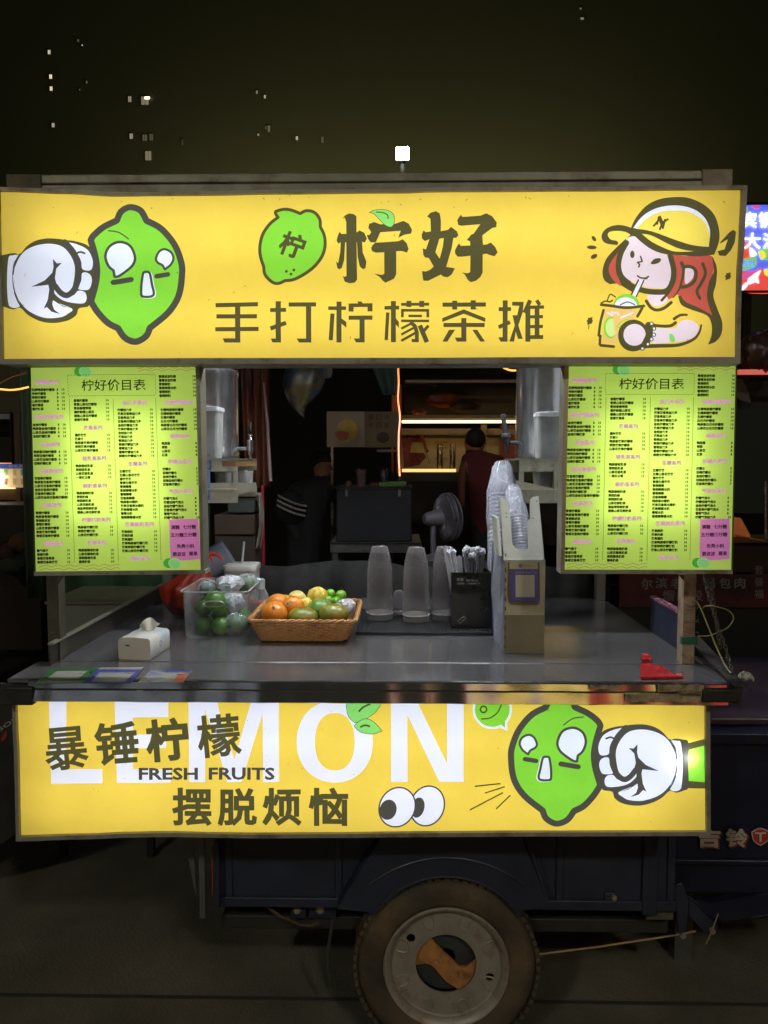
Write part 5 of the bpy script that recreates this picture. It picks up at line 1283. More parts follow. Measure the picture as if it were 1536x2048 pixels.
# --- lidded box behind the tub
lc = at(479, 1155, 0.92); 
lbx = thing('food_container', 'small white food container with a raised lid behind the tub of limes', 'container', (lc.x, 0.92, CT))
PLW = mat('white_plastic', rgb(190, 186, 178), 0.3, var=0.08)
zl = Z(1133, 0.90); wx = X(512, 0.92) - X(446, 0.92)
b_ = B(); 
def rrect(cx_, cy_, hx, hy, z, r_, n=5):
    pts = []
    for (sx_, sy_, a0_) in ((1, -1, -90), (1, 1, 0), (-1, 1, 90), (-1, -1, 180)):
        for k in range(n + 1):
            a = math.radians(a0_ + 90 * k / n); pts.append(Vector((cx_ + sx_ * (hx - r_) + math.cos(a) * r_, cy_ + sy_ * (hy - r_) + math.sin(a) * r_, z)))
    return pts
def stackring(rings, m, nm, par, sm=40):
    b_ = B(); n_ = len(rings[0])
    for r_ in rings: b_.v += r_
    for i in range(len(rings) - 1):
        for k in range(n_): b_.f.append((i * n_ + k, i * n_ + (k + 1) % n_, (i + 1) * n_ + (k + 1) % n_, (i + 1) * n_ + k)); b_.m.append(0)
    b_.f.append(tuple(reversed(range(n_)))); b_.m.append(0); b_.f.append(tuple((len(rings) - 1) * n_ + k for k in range(n_))); b_.m.append(0)
    return b_.build(nm, m, par, smooth=sm)
hx = wx / 2
stackring([rrect(lc.x, 0.97, hx * 0.86, 0.055, CT, 0.02), rrect(lc.x, 0.97, hx * 0.97, 0.062, zl - 0.022, 0.02)], PLW, 'box_body', lbx)
stackring([rrect(lc.x, 0.97, hx, 0.066, zl - 0.0215, 0.02), rrect(lc.x, 0.97, hx * 1.02, 0.068, zl - 0.012, 0.02), rrect(lc.x, 0.97, hx * 1.0, 0.066, zl - 0.002, 0.02), rrect(lc.x, 0.97, hx * 0.9, 0.056, zl, 0.02)], mat('frosted_lid', rgb(196, 192, 188), 0.3), 'box_lid', lbx)
# --- tipped grey pail and straw
pc = at(440, 1128, 1.02)
pail = B(); ax_ = Vector((0.75, 0.15, 0.45)).normalized()
q0 = at(412, 1138, 1.03)
pail.lathe([(0.0, 0.0), (0.060, 0.0), (0.062, 0.01), (0.066, 0.14), (0.068, 0.145), (0.064, 0.146), (0.058, 0.02), (0.0, 0.015)], q0 - ax_ * 0.04, 40, ax=ax_)
po = pail.build('pail', mat('grey_pail', rgb(132, 138, 154), 0.35, var=0.08), loc=(q0.x, q0.y, CT), smooth=40); tag(po, 'blue grey cylindrical pail tipped over behind the tub', 'pail')
B().box(q0.x - 0.07, q0.x + 0.05, 1.0, 1.1, CT, q0.z - 0.075).build('prop_box', mat('dark_carton', rgb(50, 46, 40), 0.8), loc=(q0.x, 1.05, CT), label='dark carton that the grey pail leans on', cat='carton')
stw = B().tube([at(484, 1128, 0.98), at(488, 1083, 0.99)], 0.0045, 8).build('straw', mat('grey_straw', rgb(160, 160, 160), 0.4), loc=at(484, 1128, 0.98)); tag(stw, 'pale straw sticking up behind the white lidded container', 'straw')
# --- small jar with red lid content and cap
jc = onc(541, 1212); jc.y = 0.72
jar = thing('jar', 'small clear jar with red contents and a white cap behind the fruit basket', 'jar', (jc.x, 0.74, CT))
zj = Z(1180, 0.72)
B().lathe([(0.0, 0.0), (0.034, 0.0), (0.038, 0.006), (0.038, zj - CT - 0.028), (0.026, zj - CT - 0.006), (0.024, zj - CT)], (jc.x + 0.005, 0.74, CT), 28).build('jar_glass', clear('jar_plastic', (0.9, 0.9, 0.9, 1), rgb(190, 188, 188), fac=0.22, rough=0.1), jar)
B().lathe([(0.0, 0.002), (0.030, 0.002), (0.033, 0.03), (0.03, zj - CT - 0.045), (0.0, zj - CT - 0.04)], (jc.x, 0.74, CT), 20).build('red_contents', mat('red_candy', rgb(196, 40, 48), 0.4, var=0.3, scale=80), jar)
B().lathe([(0.021, 0.001), (0.017, 0.034), (0.013, 0.036), (0.0, 0.036)], (jc.x + 0.006, 0.74, zj), 24, ax=(0.15, 0, 1)).build('cup_cap', mat('frost_cup', rgb(176, 180, 188), 0.4), jar)
# --- wicker basket
bf0, bf1 = onc(520, 1284), onc(692, 1283)
RZ = at(606, 1241, bf0.y - 0.03).z
bcx = (bf0.x + bf1.x) / 2; by0 = bf0.y + 0.0
BW, BH = (bf1.x - bf0.x) / 2, RZ - CT
TWX = (at(712, 1240, by0 - 0.03).x - at(501, 1242, by0 - 0.03).x) / 2
WICK = mat('wicker', rgb(192, 140, 84), 0.5, var=0.25, scale=60, bump=0.0006, bscale=200, col2=rgb(132, 84, 44), mixscale=30, mixpos=0.58)
bas = thing('wicker_basket', 'rectangular brown wicker basket heaped with fruit in the middle of the counter', 'basket', (bcx, by0 + 0.15, CT))
bdep0, bdep1 = 0.27, 0.345
def brect(t, off=0.0, n=120):
    """points around the basket at height fraction t"""
    hx = BW + (TWX - BW) * t ** 0.85 + off; ya = by0 - 0.032 * t ** 0.85 - off; yb = by0 + bdep0 + (bdep1 - bdep0 - 0.03) * t + off
    cy_ = (ya + yb) / 2; hy = (yb - ya) / 2; r_ = 0.03
    base = rrect(bcx, cy_, hx, hy, CT + 0.004 + (BH - 0.006) * t, r_, 8)
    # resample evenly
    L = [0]; 
    for i in range(len(base)): L.append(L[-1] + (base[(i + 1) % len(base)] - base[i]).length)
    out = []; j = 0
    for k in range(n):
        d = L[-1] * k / n
        while L[j + 1] < d: j += 1
        f_ = (d - L[j]) / max(1e-9, L[j + 1] - L[j]); out.append(base[j % len(base)].lerp(base[(j + 1) % len(base)], f_))
    return out, Vector((bcx, cy_, 0))
ns = 120
for i in range(11):
    t = (i + 0.5) / 11.5; base, cc = brect(t, n=ns * 2)
    pts = []
    for k, p in enumerate(base):
        nrm = (p - cc); nrm.z = 0; nrm.normalize()
        pts.append(p + nrm * 0.0024 * math.sin(math.pi * k / 4 + math.pi * i) + Vector((0, 0, 0.0005 * math.sin(k * 1.7 + i))))
    B().tube(pts, 0.0031, 5, closed=True).build('weave_strand', WICK, bas, smooth=60)
sb, _ = brect(0.0, n=60); st_, _ = brect(1.0, n=60); sm_, _ = brect(0.5, n=60)
stk = B()
for k in range(60): stk.tube([sb[k], sm_[k], st_[k]], 0.0026, 5)
stk.build('weave_stakes', WICK, bas, smooth=60, kind='stuff')
for sgn in (0, 1):      # twisted rim
    base, cc = brect(1.0, 0.004, n=ns * 2); pts = []
    for k, p in enumerate(base):
        nrm = (p - cc); nrm.z = 0; nrm.normalize(); a = 2 * math.pi * k / 8 + math.pi * sgn
        pts.append(p + nrm * 0.0035 * math.cos(a) + Vector((0, 0, 0.0035 * math.sin(a))))
    B().tube(pts, 0.0042, 6, closed=True).build('rim_braid', WICK, bas, smooth=60)
fb, _ = brect(0.06, -0.003, n=60)
B().prism(fb, (0, 0, 0.003)).build('basket_floor', WICK, bas)
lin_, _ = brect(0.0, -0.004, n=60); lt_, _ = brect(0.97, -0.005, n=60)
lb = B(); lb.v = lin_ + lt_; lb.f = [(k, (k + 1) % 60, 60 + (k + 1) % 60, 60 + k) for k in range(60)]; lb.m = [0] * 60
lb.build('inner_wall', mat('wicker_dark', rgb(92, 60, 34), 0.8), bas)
# fruit: (kind, px, py, depth offset from front, radius px, label)
ORA = mat('orange_peel', rgb(230, 138, 36), 0.42, var=0.10, scale=16, bump=0.0009, bscale=220, coat=0.15)
LEM = mat('lemon_peel', rgb(214, 186, 74), 0.45, var=0.10, scale=16, bump=0.0010, bscale=150)
LEM2 = mat('pale_lemon_peel', rgb(222, 204, 116), 0.5, var=0.12, scale=14, bump=0.0014, bscale=90)
MAN = mat('mango_skin', rgb(104, 124, 44), 0.36, var=0.15, scale=8, bump=0.0003, col2=rgb(176, 128, 52), mixscale=7, mixpos=0.54, mixw=0.12, coat=0.15)
MAN2 = mat('green_mango_skin', rgb(94, 130, 50), 0.36, var=0.15, scale=8, col2=rgb(136, 140, 60), mixscale=7, mixpos=0.56, coat=0.15)
GGR = mat('green_grape_skin', rgb(112, 170, 44), 0.3, var=0.12, scale=20, coat=0.3)
def fruit(px_, py_, Yd, rpx, m, lab, cat, r3=(1, 1, 1), seed=0, jit=0.004, name=None, fold=0, extra=None):
    p = at(px_, py_, Yd); r_ = rpx * (Yd + 1.92) / F
    rr = (r_ * r3[0], r_ * r3[1], r_ * r3[2])
    o = B().ball(p, rr, 30, 20, jit=jit, seed=seed, fold=fold).build(name or cat.replace(' ', '_'), m, loc=(p.x, p.y, p.z - rr[2]), smooth=60)
    tag(o, lab, cat, 'fruit heaped in the wicker basket')
    if extra: extra(o, p, rr)
    return o
STEM = mat('stem_brown', rgb(120, 100, 60), 0.8)
def navel(o, p, rr):
    d = Vector((0.05, -0.75, 0.66)).normalized(); q_ = p + Vector((rr[0] * d.x, rr[1] * d.y, rr[2] * d.z))
    B().lathe([(0.0058, -0.001), (0.005, 0.0012), (0.003, 0.0004), (0.0, 0.0006)], q_, 12, ax=d).build('stem_scar', STEM, o)
def sticker(o, p, rr):
    d = Vector((-0.35, -0.80, 0.40)).normalized(); q_ = p + Vector((rr[0] * d.x, rr[1] * d.y, rr[2] * d.z))
    B().lathe([(0.0066, -0.0006), (0.0066, 0.0006), (0.0, 0.0009)], q_, 14, ax=d).build('fruit_sticker', mat('sticker_white', rgb(214, 210, 190), 0.4), o)
    B().lathe([(0.0040, 0.0008), (0.0038, 0.0013), (0.0, 0.0014)], q_, 12, ax=d).build('sticker_mark', mat('sticker_green', rgb(36, 90, 50), 0.4), o)
yb = by0
fruit(549, 1228, yb + 0.050, 26.5, ORA, 'large orange with its stem scar facing forward, front left of the basket', 'orange', (1, 1, .96), 1, extra=navel)
fruit(587, 1214, yb + 0.095, 23.5, ORA, 'orange with a small green and white sticker', 'orange', (1, 1, .98), 2, extra=sticker)
fruit(556, 1209, yb + 0.125, 23, ORA, 'orange behind the one with the stem scar', 'orange', (1.05, 1, .95), 3)
fruit(606, 1234, yb + 0.040, 31, MAN, 'mango lying at the front centre of the basket', 'mango', (1.0, 0.85, 0.66), 4, jit=0.0)
fruit(668, 1228, yb + 0.050, 31, MAN, 'reddish mango at the front right corner of the basket', 'mango', (1.0, 0.85, 0.70), 5, jit=0.0)
fruit(641, 1217, yb + 0.115, 27, MAN2, 'green mango behind the two front mangoes', 'mango', (1.0, 0.9, 0.74), 6, jit=0.0)
fruit(594, 1200, yb + 0.180, 19.5, LEM2, 'smooth pale yellow lemon rising above the oranges', 'lemon', (1, 1, 1), 7)
fruit(635, 1193, yb + 0.180, 20, LEM, 'knobbly wrinkled yellow lemon on top of the heap', 'lemon', (1, 1, 0.95), 8, jit=0.05, fold=7)
fruit(612, 1212, yb + 0.150, 16.5, LEM, 'lemon wedged between the stickered orange and the green mango', 'lemon', (1, 1, 1.1), 9)
fruit(567, 1202, yb + 0.200, 16, LEM, 'lemon half hidden at the back left of the basket', 'lemon', (1.3, 1, .8), 10)
def tip(o, p, rr):
    B().lathe([(0.003, -0.001), (0.0022, 0.003), (0, 0.004)], p + Vector((rr[0] * 0.6, -rr[1] * 0.7, 0)), 8, ax=(0.6, -0.75, 0)).build('stem_tip', STEM, o)
fruit(661, 1187, yb + 0.210, 9.5, GGR, 'tiny green calamansi at the top left of its cluster', 'calamansi', (1, 1, .95), 11, extra=tip)
fruit(682, 1190, yb + 0.205, 10.5, GGR, 'tiny green calamansi nearest the right rim', 'calamansi', (1.05, 1, .95), 12, extra=tip)
fruit(657, 1201, yb + 0.165, 10.5, GGR, 'tiny green calamansi lowest of its cluster above the green mango', 'calamansi', (1, 1, .95), 13, extra=tip)
fruit(672, 1202, yb + 0.185, 9.5, GGR, 'tiny green calamansi tucked in the middle of its cluster', 'calamansi', (1, 1, .95), 14)
# fruit underneath that carries the heap
for k, (dx, dy, rr, m_, cat_) in enumerate(((-0.075, 0.19, 0.032, ORA, 'orange'), (-0.02, 0.21, 0.030, LEM, 'lemon'), (0.04, 0.20, 0.032, LEM2, 'lemon'), (0.095, 0.17, 0.033, ORA, 'orange'), (-0.09, 0.11, 0.030, ORA, 'orange'), (0.0, 0.12, 0.031, ORA, 'orange'), (0.06, 0.11, 0.03, LEM, 'lemon'))):
    o_ = B().ball((bcx + dx, by0 + dy, CT + 0.008 + rr), (rr,) * 3, 18, 12).build(cat_, m_, loc=(bcx + dx, by0 + dy, CT + 0.008), smooth=60)
    tag(o_, 'fruit buried under the heap in the wicker basket', cat_, 'fruit buried in the wicker basket')
p = at(692, 1211, yb + 0.15)
o_ = B().ball(p, (0.030, 0.035, 0.020), 40, 26, jit=0.08, seed=31, fold=7).build('crumpled_bag', WBAG, loc=p, smooth=30); tag(o_, 'crumpled white plastic bag in the right corner of the fruit basket', 'bag')
# --- bar mat
m0, m1 = onc(711, 1271), onc(993, 1273)
RBM = mat('black_rubber_mat', rgb(30, 31, 33), 0.5, var=0.2)
mt = thing('bar_mat', 'black ribbed rubber bar mat under the tall measuring cups', 'mat', ((m0.x + m1.x) / 2, m0.y + 0.2, CT))
MY0, MY1 = m0.y, m0.y + 0.40
B().box(m0.x, m1.x, MY0, MY1, CT + 0.0005, CT + 0.005).build('mat_base', RBM, mt, bevel=0.001)
rb_ = B(); n_ = 46
for k in range(n_):
    xx = m0.x + 0.008 + (m1.x - m0.x - 0.016) * k / (n_ - 1)
    B().box(xx - 0.0022, xx + 0.0022, MY0 + 0.012, MY1 - 0.01, CT + 0.0052, CT + 0.011).build('mat_rib', RBM, mt)
for (xa_, xb_, ya_, yb_) in ((m0.x, m1.x, MY0, MY0 + 0.008), (m0.x, m1.x, MY1 - 0.008, MY1)):
    B().box(xa_, xb_, ya_, yb_, CT + 0.0055, CT + 0.012).build('mat_lip', RBM, mt, bevel=0.001)
MZ = CT + 0.0112
# --- tall cups upside down
CUPM = clear('frosted_cup', (0.62, 0.60, 0.60, 1), rgb(160, 154, 156), fac=0.19, rough=0.18, bump=0.0004, bscale=12)
def tallcup(px_, pyb, lab, rot=0):
    base = atz(px_, pyb, MZ); r_ = 0.0462; base.y += r_ * 0.9
    D = base.y + 1.92; base.x = at(px_, pyb, base.y).x
    t = thing('measuring_cup', lab, 'cup', (base.x, base.y, MZ), 'tall frosted measuring cups upside down on the mat')
    H = 0.252
    prof = [(r_ * 0.97, 0.0), (r_, 0.001), (r_, 0.022), (r_ * 0.985, 0.024), (r_ * 0.975, 0.10), (r_ * 0.93, 0.17), (r_ * 0.85, 0.205), (r_ * 0.72, 0.232), (r_ * 0.60, H - 0.003), (r_ * 0.55, H), (r_ * 0.42, H - 0.002), (0.0, H - 0.004)]
    B().lathe(prof, (base.x, base.y, MZ), 40).build('cup_body', CUPM, t, smooth=50)
    B().lathe([(r_ * 1.005, 0.0), (r_ * 1.02, 0.002), (r_ * 1.0, 0.004)], (base.x, base.y, MZ + 0.02), 40).build('cup_collar', EDG, t)
    g = B()
    for k in range(18):
        zz = MZ + 0.05 + k * 0.0065; a = R_(-62) + rot; w_ = 0.10 if k % 5 else 0.19; rr = r_ * 0.985
        pts = [Vector((base.x + rr * math.cos(a + w_ * i), base.y + rr * math.sin(a + w_ * i), zz)) for i in (0, 0.5, 1)]
        g.tube(pts, 0.0005, 4)
    g.build('scale_marks', mat('scale_grey', rgb(60, 56, 58), 0.6), t, kind='stuff')
    return t
tallcup(759.5, 1242, 'tall frosted cup upside down, nearest the fruit basket', R_(20))
tallcup(832, 1246, 'tall frosted cup upside down with clear measuring marks, middle of three')
tallcup(889, 1243, 'tall frosted cup upside down half hidden by the black straw box', R_(30))
sl = atz(797, 1230, MZ); sl.y += 0.03
o_ = B().lathe([(0.034, 0.0), (0.035, 0.012), (0.031, 0.016), (0.029, 0.045), (0.018, 0.062), (0.017, 0.075), (0.012, 0.083), (0, 0.084)], (sl.x, sl.y, MZ), 28).build('shaker_cap', CUPM, loc=(sl.x, sl.y, MZ), smooth=40)
tag(o_, 'small frosted shaker cap between the first two tall cups', 'shaker cap')
# --- straw box
q0 = atz(902, 1257, MZ); q1 = atz(982, 1258, MZ)
sbx = thing('straw_box', 'black straw box with white lettering stuffed with wrapped straws', 'straw box', ((q0.x + q1.x) / 2, q0.y + 0.05, MZ))
GBK = mat('gloss_black', rgb(20, 21, 22), 0.28, var=0.2, coat=0.2)
sz = at(902, 1145, q0.y).z; SD = 0.105
for (xa_, xb_, ya_, yb_, nm) in ((q0.x, q1.x, q0.y, q0.y + 0.003, 'front_panel'), (q0.x, q1.x, q0.y + SD, q0.y + SD + 0.003, 'back_panel'), (q0.x, q0.x + 0.003, q0.y + 0.0035, q0.y + SD - 0.0005, 'side_panel'), (q1.x - 0.003, q1.x, q0.y + 0.0035, q0.y + SD - 0.0005, 'side_panel')):
    B().box(xa_, xb_, ya_, yb_, MZ, sz).build(nm, GBK, sbx)
B().box(q0.x + 0.004, q1.x - 0.004, q0.y + 0.004, q0.y + SD - 0.001, MZ, MZ + 0.004).build('box_floor', GBK, sbx)
B().box((q0.x + q1.x) / 2 - 0.0015, (q0.x + q1.x) / 2 + 0.0015, q0.y + 0.004, q0.y + SD - 0.001, MZ + 0.005, sz - 0.01).build('divider', GBK, sbx)
WPR = mat('white_print', rgb(170, 170, 165), 0.5, var=0.0)
for s_, cx_, cy_, w_, h_ in (('吸管', 920.5, 1159, 13, 6), ('Slot Straw', 944, 1160.5, 24, 4.5), ('正面抽取，少用自备更环保', 937, 1167, 46, 3.6)):
    V, PP = put_text(s_, cx_, cy_, w=w_, h=h_)
    B().add([at(x, y, q0.y - 0.0006) for x, y in V], PP).build('box_print', WPR, sbx, smooth=0)
q_ = [at(a, c_, q0.y - 0.0008) for a, c_ in ((915, 1243), (928, 1232), (932, 1236), (919, 1247))]
B().tube(q_, 0.0006, 4, closed=True).build('straw_icon', WPR, sbx)
B().prism([at(a, c_, q0.y - 0.0005) for a, c_ in ((904, 1187), (960, 1187), (960, 1250), (904, 1250))], (0, 0.0004, 0)).build('faded_label', mat('faded_label', rgb(36, 34, 28), 0.6, var=0.3, scale=50), sbx)
rnd = random.Random(5)
BST = mat('black_straw', rgb(24, 24, 26), 0.35); WST = mat('wrapped_straw', rgb(176, 176, 186), 0.5, var=0.1, scale=60)
SLV = clear('sleeve_film', (0.93, 0.93, 0.95, 1), rgb(210, 212, 224), fac=0.20, rough=0.2, bump=0.003, bscale=140)
stl = thing('straw', 'black straws in clear sleeves standing in the right half of the box', 'straw', ((q0.x * .4 + q1.x * .6), q0.y + 0.05, MZ + 0.004), 'wrapped straws standing in the black box')
bx0, bx1 = q0.x + 0.008, q1.x - 0.008
xm = (q0.x + q1.x) / 2
stubs = []
COL.objects.unlink(stl); bpy.data.objects.remove(stl)
k = 0
for i in range(26):
    black = i < 17
    fx = (rnd.uniform(0.42, 0.98) if black else rnd.uniform(0.02, 0.30)); fy = rnd.uniform(0.08, 0.9)
    bb = Vector((bx0 + (bx1 - bx0) * (fx * 0.55 + 0.22), q0.y + 0.012 + (SD - 0.024) * fy, MZ + 0.006))
    tx = bx0 + (bx1 - bx0) * fx; lean = (-0.028 if not black else -0.012 + 0.02 * (fx - .7)); 
    topz = sz + rnd.uniform(0.038, 0.062) if black else sz + rnd.uniform(0.020, 0.058)
    tp_ = Vector((tx + lean + rnd.uniform(-0.004, 0.004), bb.y + rnd.uniform(-0.006, 0.006), topz))
    mid = bb.lerp(tp_, 0.6)
    r = B().tube([bb, mid, tp_], 0.0042 if black else 0.0036, 7).build('straw', BST if black else WST, loc=bb)
    tag(r, 'wrapped black straw standing in the right part of the black box' if black else 'white wrapped straw leaning left in the black box', 'straw', 'black wrapped straws in the straw box' if black else 'white wrapped straws in the straw box')
    d = (tp_ - mid).normalized()
    if black or i % 2:
        pts = [mid, tp_, tp_ + d * 0.008, tp_ + d * 0.016 + Vector((rnd.uniform(-.008, .008), rnd.uniform(-.006, .006), 0))]
        B().tube(pts, [0.0050, 0.0054, 0.0075, 0.0022], 7).build('paper_sleeve', SLV if black else WBAG, r, smooth=30)
        B().ball(tp_ + d * 0.010, (0.0085, 0.008, 0.010), 12, 8, jit=0.30, seed=i, fold=3).build('crumpled_end', WBAG, r, smooth=20)
# white knives or spoons in flat sleeves at the left
for i in range(5):
    bb = Vector((bx0 + 0.016 + 0.006 * i, q0.y + 0.03 + 0.012 * i, MZ + 0.02)); tp_ = at(891 + 7 * i, 1094 + (5 * i if i else 0) + 6 * (i % 2), bb.y)
    dirv = (tp_ - bb); sd = Vector((1, 0, 0)) * 0.0085
    s_ = B().prism([bb - sd, bb + sd, tp_ + sd * 0.9, tp_ + Vector((0, 0, 0.005)), tp_ - sd * 0.9], (0, 0.0025, 0)).build('wrapped_spoon', WST, loc=bb)
    tag(s_, ['flat white wrapped spoon leaning furthest left out of the black box', 'wrapped white spoon second from the left in the black box', 'wrapped white spoon in the middle of five in the black box', 'wrapped white spoon next to the black straws', 'wrapped white spoon nearest the middle of the black box'][i], 'spoon', 'wrapped spoons in the straw box')
# --- cup dispenser: cream painted upright box with cup chute
d0, d1 = onc(1009, 1307), onc(1088, 1307)
dsp = thing('cup_dispenser', 'cream metal cup dispenser with a purple payment plaque, right of the straws', 'cup dispenser', ((d0.x + d1.x) / 2, d0.y + 0.1, CT))
CRM = mat('cream_paint', rgb(178, 170, 136), 0.45, var=0.12, scale=16, bump=0.0008, bscale=60, col2=rgb(120, 92, 60), mixscale=26, mixpos=0.68, mixw=0.04)
CRD = mat('dull_cream_paint', rgb(118, 110, 84), 0.4, var=0.15, scale=12, bump=0.0006)
GRP = mat('grey_cream_plate', rgb(176, 176, 164), 0.4, var=0.1, scale=20, bump=0.0006, col2=rgb(110, 96, 76), mixscale=30, mixpos=0.70, mixw=0.04)
dy = d0.y; DD = 0.33
zT = at(1048, 1121, dy).z; zM = at(1048, 1230, dy).z
B().box(d0.x, d1.x, dy, dy + 0.004, CT, zM - 0.0005).build('front_panel', CRD, dsp, bevel=0.001)
B().box(d0.x, d1.x, dy + 0.0005, dy + 0.004, zM, zT).build('front_panel', CRM, dsp, bevel=0.001)
B().box(d0.x - 0.0005, d0.x + 0.003, dy + 0.0045, dy + DD, CT, zT + 0.02).build('side_panel', mat('grey_side', rgb(130, 134, 142), 0.35, 0.3, var=0.15), dsp)
B().box(d1.x - 0.003, d1.x + 0.0005, dy + 0.0045, dy + DD, CT, zT - 0.002).build('side_panel', mat('grey_side', rgb(130, 134, 142), 0.35, 0.3, var=0.15), dsp)
B().box(d0.x, d1.x, dy + DD, dy + DD + 0.003, CT, zT).build('back_panel', GRP, dsp)
# leaning front plate with a U slot
yp = dy + 0.012
def lean(a, c_):
    p = at(a, c_, dy); tz = max(0.0, p.z - zT); y = dy + tz * 0.42
    return at(a, c_, y)
up = [(1007.5, 1121), (1087.5, 1120), (1076, 993.5), (1066, 994), (1061, 999), (1060, 1007), (1060, 1038)] + [(1056, 1042), (1055, 1050), (1056.5, 1099), (1038, 1099), (1030, 1095), (1025, 1088), (1023.5, 1078), (1018.5, 1015), (1016, 1003), (1010, 998), (1000, 993)]
B().prism([lean(*p) for p in up], (0, 0.0035, 0)).build('chute_plate', GRP, dsp, bevel=0.0006)
B().prism([lean(1000, 993), lean(1007.5, 1121), lean(1007.5, 1121) + Vector((0, 0.02, 0)), lean(1000, 993) + Vector((0, 0.03, 0))], (0.002, 0, 0)).build('chute_edge', GRP, dsp)
B().prism([lean(1076, 993), lean(1087.5, 1120), lean(1087.5, 1120) + Vector((0, 0.03, 0)), lean(1076, 993) + Vector((0, 0.03, 0))], (0.002, 0, 0)).build('chute_edge', GRP, dsp)
B().prism([lean(993, 1036), lean(997, 1034), lean(1004, 1112), lean(998, 1112)], (0, 0.12, 0)).build('second_plate', GRP, dsp)
B().box(d0.x + 0.002, d1.x - 0.002, dy - 0.003, dy - 0.0002, zT - 0.006, zT + 0.004).build('fold_lip', GRP, dsp, bevel=0.001)
for (a_, c_) in ((1073, 1002), (1012, 1026), (1066, 1036), (1013, 1034)):
    B().lathe([(0.002, 0), (0.0016, 0.001), (0, 0.0012)], lean(a_, c_) - Vector((0, 0.0005, 0)), 8, ax=(0, -1, 0)).build('rivet', RUSTY, dsp)
for k in range(9): 
    pz = CT + 0.02 + k * 0.028
    B().ball((d0.x + 0.001, dy - 0.0005, pz), (0.0022, 0.0012, 0.004 + 0.002 * (k % 3)), 8, 6, jit=0.3, seed=k).build('chipped_spot', RUSTY, dsp)
# plaque
plq = thing('payment_plaque', 'purple payment plaque in a clear holder taped on the cream dispenser', 'plaque', at(1047, 1209, dy - 0.006))
pq = lambda *p: [at(a, c_, dy - 0.004) for a, c_ in p]
B().prism(pq((1016, 1124), (1079, 1124), (1080, 1200), (1078, 1207), (1072, 1209.5), (1022, 1209), (1017, 1205), (1014.5, 1190)), (0, 0.0035, 0)).build('holder', clear('holder_plastic', (0.75, 0.72, 0.6, 1), rgb(150, 140, 110), fac=0.35, rough=0.3), plq)
B().prism([p + Vector((0, -0.0008, 0)) for p in pq((1019, 1124.5), (1075, 1124.5), (1076, 1138), (1019, 1138))], (0, 0.0006, 0)).build('header_strip', mat('plaque_cream', rgb(180, 168, 130), 0.4), plq)
B().prism([p + Vector((0, -0.0008, 0)) for p in pq((1019, 1138.5), (1076, 1138.5), (1078, 1202), (1020, 1202))], (0, 0.0006, 0)).build('purple_field', mat('plaque_purple', rgb(92, 82, 140), 0.35, var=0.12), plq)
B().prism([p + Vector((0, -0.0016, 0)) for p in pq((1031, 1150), (1069, 1150), (1069, 1194), (1031, 1194))], (0, 0.0005, 0)).build('white_panel', mat('plaque_white', rgb(186, 180, 156), 0.4, var=0.05), plq)
for s_, cx_, cy_, w_, h_, m_ in (('支付宝', 1053.5, 1131.5, 13, 4.5, mat('plaque_grey_print', rgb(110, 104, 90), 0.5)), ('推荐使用支付宝', 1052, 1145, 43, 5, WPR)):
    V, PP = put_text(s_, cx_, cy_, w=w_, h=h_)
    B().add([at(x, y, dy - 0.0058) for x, y in V], PP).build('plaque_print', m_, plq, smooth=0)
B().prism([p + Vector((0, -0.0016, 0)) for p in pq((1037.5, 1128), (1044, 1128), (1044, 1135), (1037.5, 1135))], (0, 0.0005, 0)).build('plaque_emblem', mat('plaque_purple', rgb(92, 82, 140), 0.35), plq)
# cup stacks in film
CUPC = clear('cup_plastic', (0.93, 0.94, 0.96, 1), rgb(206, 210, 222), fac=0.22, rough=0.1)
CUPR = clear('cup_rim_plastic', (0.85, 0.87, 0.9, 1), rgb(224, 228, 238), fac=0.42, rough=0.12)
def cupstack(a, c_, r_, n, lab, tipr=0.8):
    a = Vector(a); c_ = Vector(c_); ax_ = (c_ - a).normalized(); L = (c_ - a).length
    t = thing('cup_stack', lab, 'cup stack', a, 'stacks of clear plastic cups')
    for k in range(n):
        o_ = a + ax_ * (L * k / n)
        B().lathe([(r_ * 0.985, 0.0), (r_, 0.0022), (r_ * 0.985, 0.0042), (r_ * 0.96, 0.005), (r_ * 0.95, 0.010)], o_, 28, ax=ax_).build('cup', CUPR, t, smooth=50)
    B().lathe([(r_ * 0.95, 0), (r_ * 0.94, L * 0.5), (r_ * 0.92, L), (r_ * 0.74, L + 0.085), (r_ * 0.70, L + 0.092), (0, L + 0.088)], a, 28, ax=ax_).build('cup', CUPC, t, smooth=50)
    f_ = B(); rn = random.Random(n); ph = [rn.uniform(0, 6.28) for _ in range(5)]
    q = Vector((0, 0, 1)).rotation_difference(ax_).to_matrix()
    def film_(u, v):
        an = u * 2 * math.pi; h_ = -0.02 + v * (L + 0.13)
        rr = r_ * (1.06 + 0.05 * math.sin(an * 6 + v * 7 + ph[0]) + 0.035 * math.sin(an * 11 - v * 13 + ph[1]) + 0.02 * math.sin(v * 40 + ph[2]))
        if h_ > L: rr *= 1 - 0.55 * ((h_ - L) / 0.11) ** 1.4
        return a + q @ Vector((rr * math.cos(an), rr * math.sin(an), h_))
    f_.sheet(film_, 60, 40); f_.build('plastic_sleeve', SLV, t, smooth=35)
    return t
s0 = at(1042, 1108, dy + 0.060); s1 = at(1033, 1036, dy + 0.12)
cupstack(s0, s1, 0.0345, 12, 'stack of clear cups lying in the slot of the cream dispenser')
s0 = Vector((at(1013, 1230, dy + 0.34).x, dy + 0.40, CT + 0.025)); s1 = at(1005, 985, dy + 0.50)
cupstack(s0, s1, 0.050, 30, 'tall film wrapped stack of clear cups leaning behind the cream dispenser')
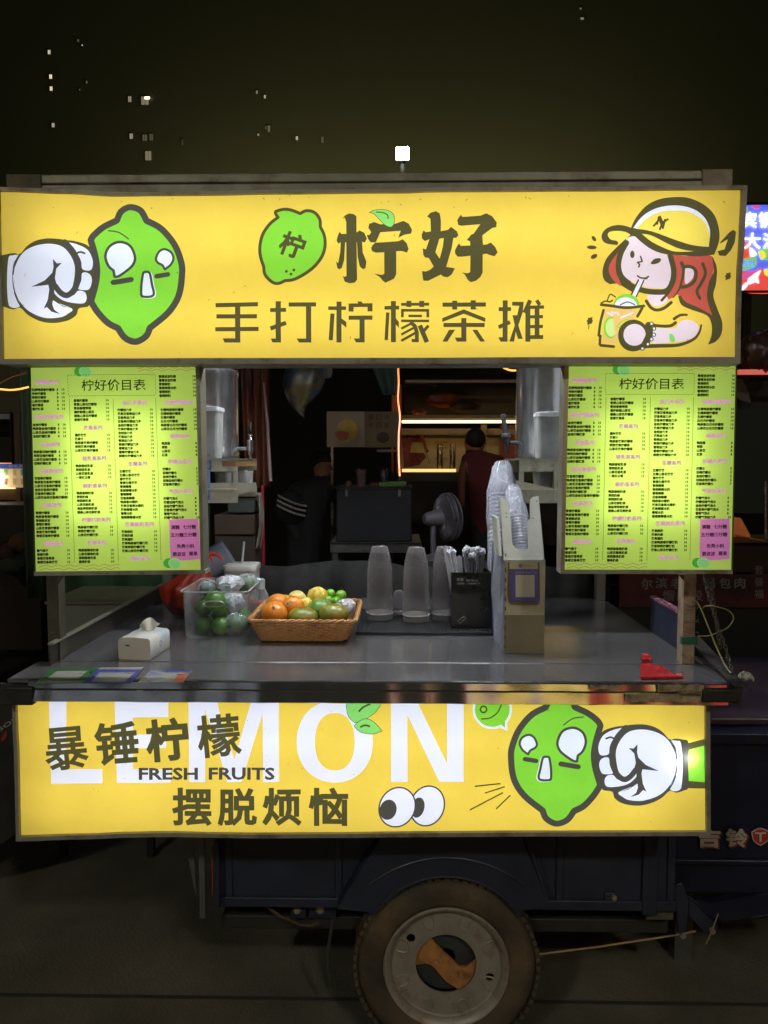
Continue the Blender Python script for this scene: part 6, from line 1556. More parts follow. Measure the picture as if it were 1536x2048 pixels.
# hanging film beside the dispenser
f_ = B()
def hf(u, v):
    a = 985 + 20 * u + 8 * (1 - v) * u; c_ = 1085 + 215 * v - 30 * (1 - u) * v
    return at(a, c_, dy + 0.03 + 0.17 * (1 - u)) + Vector((0.004 * math.sin(v * 9 + u * 6), 0, 0))
f_.sheet(hf, 12, 24); o_ = f_.build('hanging_film', SLV, loc=at(1000, 1300, dy + 0.05), smooth=40); tag(o_, 'loose clear film hanging down the left side of the cream dispenser', 'plastic film')
# --- red reflections on the right half, modelled as flat red patches
RP = mat('red_reflection', rgb(168, 40, 40), 0.25, var=0.15, scale=20, bump=0.002, bscale=30, col2=rgb(226, 190, 190), mixscale=26, mixpos=0.66, mixw=0.03)
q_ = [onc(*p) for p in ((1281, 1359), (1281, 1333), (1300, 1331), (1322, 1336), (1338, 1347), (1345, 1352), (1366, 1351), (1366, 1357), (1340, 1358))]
o_ = B().prism([p + Vector((0, 0, 0.0006)) for p in q_], (0, 0, 0.006)).build('red_reflection_patch', RP, loc=onc(1310, 1350), bevel=0.002); tag(o_, 'flat red patch standing in for a reflection on the right end of the counter flap', 'reflection patch')
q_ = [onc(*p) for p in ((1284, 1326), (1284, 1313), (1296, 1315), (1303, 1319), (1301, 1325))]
o_ = B().prism([p + Vector((0, 0, 0.0006)) for p in q_], (0, 0, 0.008)).build('red_reflection_patch', RP, loc=onc(1292, 1320), bevel=0.002); tag(o_, 'small red and white patch standing in for a reflection above the larger red one', 'reflection patch')
# white rag tied at the right corner
q = at(1490, 1352, 0.03)
o_ = B().ball(q, (0.014, 0.012, 0.011), 22, 14, jit=0.22, seed=9, fold=5).tube([q, q + Vector((0.012, 0, 0.004)), q + Vector((0.02, 0, -0.006)), q + Vector((0.021, 0, -0.014))], [0.006, 0.005, 0.004, 0.002], 6).build('white_rag', mat('rag_cloth', rgb(180, 176, 164), 0.9, var=0.15, bump=0.002), loc=q, smooth=40); tag(o_, 'knot of white rag tied at the right corner of the counter', 'rag')
# --- chain and cords at the right post
ch = thing('chain', 'rusty chain hanging in a long loop outside the right post', 'chain', at(1450, 1290, 0.14))
CHM = mat('chain_steel', rgb(92, 84, 72), 0.5, 0.6, var=0.3)
def chain(p0, p1, p2, n):
    for k in range(n):
        t = (k + 0.5) / n; p = (1 - t) ** 2 * p0 + 2 * t * (1 - t) * p1 + t * t * p2
        d = (2 * (1 - t) * (p1 - p0) + 2 * t * (p2 - p1)).normalized(); L = 0.0095
        s_ = d.cross(Vector((0, 1, 0))).normalized() if k % 2 else d.cross(Vector((1, 0, 0))).normalized()
        pts = [p + d * L * math.cos(a) + s_ * 0.0045 * math.sin(a) for a in [2 * math.pi * j / 12 for j in range(12)]]
        B().tube(pts, 0.0013, 6, closed=True).build('link', CHM, ch)
chain(at(1407, 1150, 0.15), at(1426, 1230, 0.13), at(1452, 1298, 0.12), 18)
chain(at(1418, 1150, 0.15), at(1432, 1230, 0.13), at(1440, 1296, 0.12), 16)
chain(at(1452, 1298, 0.12), at(1460, 1330, 0.1), at(1466, 1345, 0.06), 5)
CRD2 = mat('yellow_green_cord', rgb(134, 128, 66), 0.6, var=0.1)
def curve(pts, n=8):
    out = []
    for i in range(len(pts) - 1):
        p0 = pts[max(0, i - 1)]; p1 = pts[i]; p2 = pts[i + 1]; p3 = pts[min(len(pts) - 1, i + 2)]
        for k in range(n):
            t = k / n; out.append(0.5 * (2 * p1 + (p2 - p0) * t + (2 * p0 - 5 * p1 + 4 * p2 - p3) * t * t + (3 * p1 - p0 - 3 * p2 + p3) * t ** 3))
    return out + [pts[-1]]
pts = curve([at(1393, 1203, 0.17), at(1402, 1218, 0.16), at(1416, 1252, 0.14), at(1432, 1292, 0.12), at(1450, 1330, 0.08), at(1462, 1346, 0.05)])
o_ = B().tube(pts, 0.0018, 6).build('cord', CRD2, loc=pts[0]); tag(o_, 'straight yellowish cord running from the right post down to the counter corner', 'cord')
pts = curve([at(1405, 1217, 0.15), at(1412, 1212, 0.12), at(1430, 1213, 0.10), at(1455, 1220, 0.10), at(1467, 1235, 0.10), at(1458, 1253, 0.10), at(1443, 1262, 0.12), at(1428, 1268, 0.14), at(1415, 1272, 0.16), at(1396, 1272, 0.18)])
o_ = B().tube(pts, 0.0014, 6).build('cord', CRD2, loc=pts[0]); tag(o_, 'thin cord bulging out in a wide loop beside the chain', 'cord')
# ================================================================== URNS AND BOXES ON THE SHELVES
def urn(name, lab, cx_, cyy, r_, zb, zt_, m, tapm, side):
    u = thing(name, lab, 'drink urn', (cx_, cyy, zb))
    B().lathe([(r_ * 0.96, 0), (r_, 0.004), (r_, 0.02), (r_ * 0.985, 0.024), (r_ * 0.985, zt_ - zb - 0.02), (r_ * 1.01, zt_ - zb - 0.016), (r_ * 1.01, zt_ - zb), (r_ * 0.8, zt_ - zb + 0.01), (0, zt_ - zb + 0.012)], (cx_, cyy, zb), 56).build('urn_body', m, u, smooth=40)
    return u
sy = 0.72
ur = X(479, sy) ; ul = ur - 0.25
u1 = urn('drink_urn', 'shiny steel drink urn with a small chrome tap on the left shelf', (ul + ur) / 2, sy, 0.125, zSU + 0.0, Z(742, sy), STEEL2, None, 1)
zT1 = Z(897, sy)
t0_ = Vector((ur - 0.004, sy, zT1)); t1_ = t0_ + Vector((0.035, -0.01, 0))
CHR = mat('chrome', rgb(206, 206, 212), 0.12, 1.0, var=0.03)
B().tube([t0_, t1_], 0.0065, 14).build('tap_pipe', CHR, u1)
B().lathe([(0.0045, -0.034), (0.005, -0.024), (0.010, -0.016), (0.0125, -0.006), (0.0125, 0.022), (0.0135, 0.024), (0.0135, 0.028), (0.006, 0.03), (0.004, 0.036), (0.010, 0.045), (0.009, 0.047), (0, 0.047)], t1_ + Vector((0.012, 0, 0)), 20).build('tap_body', CHR, u1)
B().lathe([(0.0045, 0), (0.0035, 0.025), (0, 0.027)], t1_ + Vector((0.012, 0, 0.062)), 12).build('tap_lever', BLACK, u1)
ul2 = X(1029, sy)
DST = mat('dark_mirror_steel', rgb(88, 90, 92), 0.16, 0.95, var=0.06)
u2 = urn('drink_urn', 'steel drink urn with a black plastic tap on the right shelf', ul2 + 0.125, sy, 0.125, zSU + 0.0, Z(728, sy), STEEL2, None, -1)
t0_ = Vector((ul2 + 0.004, sy - 0.02, Z(886, sy))); t1_ = t0_ + Vector((-0.03, -0.012, 0))
B().tube([t0_, t1_], 0.0075, 12).build('tap_pipe', BLACK, u2)
B().lathe([(0.005, -0.046), (0.007, -0.03), (0.012, 0.008), (0.0175, 0.010), (0.0175, 0.02), (0.0155, 0.024), (0, 0.026)], t1_ + Vector((-0.009, 0, 0.008)), 20, ax=(-0.06, 0, 1)).build('tap_body', BLACK, u2)
B().bar(t1_ + Vector((-0.012, 0, 0.032)), t1_ + Vector((-0.022, -0.002, 0.095)), 0.016, 0.010).build('tap_lever', BLACK, u2, bevel=0.002)
# translucent bins on the shelves
BIN = clear('milky_bin', (0.75, 0.77, 0.76, 1), rgb(178, 180, 176), fac=0.45, rough=0.3, bump=0.0005, bscale=15)
def bin_(x0, x1, yy, zb, zt_, lab, lid=True):
    t = thing('plastic_bin', lab, 'bin', ((x0 + x1) / 2, yy, zb), 'milky plastic bins on the corner shelves')
    cx_, hx = (x0 + x1) / 2, (x1 - x0) / 2
    stackring([rrect(cx_, yy + 0.05, hx * 0.9, 0.05, zb + 0.0005, 0.012), rrect(cx_, yy + 0.05, hx, 0.056, zt_ - 0.016, 0.012)], BIN, 'bin_body', t)
    if lid: stackring([rrect(cx_, yy + 0.05, hx * 1.07, 0.06, zt_ - 0.0155, 0.012), rrect(cx_, yy + 0.05, hx * 1.05, 0.06, zt_ - 0.002, 0.012), rrect(cx_, yy + 0.05, hx * 0.9, 0.05, zt_, 0.012)], clear('bin_lid', (0.8, 0.82, 0.82, 1), rgb(200, 202, 204), fac=0.55, rough=0.25), 'bin_lid', t)
    return t
bin_(X(375, 0.57), X(440, 0.57), 0.565, zSU + 0.0005, Z(812, 0.57), 'milky lidded bin in front of the left steel urn')
bin_(X(1072, 0.57), X(1130, 0.57), 0.565, zSU + 0.0005, Z(824, 0.57), 'milky lidded bin in front of the right steel urn')
bin_(X(424, 0.62), X(452, 0.62), 0.66, zSL + 0.0005, Z(935, 0.66), 'small milky bin on the lower left shelf behind the beam', False)
bin_(X(463, 0.70), X(495, 0.70), 0.72, zSL + 0.0005, Z(933, 0.72), 'small milky bin on the lower left shelf near the tap', False)
bin_(X(1074, 0.66), X(1106, 0.66), 0.66, zSL + 0.0005, Z(934, 0.66), 'milky bin on the lower right shelf', False)
# ================================================================== BEHIND THE COUNTER
DK = mat('dark_panel', rgb(36, 34, 26), 0.9, var=0.3, scale=4)
def one(b_, name, m, lab, cat, loc=None, group=None, **k):
    lo = loc if loc is not None else (sum((Vector(v) for v in b_.v), Vector()) / len(b_.v))
    if loc is None: lo = Vector((lo.x, lo.y, min(v.z for v in b_.v)))
    o = b_.build(name, m, loc=lo, **k); tag(o, lab, cat, group); return o
def bb(x0, x1, y0, y1, z0, z1): return B().box(min(x0, x1), max(x0, x1), y0, y1, min(z0, z1), max(z0, z1))
def pbox(pa, pb, Y, d):       # box from px corners at depth Y
    q0, q1 = at(*pa, Y), at(*pb, Y); return bb(q0.x, q1.x, Y, Y + d, q1.z, q0.z)
# workbench that carries the big black cool box
YB = 2.45
rail = thing('work_table', 'low steel work table behind the counter carrying the black cool box', 'table', (at(750, 1090, YB).x, YB + 0.2, 0))
pbox((660, 1085.5), (842, 1106), YB, 0.02).build('front_rail', mat('steel_rail', rgb(120, 122, 118), 0.35, 0.7, var=0.2), rail, bevel=0.002)
zt_ = at(750, 1085, YB).z
bb(at(660, 1090, YB).x, at(842, 1090, YB).x, YB, YB + 0.5, zt_ - 0.012, zt_ + 0.0).build('table_top', GREY, rail)
for a in (664, 834):
    for y_ in (YB + 0.02, YB + 0.46):
        x_ = X(a, YB); bb(x_, x_ + 0.03, y_, y_ + 0.03, 0, zt_ - 0.012).build('leg', GREY, rail)
cb = thing('cool_box', 'large square black insulated box behind the counter with drinks standing on it', 'cool box', (at(750, 1080, YB).x, YB + 0.2, zt_))
q0, q1 = at(672, 974, YB + 0.02), at(824, 1084, YB + 0.02)
BOXM = mat('box_fabric', rgb(40, 41, 46), 0.65, var=0.2, scale=20, bump=0.0015, bscale=120)
bb(q0.x, q1.x, YB + 0.02, YB + 0.42, zt_ + 0.002, q0.z - 0.012).build('box_body', BOXM, cb, bevel=0.008)
bb(q0.x - 0.004, q1.x + 0.004, YB + 0.016, YB + 0.424, q0.z - 0.0115, q0.z).build('box_lid', BOXM, cb, bevel=0.003)
for a in (693, 799):
    c_ = at(a, 985, YB + 0.014); bb(c_.x - 0.008, c_.x + 0.008, YB + 0.008, YB + 0.0155, c_.z - 0.022, c_.z + 0.016).build('latch', mat('latch_chrome', rgb(150, 150, 150), 0.3, 0.8), cb, bevel=0.002)
zc_ = q0.z
# things on the cool box
c_ = at(722, 968, YB + 0.12)
dc = thing('drink_cup', 'clear takeaway cup with straw standing on the left of the black cool box', 'cup', (c_.x, c_.y, zc_))
hh = at(722, 938, YB + 0.12).z - zc_
B().lathe([(0.022, 0), (0.024, 0.002), (0.032, hh * 0.8), (0.034, hh * 0.82), (0.034, hh * 0.88), (0.024, hh), (0, hh)], (c_.x, c_.y, zc_), 24).build('cup_body', mat('milk_tea_cup', rgb(150, 128, 120), 0.35, var=0.1), dc)
B().tube([(c_.x, c_.y, zc_ + hh), (c_.x - 0.012, c_.y, zc_ + hh + 0.05)], 0.003, 6).build('straw', BLACK, dc)
c_ = at(768, 962, YB + 0.14); hh = at(768, 936, YB + 0.14).z - zc_
cn = B().lathe([(0.018, 0), (0.022, 0.005), (0.022, hh - 0.008), (0.018, hh), (0, hh - 0.002)], (c_.x, c_.y, zc_ + 0.001), 20); one(cn, 'drink_can', mat('can_print', rgb(96, 76, 110), 0.3, 0.5, var=0.3, scale=40, col2=rgb(190, 180, 160), mixscale=30), 'small printed drink can on the black cool box beside the green tray', 'can', loc=(c_.x, c_.y, zc_), smooth=40)
gt = B(); q0, q1 = at(758, 957, YB + 0.06), at(813, 969, YB + 0.06)
gt.box(q0.x, q1.x, YB + 0.04, YB + 0.2, zc_ + 0.001, zc_ + 0.028)
one(gt, 'green_tray', mat('green_tray', rgb(92, 150, 54), 0.4, var=0.15), 'shallow bright green plastic tray on the black cool box', 'tray', bevel=0.004)
rt = B(); q0, q1 = at(741, 956, YB + 0.1), at(758, 969, YB + 0.1); rt.box(q0.x, q1.x - 0.002, YB + 0.06, YB + 0.16, zc_ + 0.001, zc_ + 0.024)
one(rt, 'red_dish', mat('rust_dish', rgb(120, 56, 34), 0.5, var=0.2), 'small rusty red dish left of the green tray', 'dish', bevel=0.004)
# poster board (its cartoon is replaced by a plain bowl of food)
YP = 3.2
pst = thing('poster_board', 'dim poster board with a pale left half standing on a thin steel pole', 'poster', at(725, 893, YP))
pbox((653.5, 823), (729, 894), YP, 0.01).build('pale_panel', mat('poster_pale', rgb(150, 132, 112), 0.6, var=0.08), pst)
pbox((729.5, 823.5), (798, 894.5), YP, 0.01).build('text_panel', mat('poster_tan', rgb(104, 84, 50), 0.6, var=0.1), pst)
B().prism([at(x, y, YP - 0.003) for x, y in smooth_loop([(672, 868), (676, 850), (690, 838), (706, 840), (714, 856), (712, 874), (694, 884), (678, 880)])], (0, 0.002, 0)).build('food_picture', mat('poster_yellow', rgb(190, 160, 70), 0.6), pst)
B().prism([at(x, y, YP - 0.0045) for x, y in smooth_loop([(670, 866), (684, 862), (698, 868), (692, 880), (678, 880)])], (0, 0.001, 0)).build('bowl_picture', mat('poster_orange', rgb(170, 92, 52), 0.6), pst)
for k in range(2):
    for j in range(3):
        V, PP = put_text('香口味老回家'[k * 3 + j], 742 + j * 16, 834 + k * 16, w=11, h=11)
        B().add([at(x, y, YP - 0.002) for x, y in V], PP).build('poster_lettering', mat('poster_brown', rgb(60, 36, 22), 0.7), pst, smooth=0)
B().prism([at(x, y, YP - 0.003) for x, y in [(766 + 13 * math.cos(t), 875 + 11 * math.sin(t)) for t in [math.pi * 2 * k / 20 for k in range(20)]]], (0, 0.002, 0)).build('emblem_disc', mat('poster_brown', rgb(60, 36, 22), 0.7), pst)
for a in (664,): B().tube([at(a, 894, YP + 0.02), (at(a, 894, YP + 0.02).x, YP + 0.02, 0)], 0.011, 12).build('steel_pole', mat('bright_pole', rgb(190, 186, 180), 0.25, 0.8), pst)
B().tube([at(790, 894, YP + 0.02), (at(790, 894, YP + 0.02).x, YP + 0.02, 0)], 0.011, 12).build('steel_pole', DK, pst)
pbox((754, 899), (793, 904), YP - 0.05, 0.05).build('shelf_edge', mat('pale_strip', rgb(120, 104, 90), 0.5), pst)
# fan seen from behind
YF = 1.85
fc = at(893, 1034, YF)
fan = thing('electric_fan', 'grey desk fan seen from behind, left of the stacked cups', 'fan', (fc.x - 0.02, YF, 0))
FM = mat('fan_grey', rgb(90, 84, 90), 0.45, var=0.1); fax = Vector((0.86, 0.42, 0.06)).normalized()
R0 = 47 * (YF + 1.92) / F
qf = Vector((0, 0, 1)).rotation_difference(fax).to_matrix()
def fpt(r_, a, h_): return fc + qf @ Vector((r_ * math.cos(a), r_ * math.sin(a), h_))
for (r_, h_, t_) in ((R0, 0.0, 0.0035), (R0, 0.022, 0.0035), (R0 * 0.9, -0.018, 0.0022), (R0 * 0.55, -0.032, 0.002)):
    B().tube([fpt(r_, 2 * math.pi * k / 48, h_) for k in range(48)], t_, 6, closed=True).build('guard_ring', FM, fan)
gw = B()
for k in range(80):
    a = 2 * math.pi * k / 80; gw.tube([fpt(R0 * 0.3, a, -0.036), fpt(R0 * 0.6, a + 0.06, -0.032), fpt(R0 * 0.9, a + 0.12, -0.018), fpt(R0, a + 0.14, 0.0), fpt(R0, a + 0.14, 0.022), fpt(R0 * 0.8, a + 0.14, 0.040), fpt(R0 * 0.2, a + 0.1, 0.05)], 0.0012, 4)
gw.build('guard_wires', FM, fan, kind='stuff')
for k in range(3):
    a = 2 * math.pi * k / 3 + 0.4; bl = B()
    bl.sheet(lambda u, v: fpt(R0 * (0.15 + 0.78 * v), a + (u - 0.5) * 1.5, 0.004 + 0.02 * (u - 0.5)), 6, 4); bl.build('fan_blade', mat('fan_blade', rgb(88, 90, 104), 0.35), fan, solid=0.002)
B().lathe([(0, -0.125), (0.022, -0.122), (0.032, -0.105), (0.040, -0.060), (0.044, -0.036), (0.02, -0.03), (0.016, 0.02), (0, 0.03)], fc, 28, ax=fax).build('motor_housing', FM, fan)
nb = fc - fax * 0.07
B().tube([nb, nb + Vector((-0.004, 0, -0.06)), nb + Vector((0, 0, -0.20))], [0.016, 0.014, 0.014], 14).build('fan_neck', FM, fan)
bz = nb.z - 0.20
B().lathe([(0.075, 0), (0.075, 0.012), (0.03, 0.022), (0.016, 0.03), (0, 0.03)], (nb.x, nb.y, bz), 28).build('fan_base', FM, fan)
fs = bb(nb.x - 0.12, nb.x + 0.16, nb.y - 0.1, nb.y + 0.12, 0, bz - 0.001); one(fs, 'fan_stand_crate', DK, 'tall dark crate the grey fan stands on', 'crate')
# hanging things
def hang(cx_, cy_, Y, rx, ry, m, lab, cat, seed, fold=5, jit=0.08, name='hanging_bag'):
    p = at(cx_, cy_, Y); k = (Y + 1.92) / F
    b_ = B().ball(p, (rx * k, rx * k * 0.7, ry * k), 30, 20, jit=jit, seed=seed, fold=fold)
    b_.tube([p + Vector((0, 0, ry * k * 0.9)), p + Vector((0, 0, ry * k + 0.35))], 0.002, 5)
    return one(b_, name, m, lab, cat, smooth=40)
BAG1 = mat('printed_bag', rgb(90, 76, 40), 0.3, var=0.3, scale=20, col2=rgb(30, 50, 66), mixscale=9, mixpos=0.5, mixw=0.05)
p = at(608, 780, 1.55)
b_ = B()
def hb(u, v):
    a = u * 2 * math.pi; r_ = 0.088 * math.sin(min(1.0, 0.12 + 0.95 * v) * math.pi) ** 0.6 * (1 + 0.06 * math.sin(a * 6 + v * 5))
    return p + Vector((math.cos(a) * r_, math.sin(a) * r_ * 0.6, 0.14 - 0.25 * v + (0.03 * math.cos(a) * v)))
b_.sheet(hb, 40, 18); one(b_, 'hanging_bag', BAG1, 'swollen clear bag of bright packets hanging high left in the window', 'bag', smooth=50)
hang(655, 742, 1.7, 9, 14, mat('pale_bag', rgb(120, 116, 112), 0.4, var=0.1), 'small pale bag hanging right of the swollen packet bag', 'bag', 3)
p = at(768, 760, 2.3); b_ = B()
b_.sheet(lambda u, v: p + Vector(((u - 0.5) * 0.14 * (1 - 0.75 * max(0, v - 0.3)) + 0.03 * v, 0.02 * math.sin(u * 9), 0.12 - 0.2 * v)), 12, 8)
one(b_, 'hanging_cloth', mat('teal_cloth', rgb(40, 60, 52), 0.8, var=0.2), 'dark teal cloth hanging beside the glowing orange wire', 'cloth', solid=0.003, smooth=50)
# red curtain and poles at the left
b_ = B(); x0, x1 = X(484, 1.75), X(540, 1.75)
def cur(u, v):
    z = at(500, 700, 1.75).z - v * (at(500, 700, 1.75).z - at(500, 975, 1.75).z)
    return Vector((x0 + (x1 - x0) * u * (1 - 0.15 * v) + 0.02 * v, 1.75 + 0.02 * math.sin(u * 22), z))
b_.sheet(cur, 40, 12); one(b_, 'curtain', mat('rust_curtain', rgb(108, 56, 34), 0.85, var=0.35, scale=6, col2=rgb(56, 40, 30), mixscale=4), 'rust red curtain hanging behind the chrome tap', 'curtain', solid=0.003, smooth=50)
b_ = B().tube([at(527, 765, 1.6), at(535, 850, 1.6), at(541, 962, 1.6)], [0.004, 0.007, 0.008], 8); one(b_, 'furled_umbrella', mat('pale_umbrella', rgb(150, 130, 126), 0.5, var=0.2, scale=40), 'slim pale furled umbrella hanging beside the rust curtain', 'umbrella')
b_ = B().tube([at(525, 970, 1.6), (at(527, 1062, 1.6).x, 1.6, 0)], 0.008, 10); one(b_, 'red_pole', mat('red_gloss_pole', rgb(150, 40, 56), 0.2, coat=0.5), 'glossy dark red pole standing behind the counter', 'pole')
b_ = B(); b_.sheet(lambda u, v: at(511 + 10 * u + 6 * math.sin(v * 3), 985 + 112 * v, 1.45) + Vector((0, 0.02 * math.sin(u * 7 + v * 4), 0)), 8, 16)
b_.tube([at(509, 975, 1.45), at(512, 990, 1.45)], 0.005, 6); one(b_, 'white_cloth', mat('dull_white_cloth', rgb(130, 118, 106), 0.9, var=0.15), 'dull white cloth hanging down under the left shelf', 'cloth', solid=0.002, smooth=50)
# dim shelf clutter seen under the left shelf
for (a0_, b0_, a1_, b1_, c_, lab) in ((428, 1030, 508, 1070, rgb(60, 46, 34), 'low brown crate in the dark under the left shelf'), (455, 1002, 508, 1026, rgb(44, 50, 46), 'dark plastic basket on the brown crate under the left shelf')):
    one(pbox((a0_, b0_), (a1_, b1_), 1.42, 0.25), 'crate', mat('crate_%d' % a0_, c_, 0.8, var=0.4, scale=12), lab, 'crate', bevel=0.004)
one(pbox((430, 1071), (510, 1130), 1.43, 0.22), 'crate', mat('crate_brown', rgb(50, 40, 30), 0.8, var=0.4), 'bottom dark crate of the stack under the left shelf', 'crate')
_z = at(430, 1130, 1.43).z
one(bb(X(430, 1.43), X(510, 1.43), 1.42, 1.66, 0, _z - 0.002), 'side_cabinet', DK, 'dark cabinet carrying the crates behind the left end of the counter', 'cabinet')
# glowing orange wire hanging in the window and its neighbours
NEON = glow('orange_neon', (1.0, 0.22, 0.012, 1), 1.7)
pts = curve([at(797, 640, 1.30), at(796.5, 732, 1.30), at(797.5, 765, 1.30), at(796, 800, 1.30), at(800, 835, 1.30), at(797.5, 870, 1.30), at(797.5, 910, 1.30), at(799.5, 952, 1.30)])
o_ = B().tube(pts, 0.0034, 8).build('neon_wire', NEON, loc=pts[0]); tag(o_, 'glowing orange light wire hanging down in the middle of the serving window', 'light wire')
pts = curve([at(985, 722, 1.30), at(1000, 731, 1.30), at(1013, 738, 1.30), at(1029, 741, 1.30), at(1060, 735, 1.30)])
o_ = B().tube(pts, 0.0038, 8).build('neon_wire', glow('amber_neon', (1.0, 0.40, 0.02, 1), 1.8), loc=pts[0]); tag(o_, 'short glowing amber light wire under the sign near the right urn', 'light wire')
# ------------------------------------------------------------------ stall behind with lit glass case
YK = 4.25
k_ = thing('kitchen_stall', 'lit grill stall behind with a warm light tube and red meat posters', 'stall', (at(950, 1000, YK).x, YK + 0.3, 0))
def K(pa, pb, d0, d1, nm, m, **kw):
    q0, q1 = at(*pa, YK), at(*pb, YK); return bb(q0.x, q1.x, YK + d0, YK + d1, q0.z, q1.z).build(nm, m, k_, **kw)
WARM = mat('stall_cream', rgb(188, 168, 120), 0.6, var=0.15, scale=5)
TAN = mat('stall_tan_metal', rgb(126, 106, 74), 0.45, 0.3, var=0.2)
K((800, 852), (1160, 946), 0.50, 0.52, 'back_panel', WARM)
K((800, 830), (1160, 838), -0.02, 0.02, 'top_beam', TAN, bevel=0.004)
K((800, 856), (1160, 867), 0.40, 0.42, 'inner_beam', TAN)
K((804, 841.0), (1160, 845.5), -0.01, 0.012, 'light_tube', glow('warm_tube', (1.0, 0.70, 0.24, 1), 5.5))
K((804, 938), (912, 944), 0.0, 0.02, 'shelf_light', glow('warm_shelf', (1.0, 0.52, 0.16, 1), 1.6))
K((800, 945), (1160, 962), -0.02, 0.50, 'counter_slab', mat('stall_green_edge', rgb(66, 60, 30), 0.6))
K((970, 846), (982, 938), 0.30, 0.33, 'inner_post', TAN)
K((1015, 846), (1160, 938), 0.44, 0.46, 'meat_poster', mat('meat_poster', rgb(130, 44, 24), 0.6, var=0.3, scale=7, col2=rgb(176, 150, 100), mixscale=2.5, mixpos=0.52))
for (pts_, c1) in ((((803, 868), (852, 866), (848, 884), (824, 884), (820, 905), (848, 906), (852, 915), (838, 930), (808, 935)), rgb(138, 42, 22)),):
    B().prism([at(x, y, YK + 0.485) for x, y in pts_], (0, 0.004, 0)).build('meat_poster', mat('meat_red', c1, 0.6, var=0.5, scale=14, col2=rgb(70, 24, 14), mixscale=10), k_)
for (a, c_) in ((876, 868), (876, 880), (876, 892), (876, 915)):
    K((a, c_), (a + 34 - (c_ % 9), c_ + 4), 0.488, 0.492, 'price_strip', mat('price_strip', rgb(184, 140, 60), 0.6))
K((800, 962), (1160, 1090), -0.02, 0.02, 'front_apron', mat('apron_dark', rgb(40, 30, 20), 0.8, var=0.3))
for a in (786, 1158): bb(X(a, YK), X(a, YK) + 0.05, YK, YK + 0.05, 0, 2.6).build('stall_post', TAN, k_)
K((800, 733), (1160, 736), -0.3, 0.5, 'awning', mat('awning_olive', rgb(70, 66, 36), 0.8, var=0.2))
K((810, 762), (1160, 768), -0.10, -0.06, 'awning_rail', TAN, bevel=0.003)
K((810, 769), (1160, 829), 0.3, 0.32, 'upper_board', mat('upper_board', rgb(48, 36, 20), 0.8, var=0.5, scale=3))
for i_, (a, c_, w_, h_, cc) in enumerate(((842, 770, 34, 10, rgb(60, 54, 40)), (885, 800, 34, 14, rgb(120, 50, 24)), (838, 824, 14, 8, rgb(140, 70, 40)), (930, 815, 30, 10, rgb(60, 40, 22)))):
    p = at(a, c_, YK + 0.12); kk = (YK + 2.04) / F
    B().ball(p, (w_ * kk, 0.1, h_ * kk), 24, 12, jit=0.12, seed=i_ + 60, fold=4).build('stored_bag', mat('stored_bag_%d' % i_, cc, 0.6, var=0.3, scale=20), k_, smooth=40)
for a in (879.5, 905):
    c_ = at(a, 937, YK + 0.15); kk = (YK + 2.07) / F
    b_ = B().lathe([(5.8 * kk, 0), (6 * kk, 0.004), (6 * kk, 44 * kk), (5.4 * kk, 45 * kk), (5.4 * kk, 48 * kk), (0, 48 * kk)], (c_.x, c_.y, c_.z), 20)
    one(b_, 'steel_flask', mat('flask_steel', rgb(130, 110, 84), 0.25, 0.8), 'tall steel flask on the grill stall shelf, ' + ('left' if a < 890 else 'right') + ' one of the pair', 'flask', loc=c_, group='steel flasks on the grill stall shelf', smooth=40)
b_ = B().tube([at(842, 868, YK + 0.2), at(850, 900, YK + 0.2), at(860, 928, YK + 0.2)], 0.003, 5)
for k in range(6):
    b_.ball(at(844 + k * 2.1, 872 + k * 6, YK + 0.2), (0.013, 0.012, 0.012), 8, 6, jit=0.2, seed=k)
one(b_, 'meat_skewer', mat('skewer_meat', rgb(110, 46, 26), 0.6, var=0.3, scale=40), 'meat skewer leaning in front of the red poster', 'skewer')
# orange lit panel beside the wire
pn = pbox((783, 768), (803, 946), 4.0, 0.04); one(pn, 'orange_board', mat('orange_board_paint', rgb(206, 104, 46), 0.6, var=0.2, scale=4), 'upright orange board behind the glowing orange wire', 'board', bevel=0.01)
x_ = X(793, 4.0); one(bb(x_ - 0.02, x_ + 0.02, 4.05, 4.09, 0, at(793, 946, 4.0).z), 'board_post', DK, 'dark post carrying the upright orange board', 'post')
# ------------------------------------------------------------------ people
def person(lab, joints, edges, Y, loc, mats, zones, lvl=2):
    """one skinned body; joints: name -> (px, py, dY, radius px)"""
    k = (Y + 1.92) / F
    me = bpy.data.meshes.new('body'); names = list(joints)
    vs = [at(joints[n][0], joints[n][1], Y + joints[n][2]) for n in names]
    for i, n in enumerate(names):
        if len(joints[n]) > 4: vs[i] = Vector((vs[i].x, vs[i].y, joints[n][4]))
    me.from_pydata([tuple(v - loc) for v in vs], [(names.index(a), names.index(b_)) for a, b_ in edges], [])
    o = bpy.data.objects.new('tmp', me); COL.objects.link(o)
    sk = o.modifiers.new('skin', 'SKIN'); sk.use_smooth_shade = True
    for i, n in enumerate(names):
        r_ = joints[n][3] * k; me.skin_vertices[0].data[i].radius = (r_, r_)
    me.skin_vertices[0].data[0].use_root = True
    ss = o.modifiers.new('sub', 'SUBSURF'); ss.levels = lvl
    m2 = bpy.data.meshes.new_from_object(o.evaluated_get(bpy.context.evaluated_depsgraph_get()))
    bpy.data.objects.remove(o)
    for m in mats: m2.materials.append(m)
    for p in m2.polygons:
        p.use_smooth = True; p.material_index = zones(p.center + loc)
    ob = bpy.data.objects.new('body', m2); COL.objects.link(ob)
    root = thing('person', lab, 'person', loc); ob.parent = root
    return root
SKIN = mat('skin', rgb(150, 98, 72), 0.6, var=0.08)
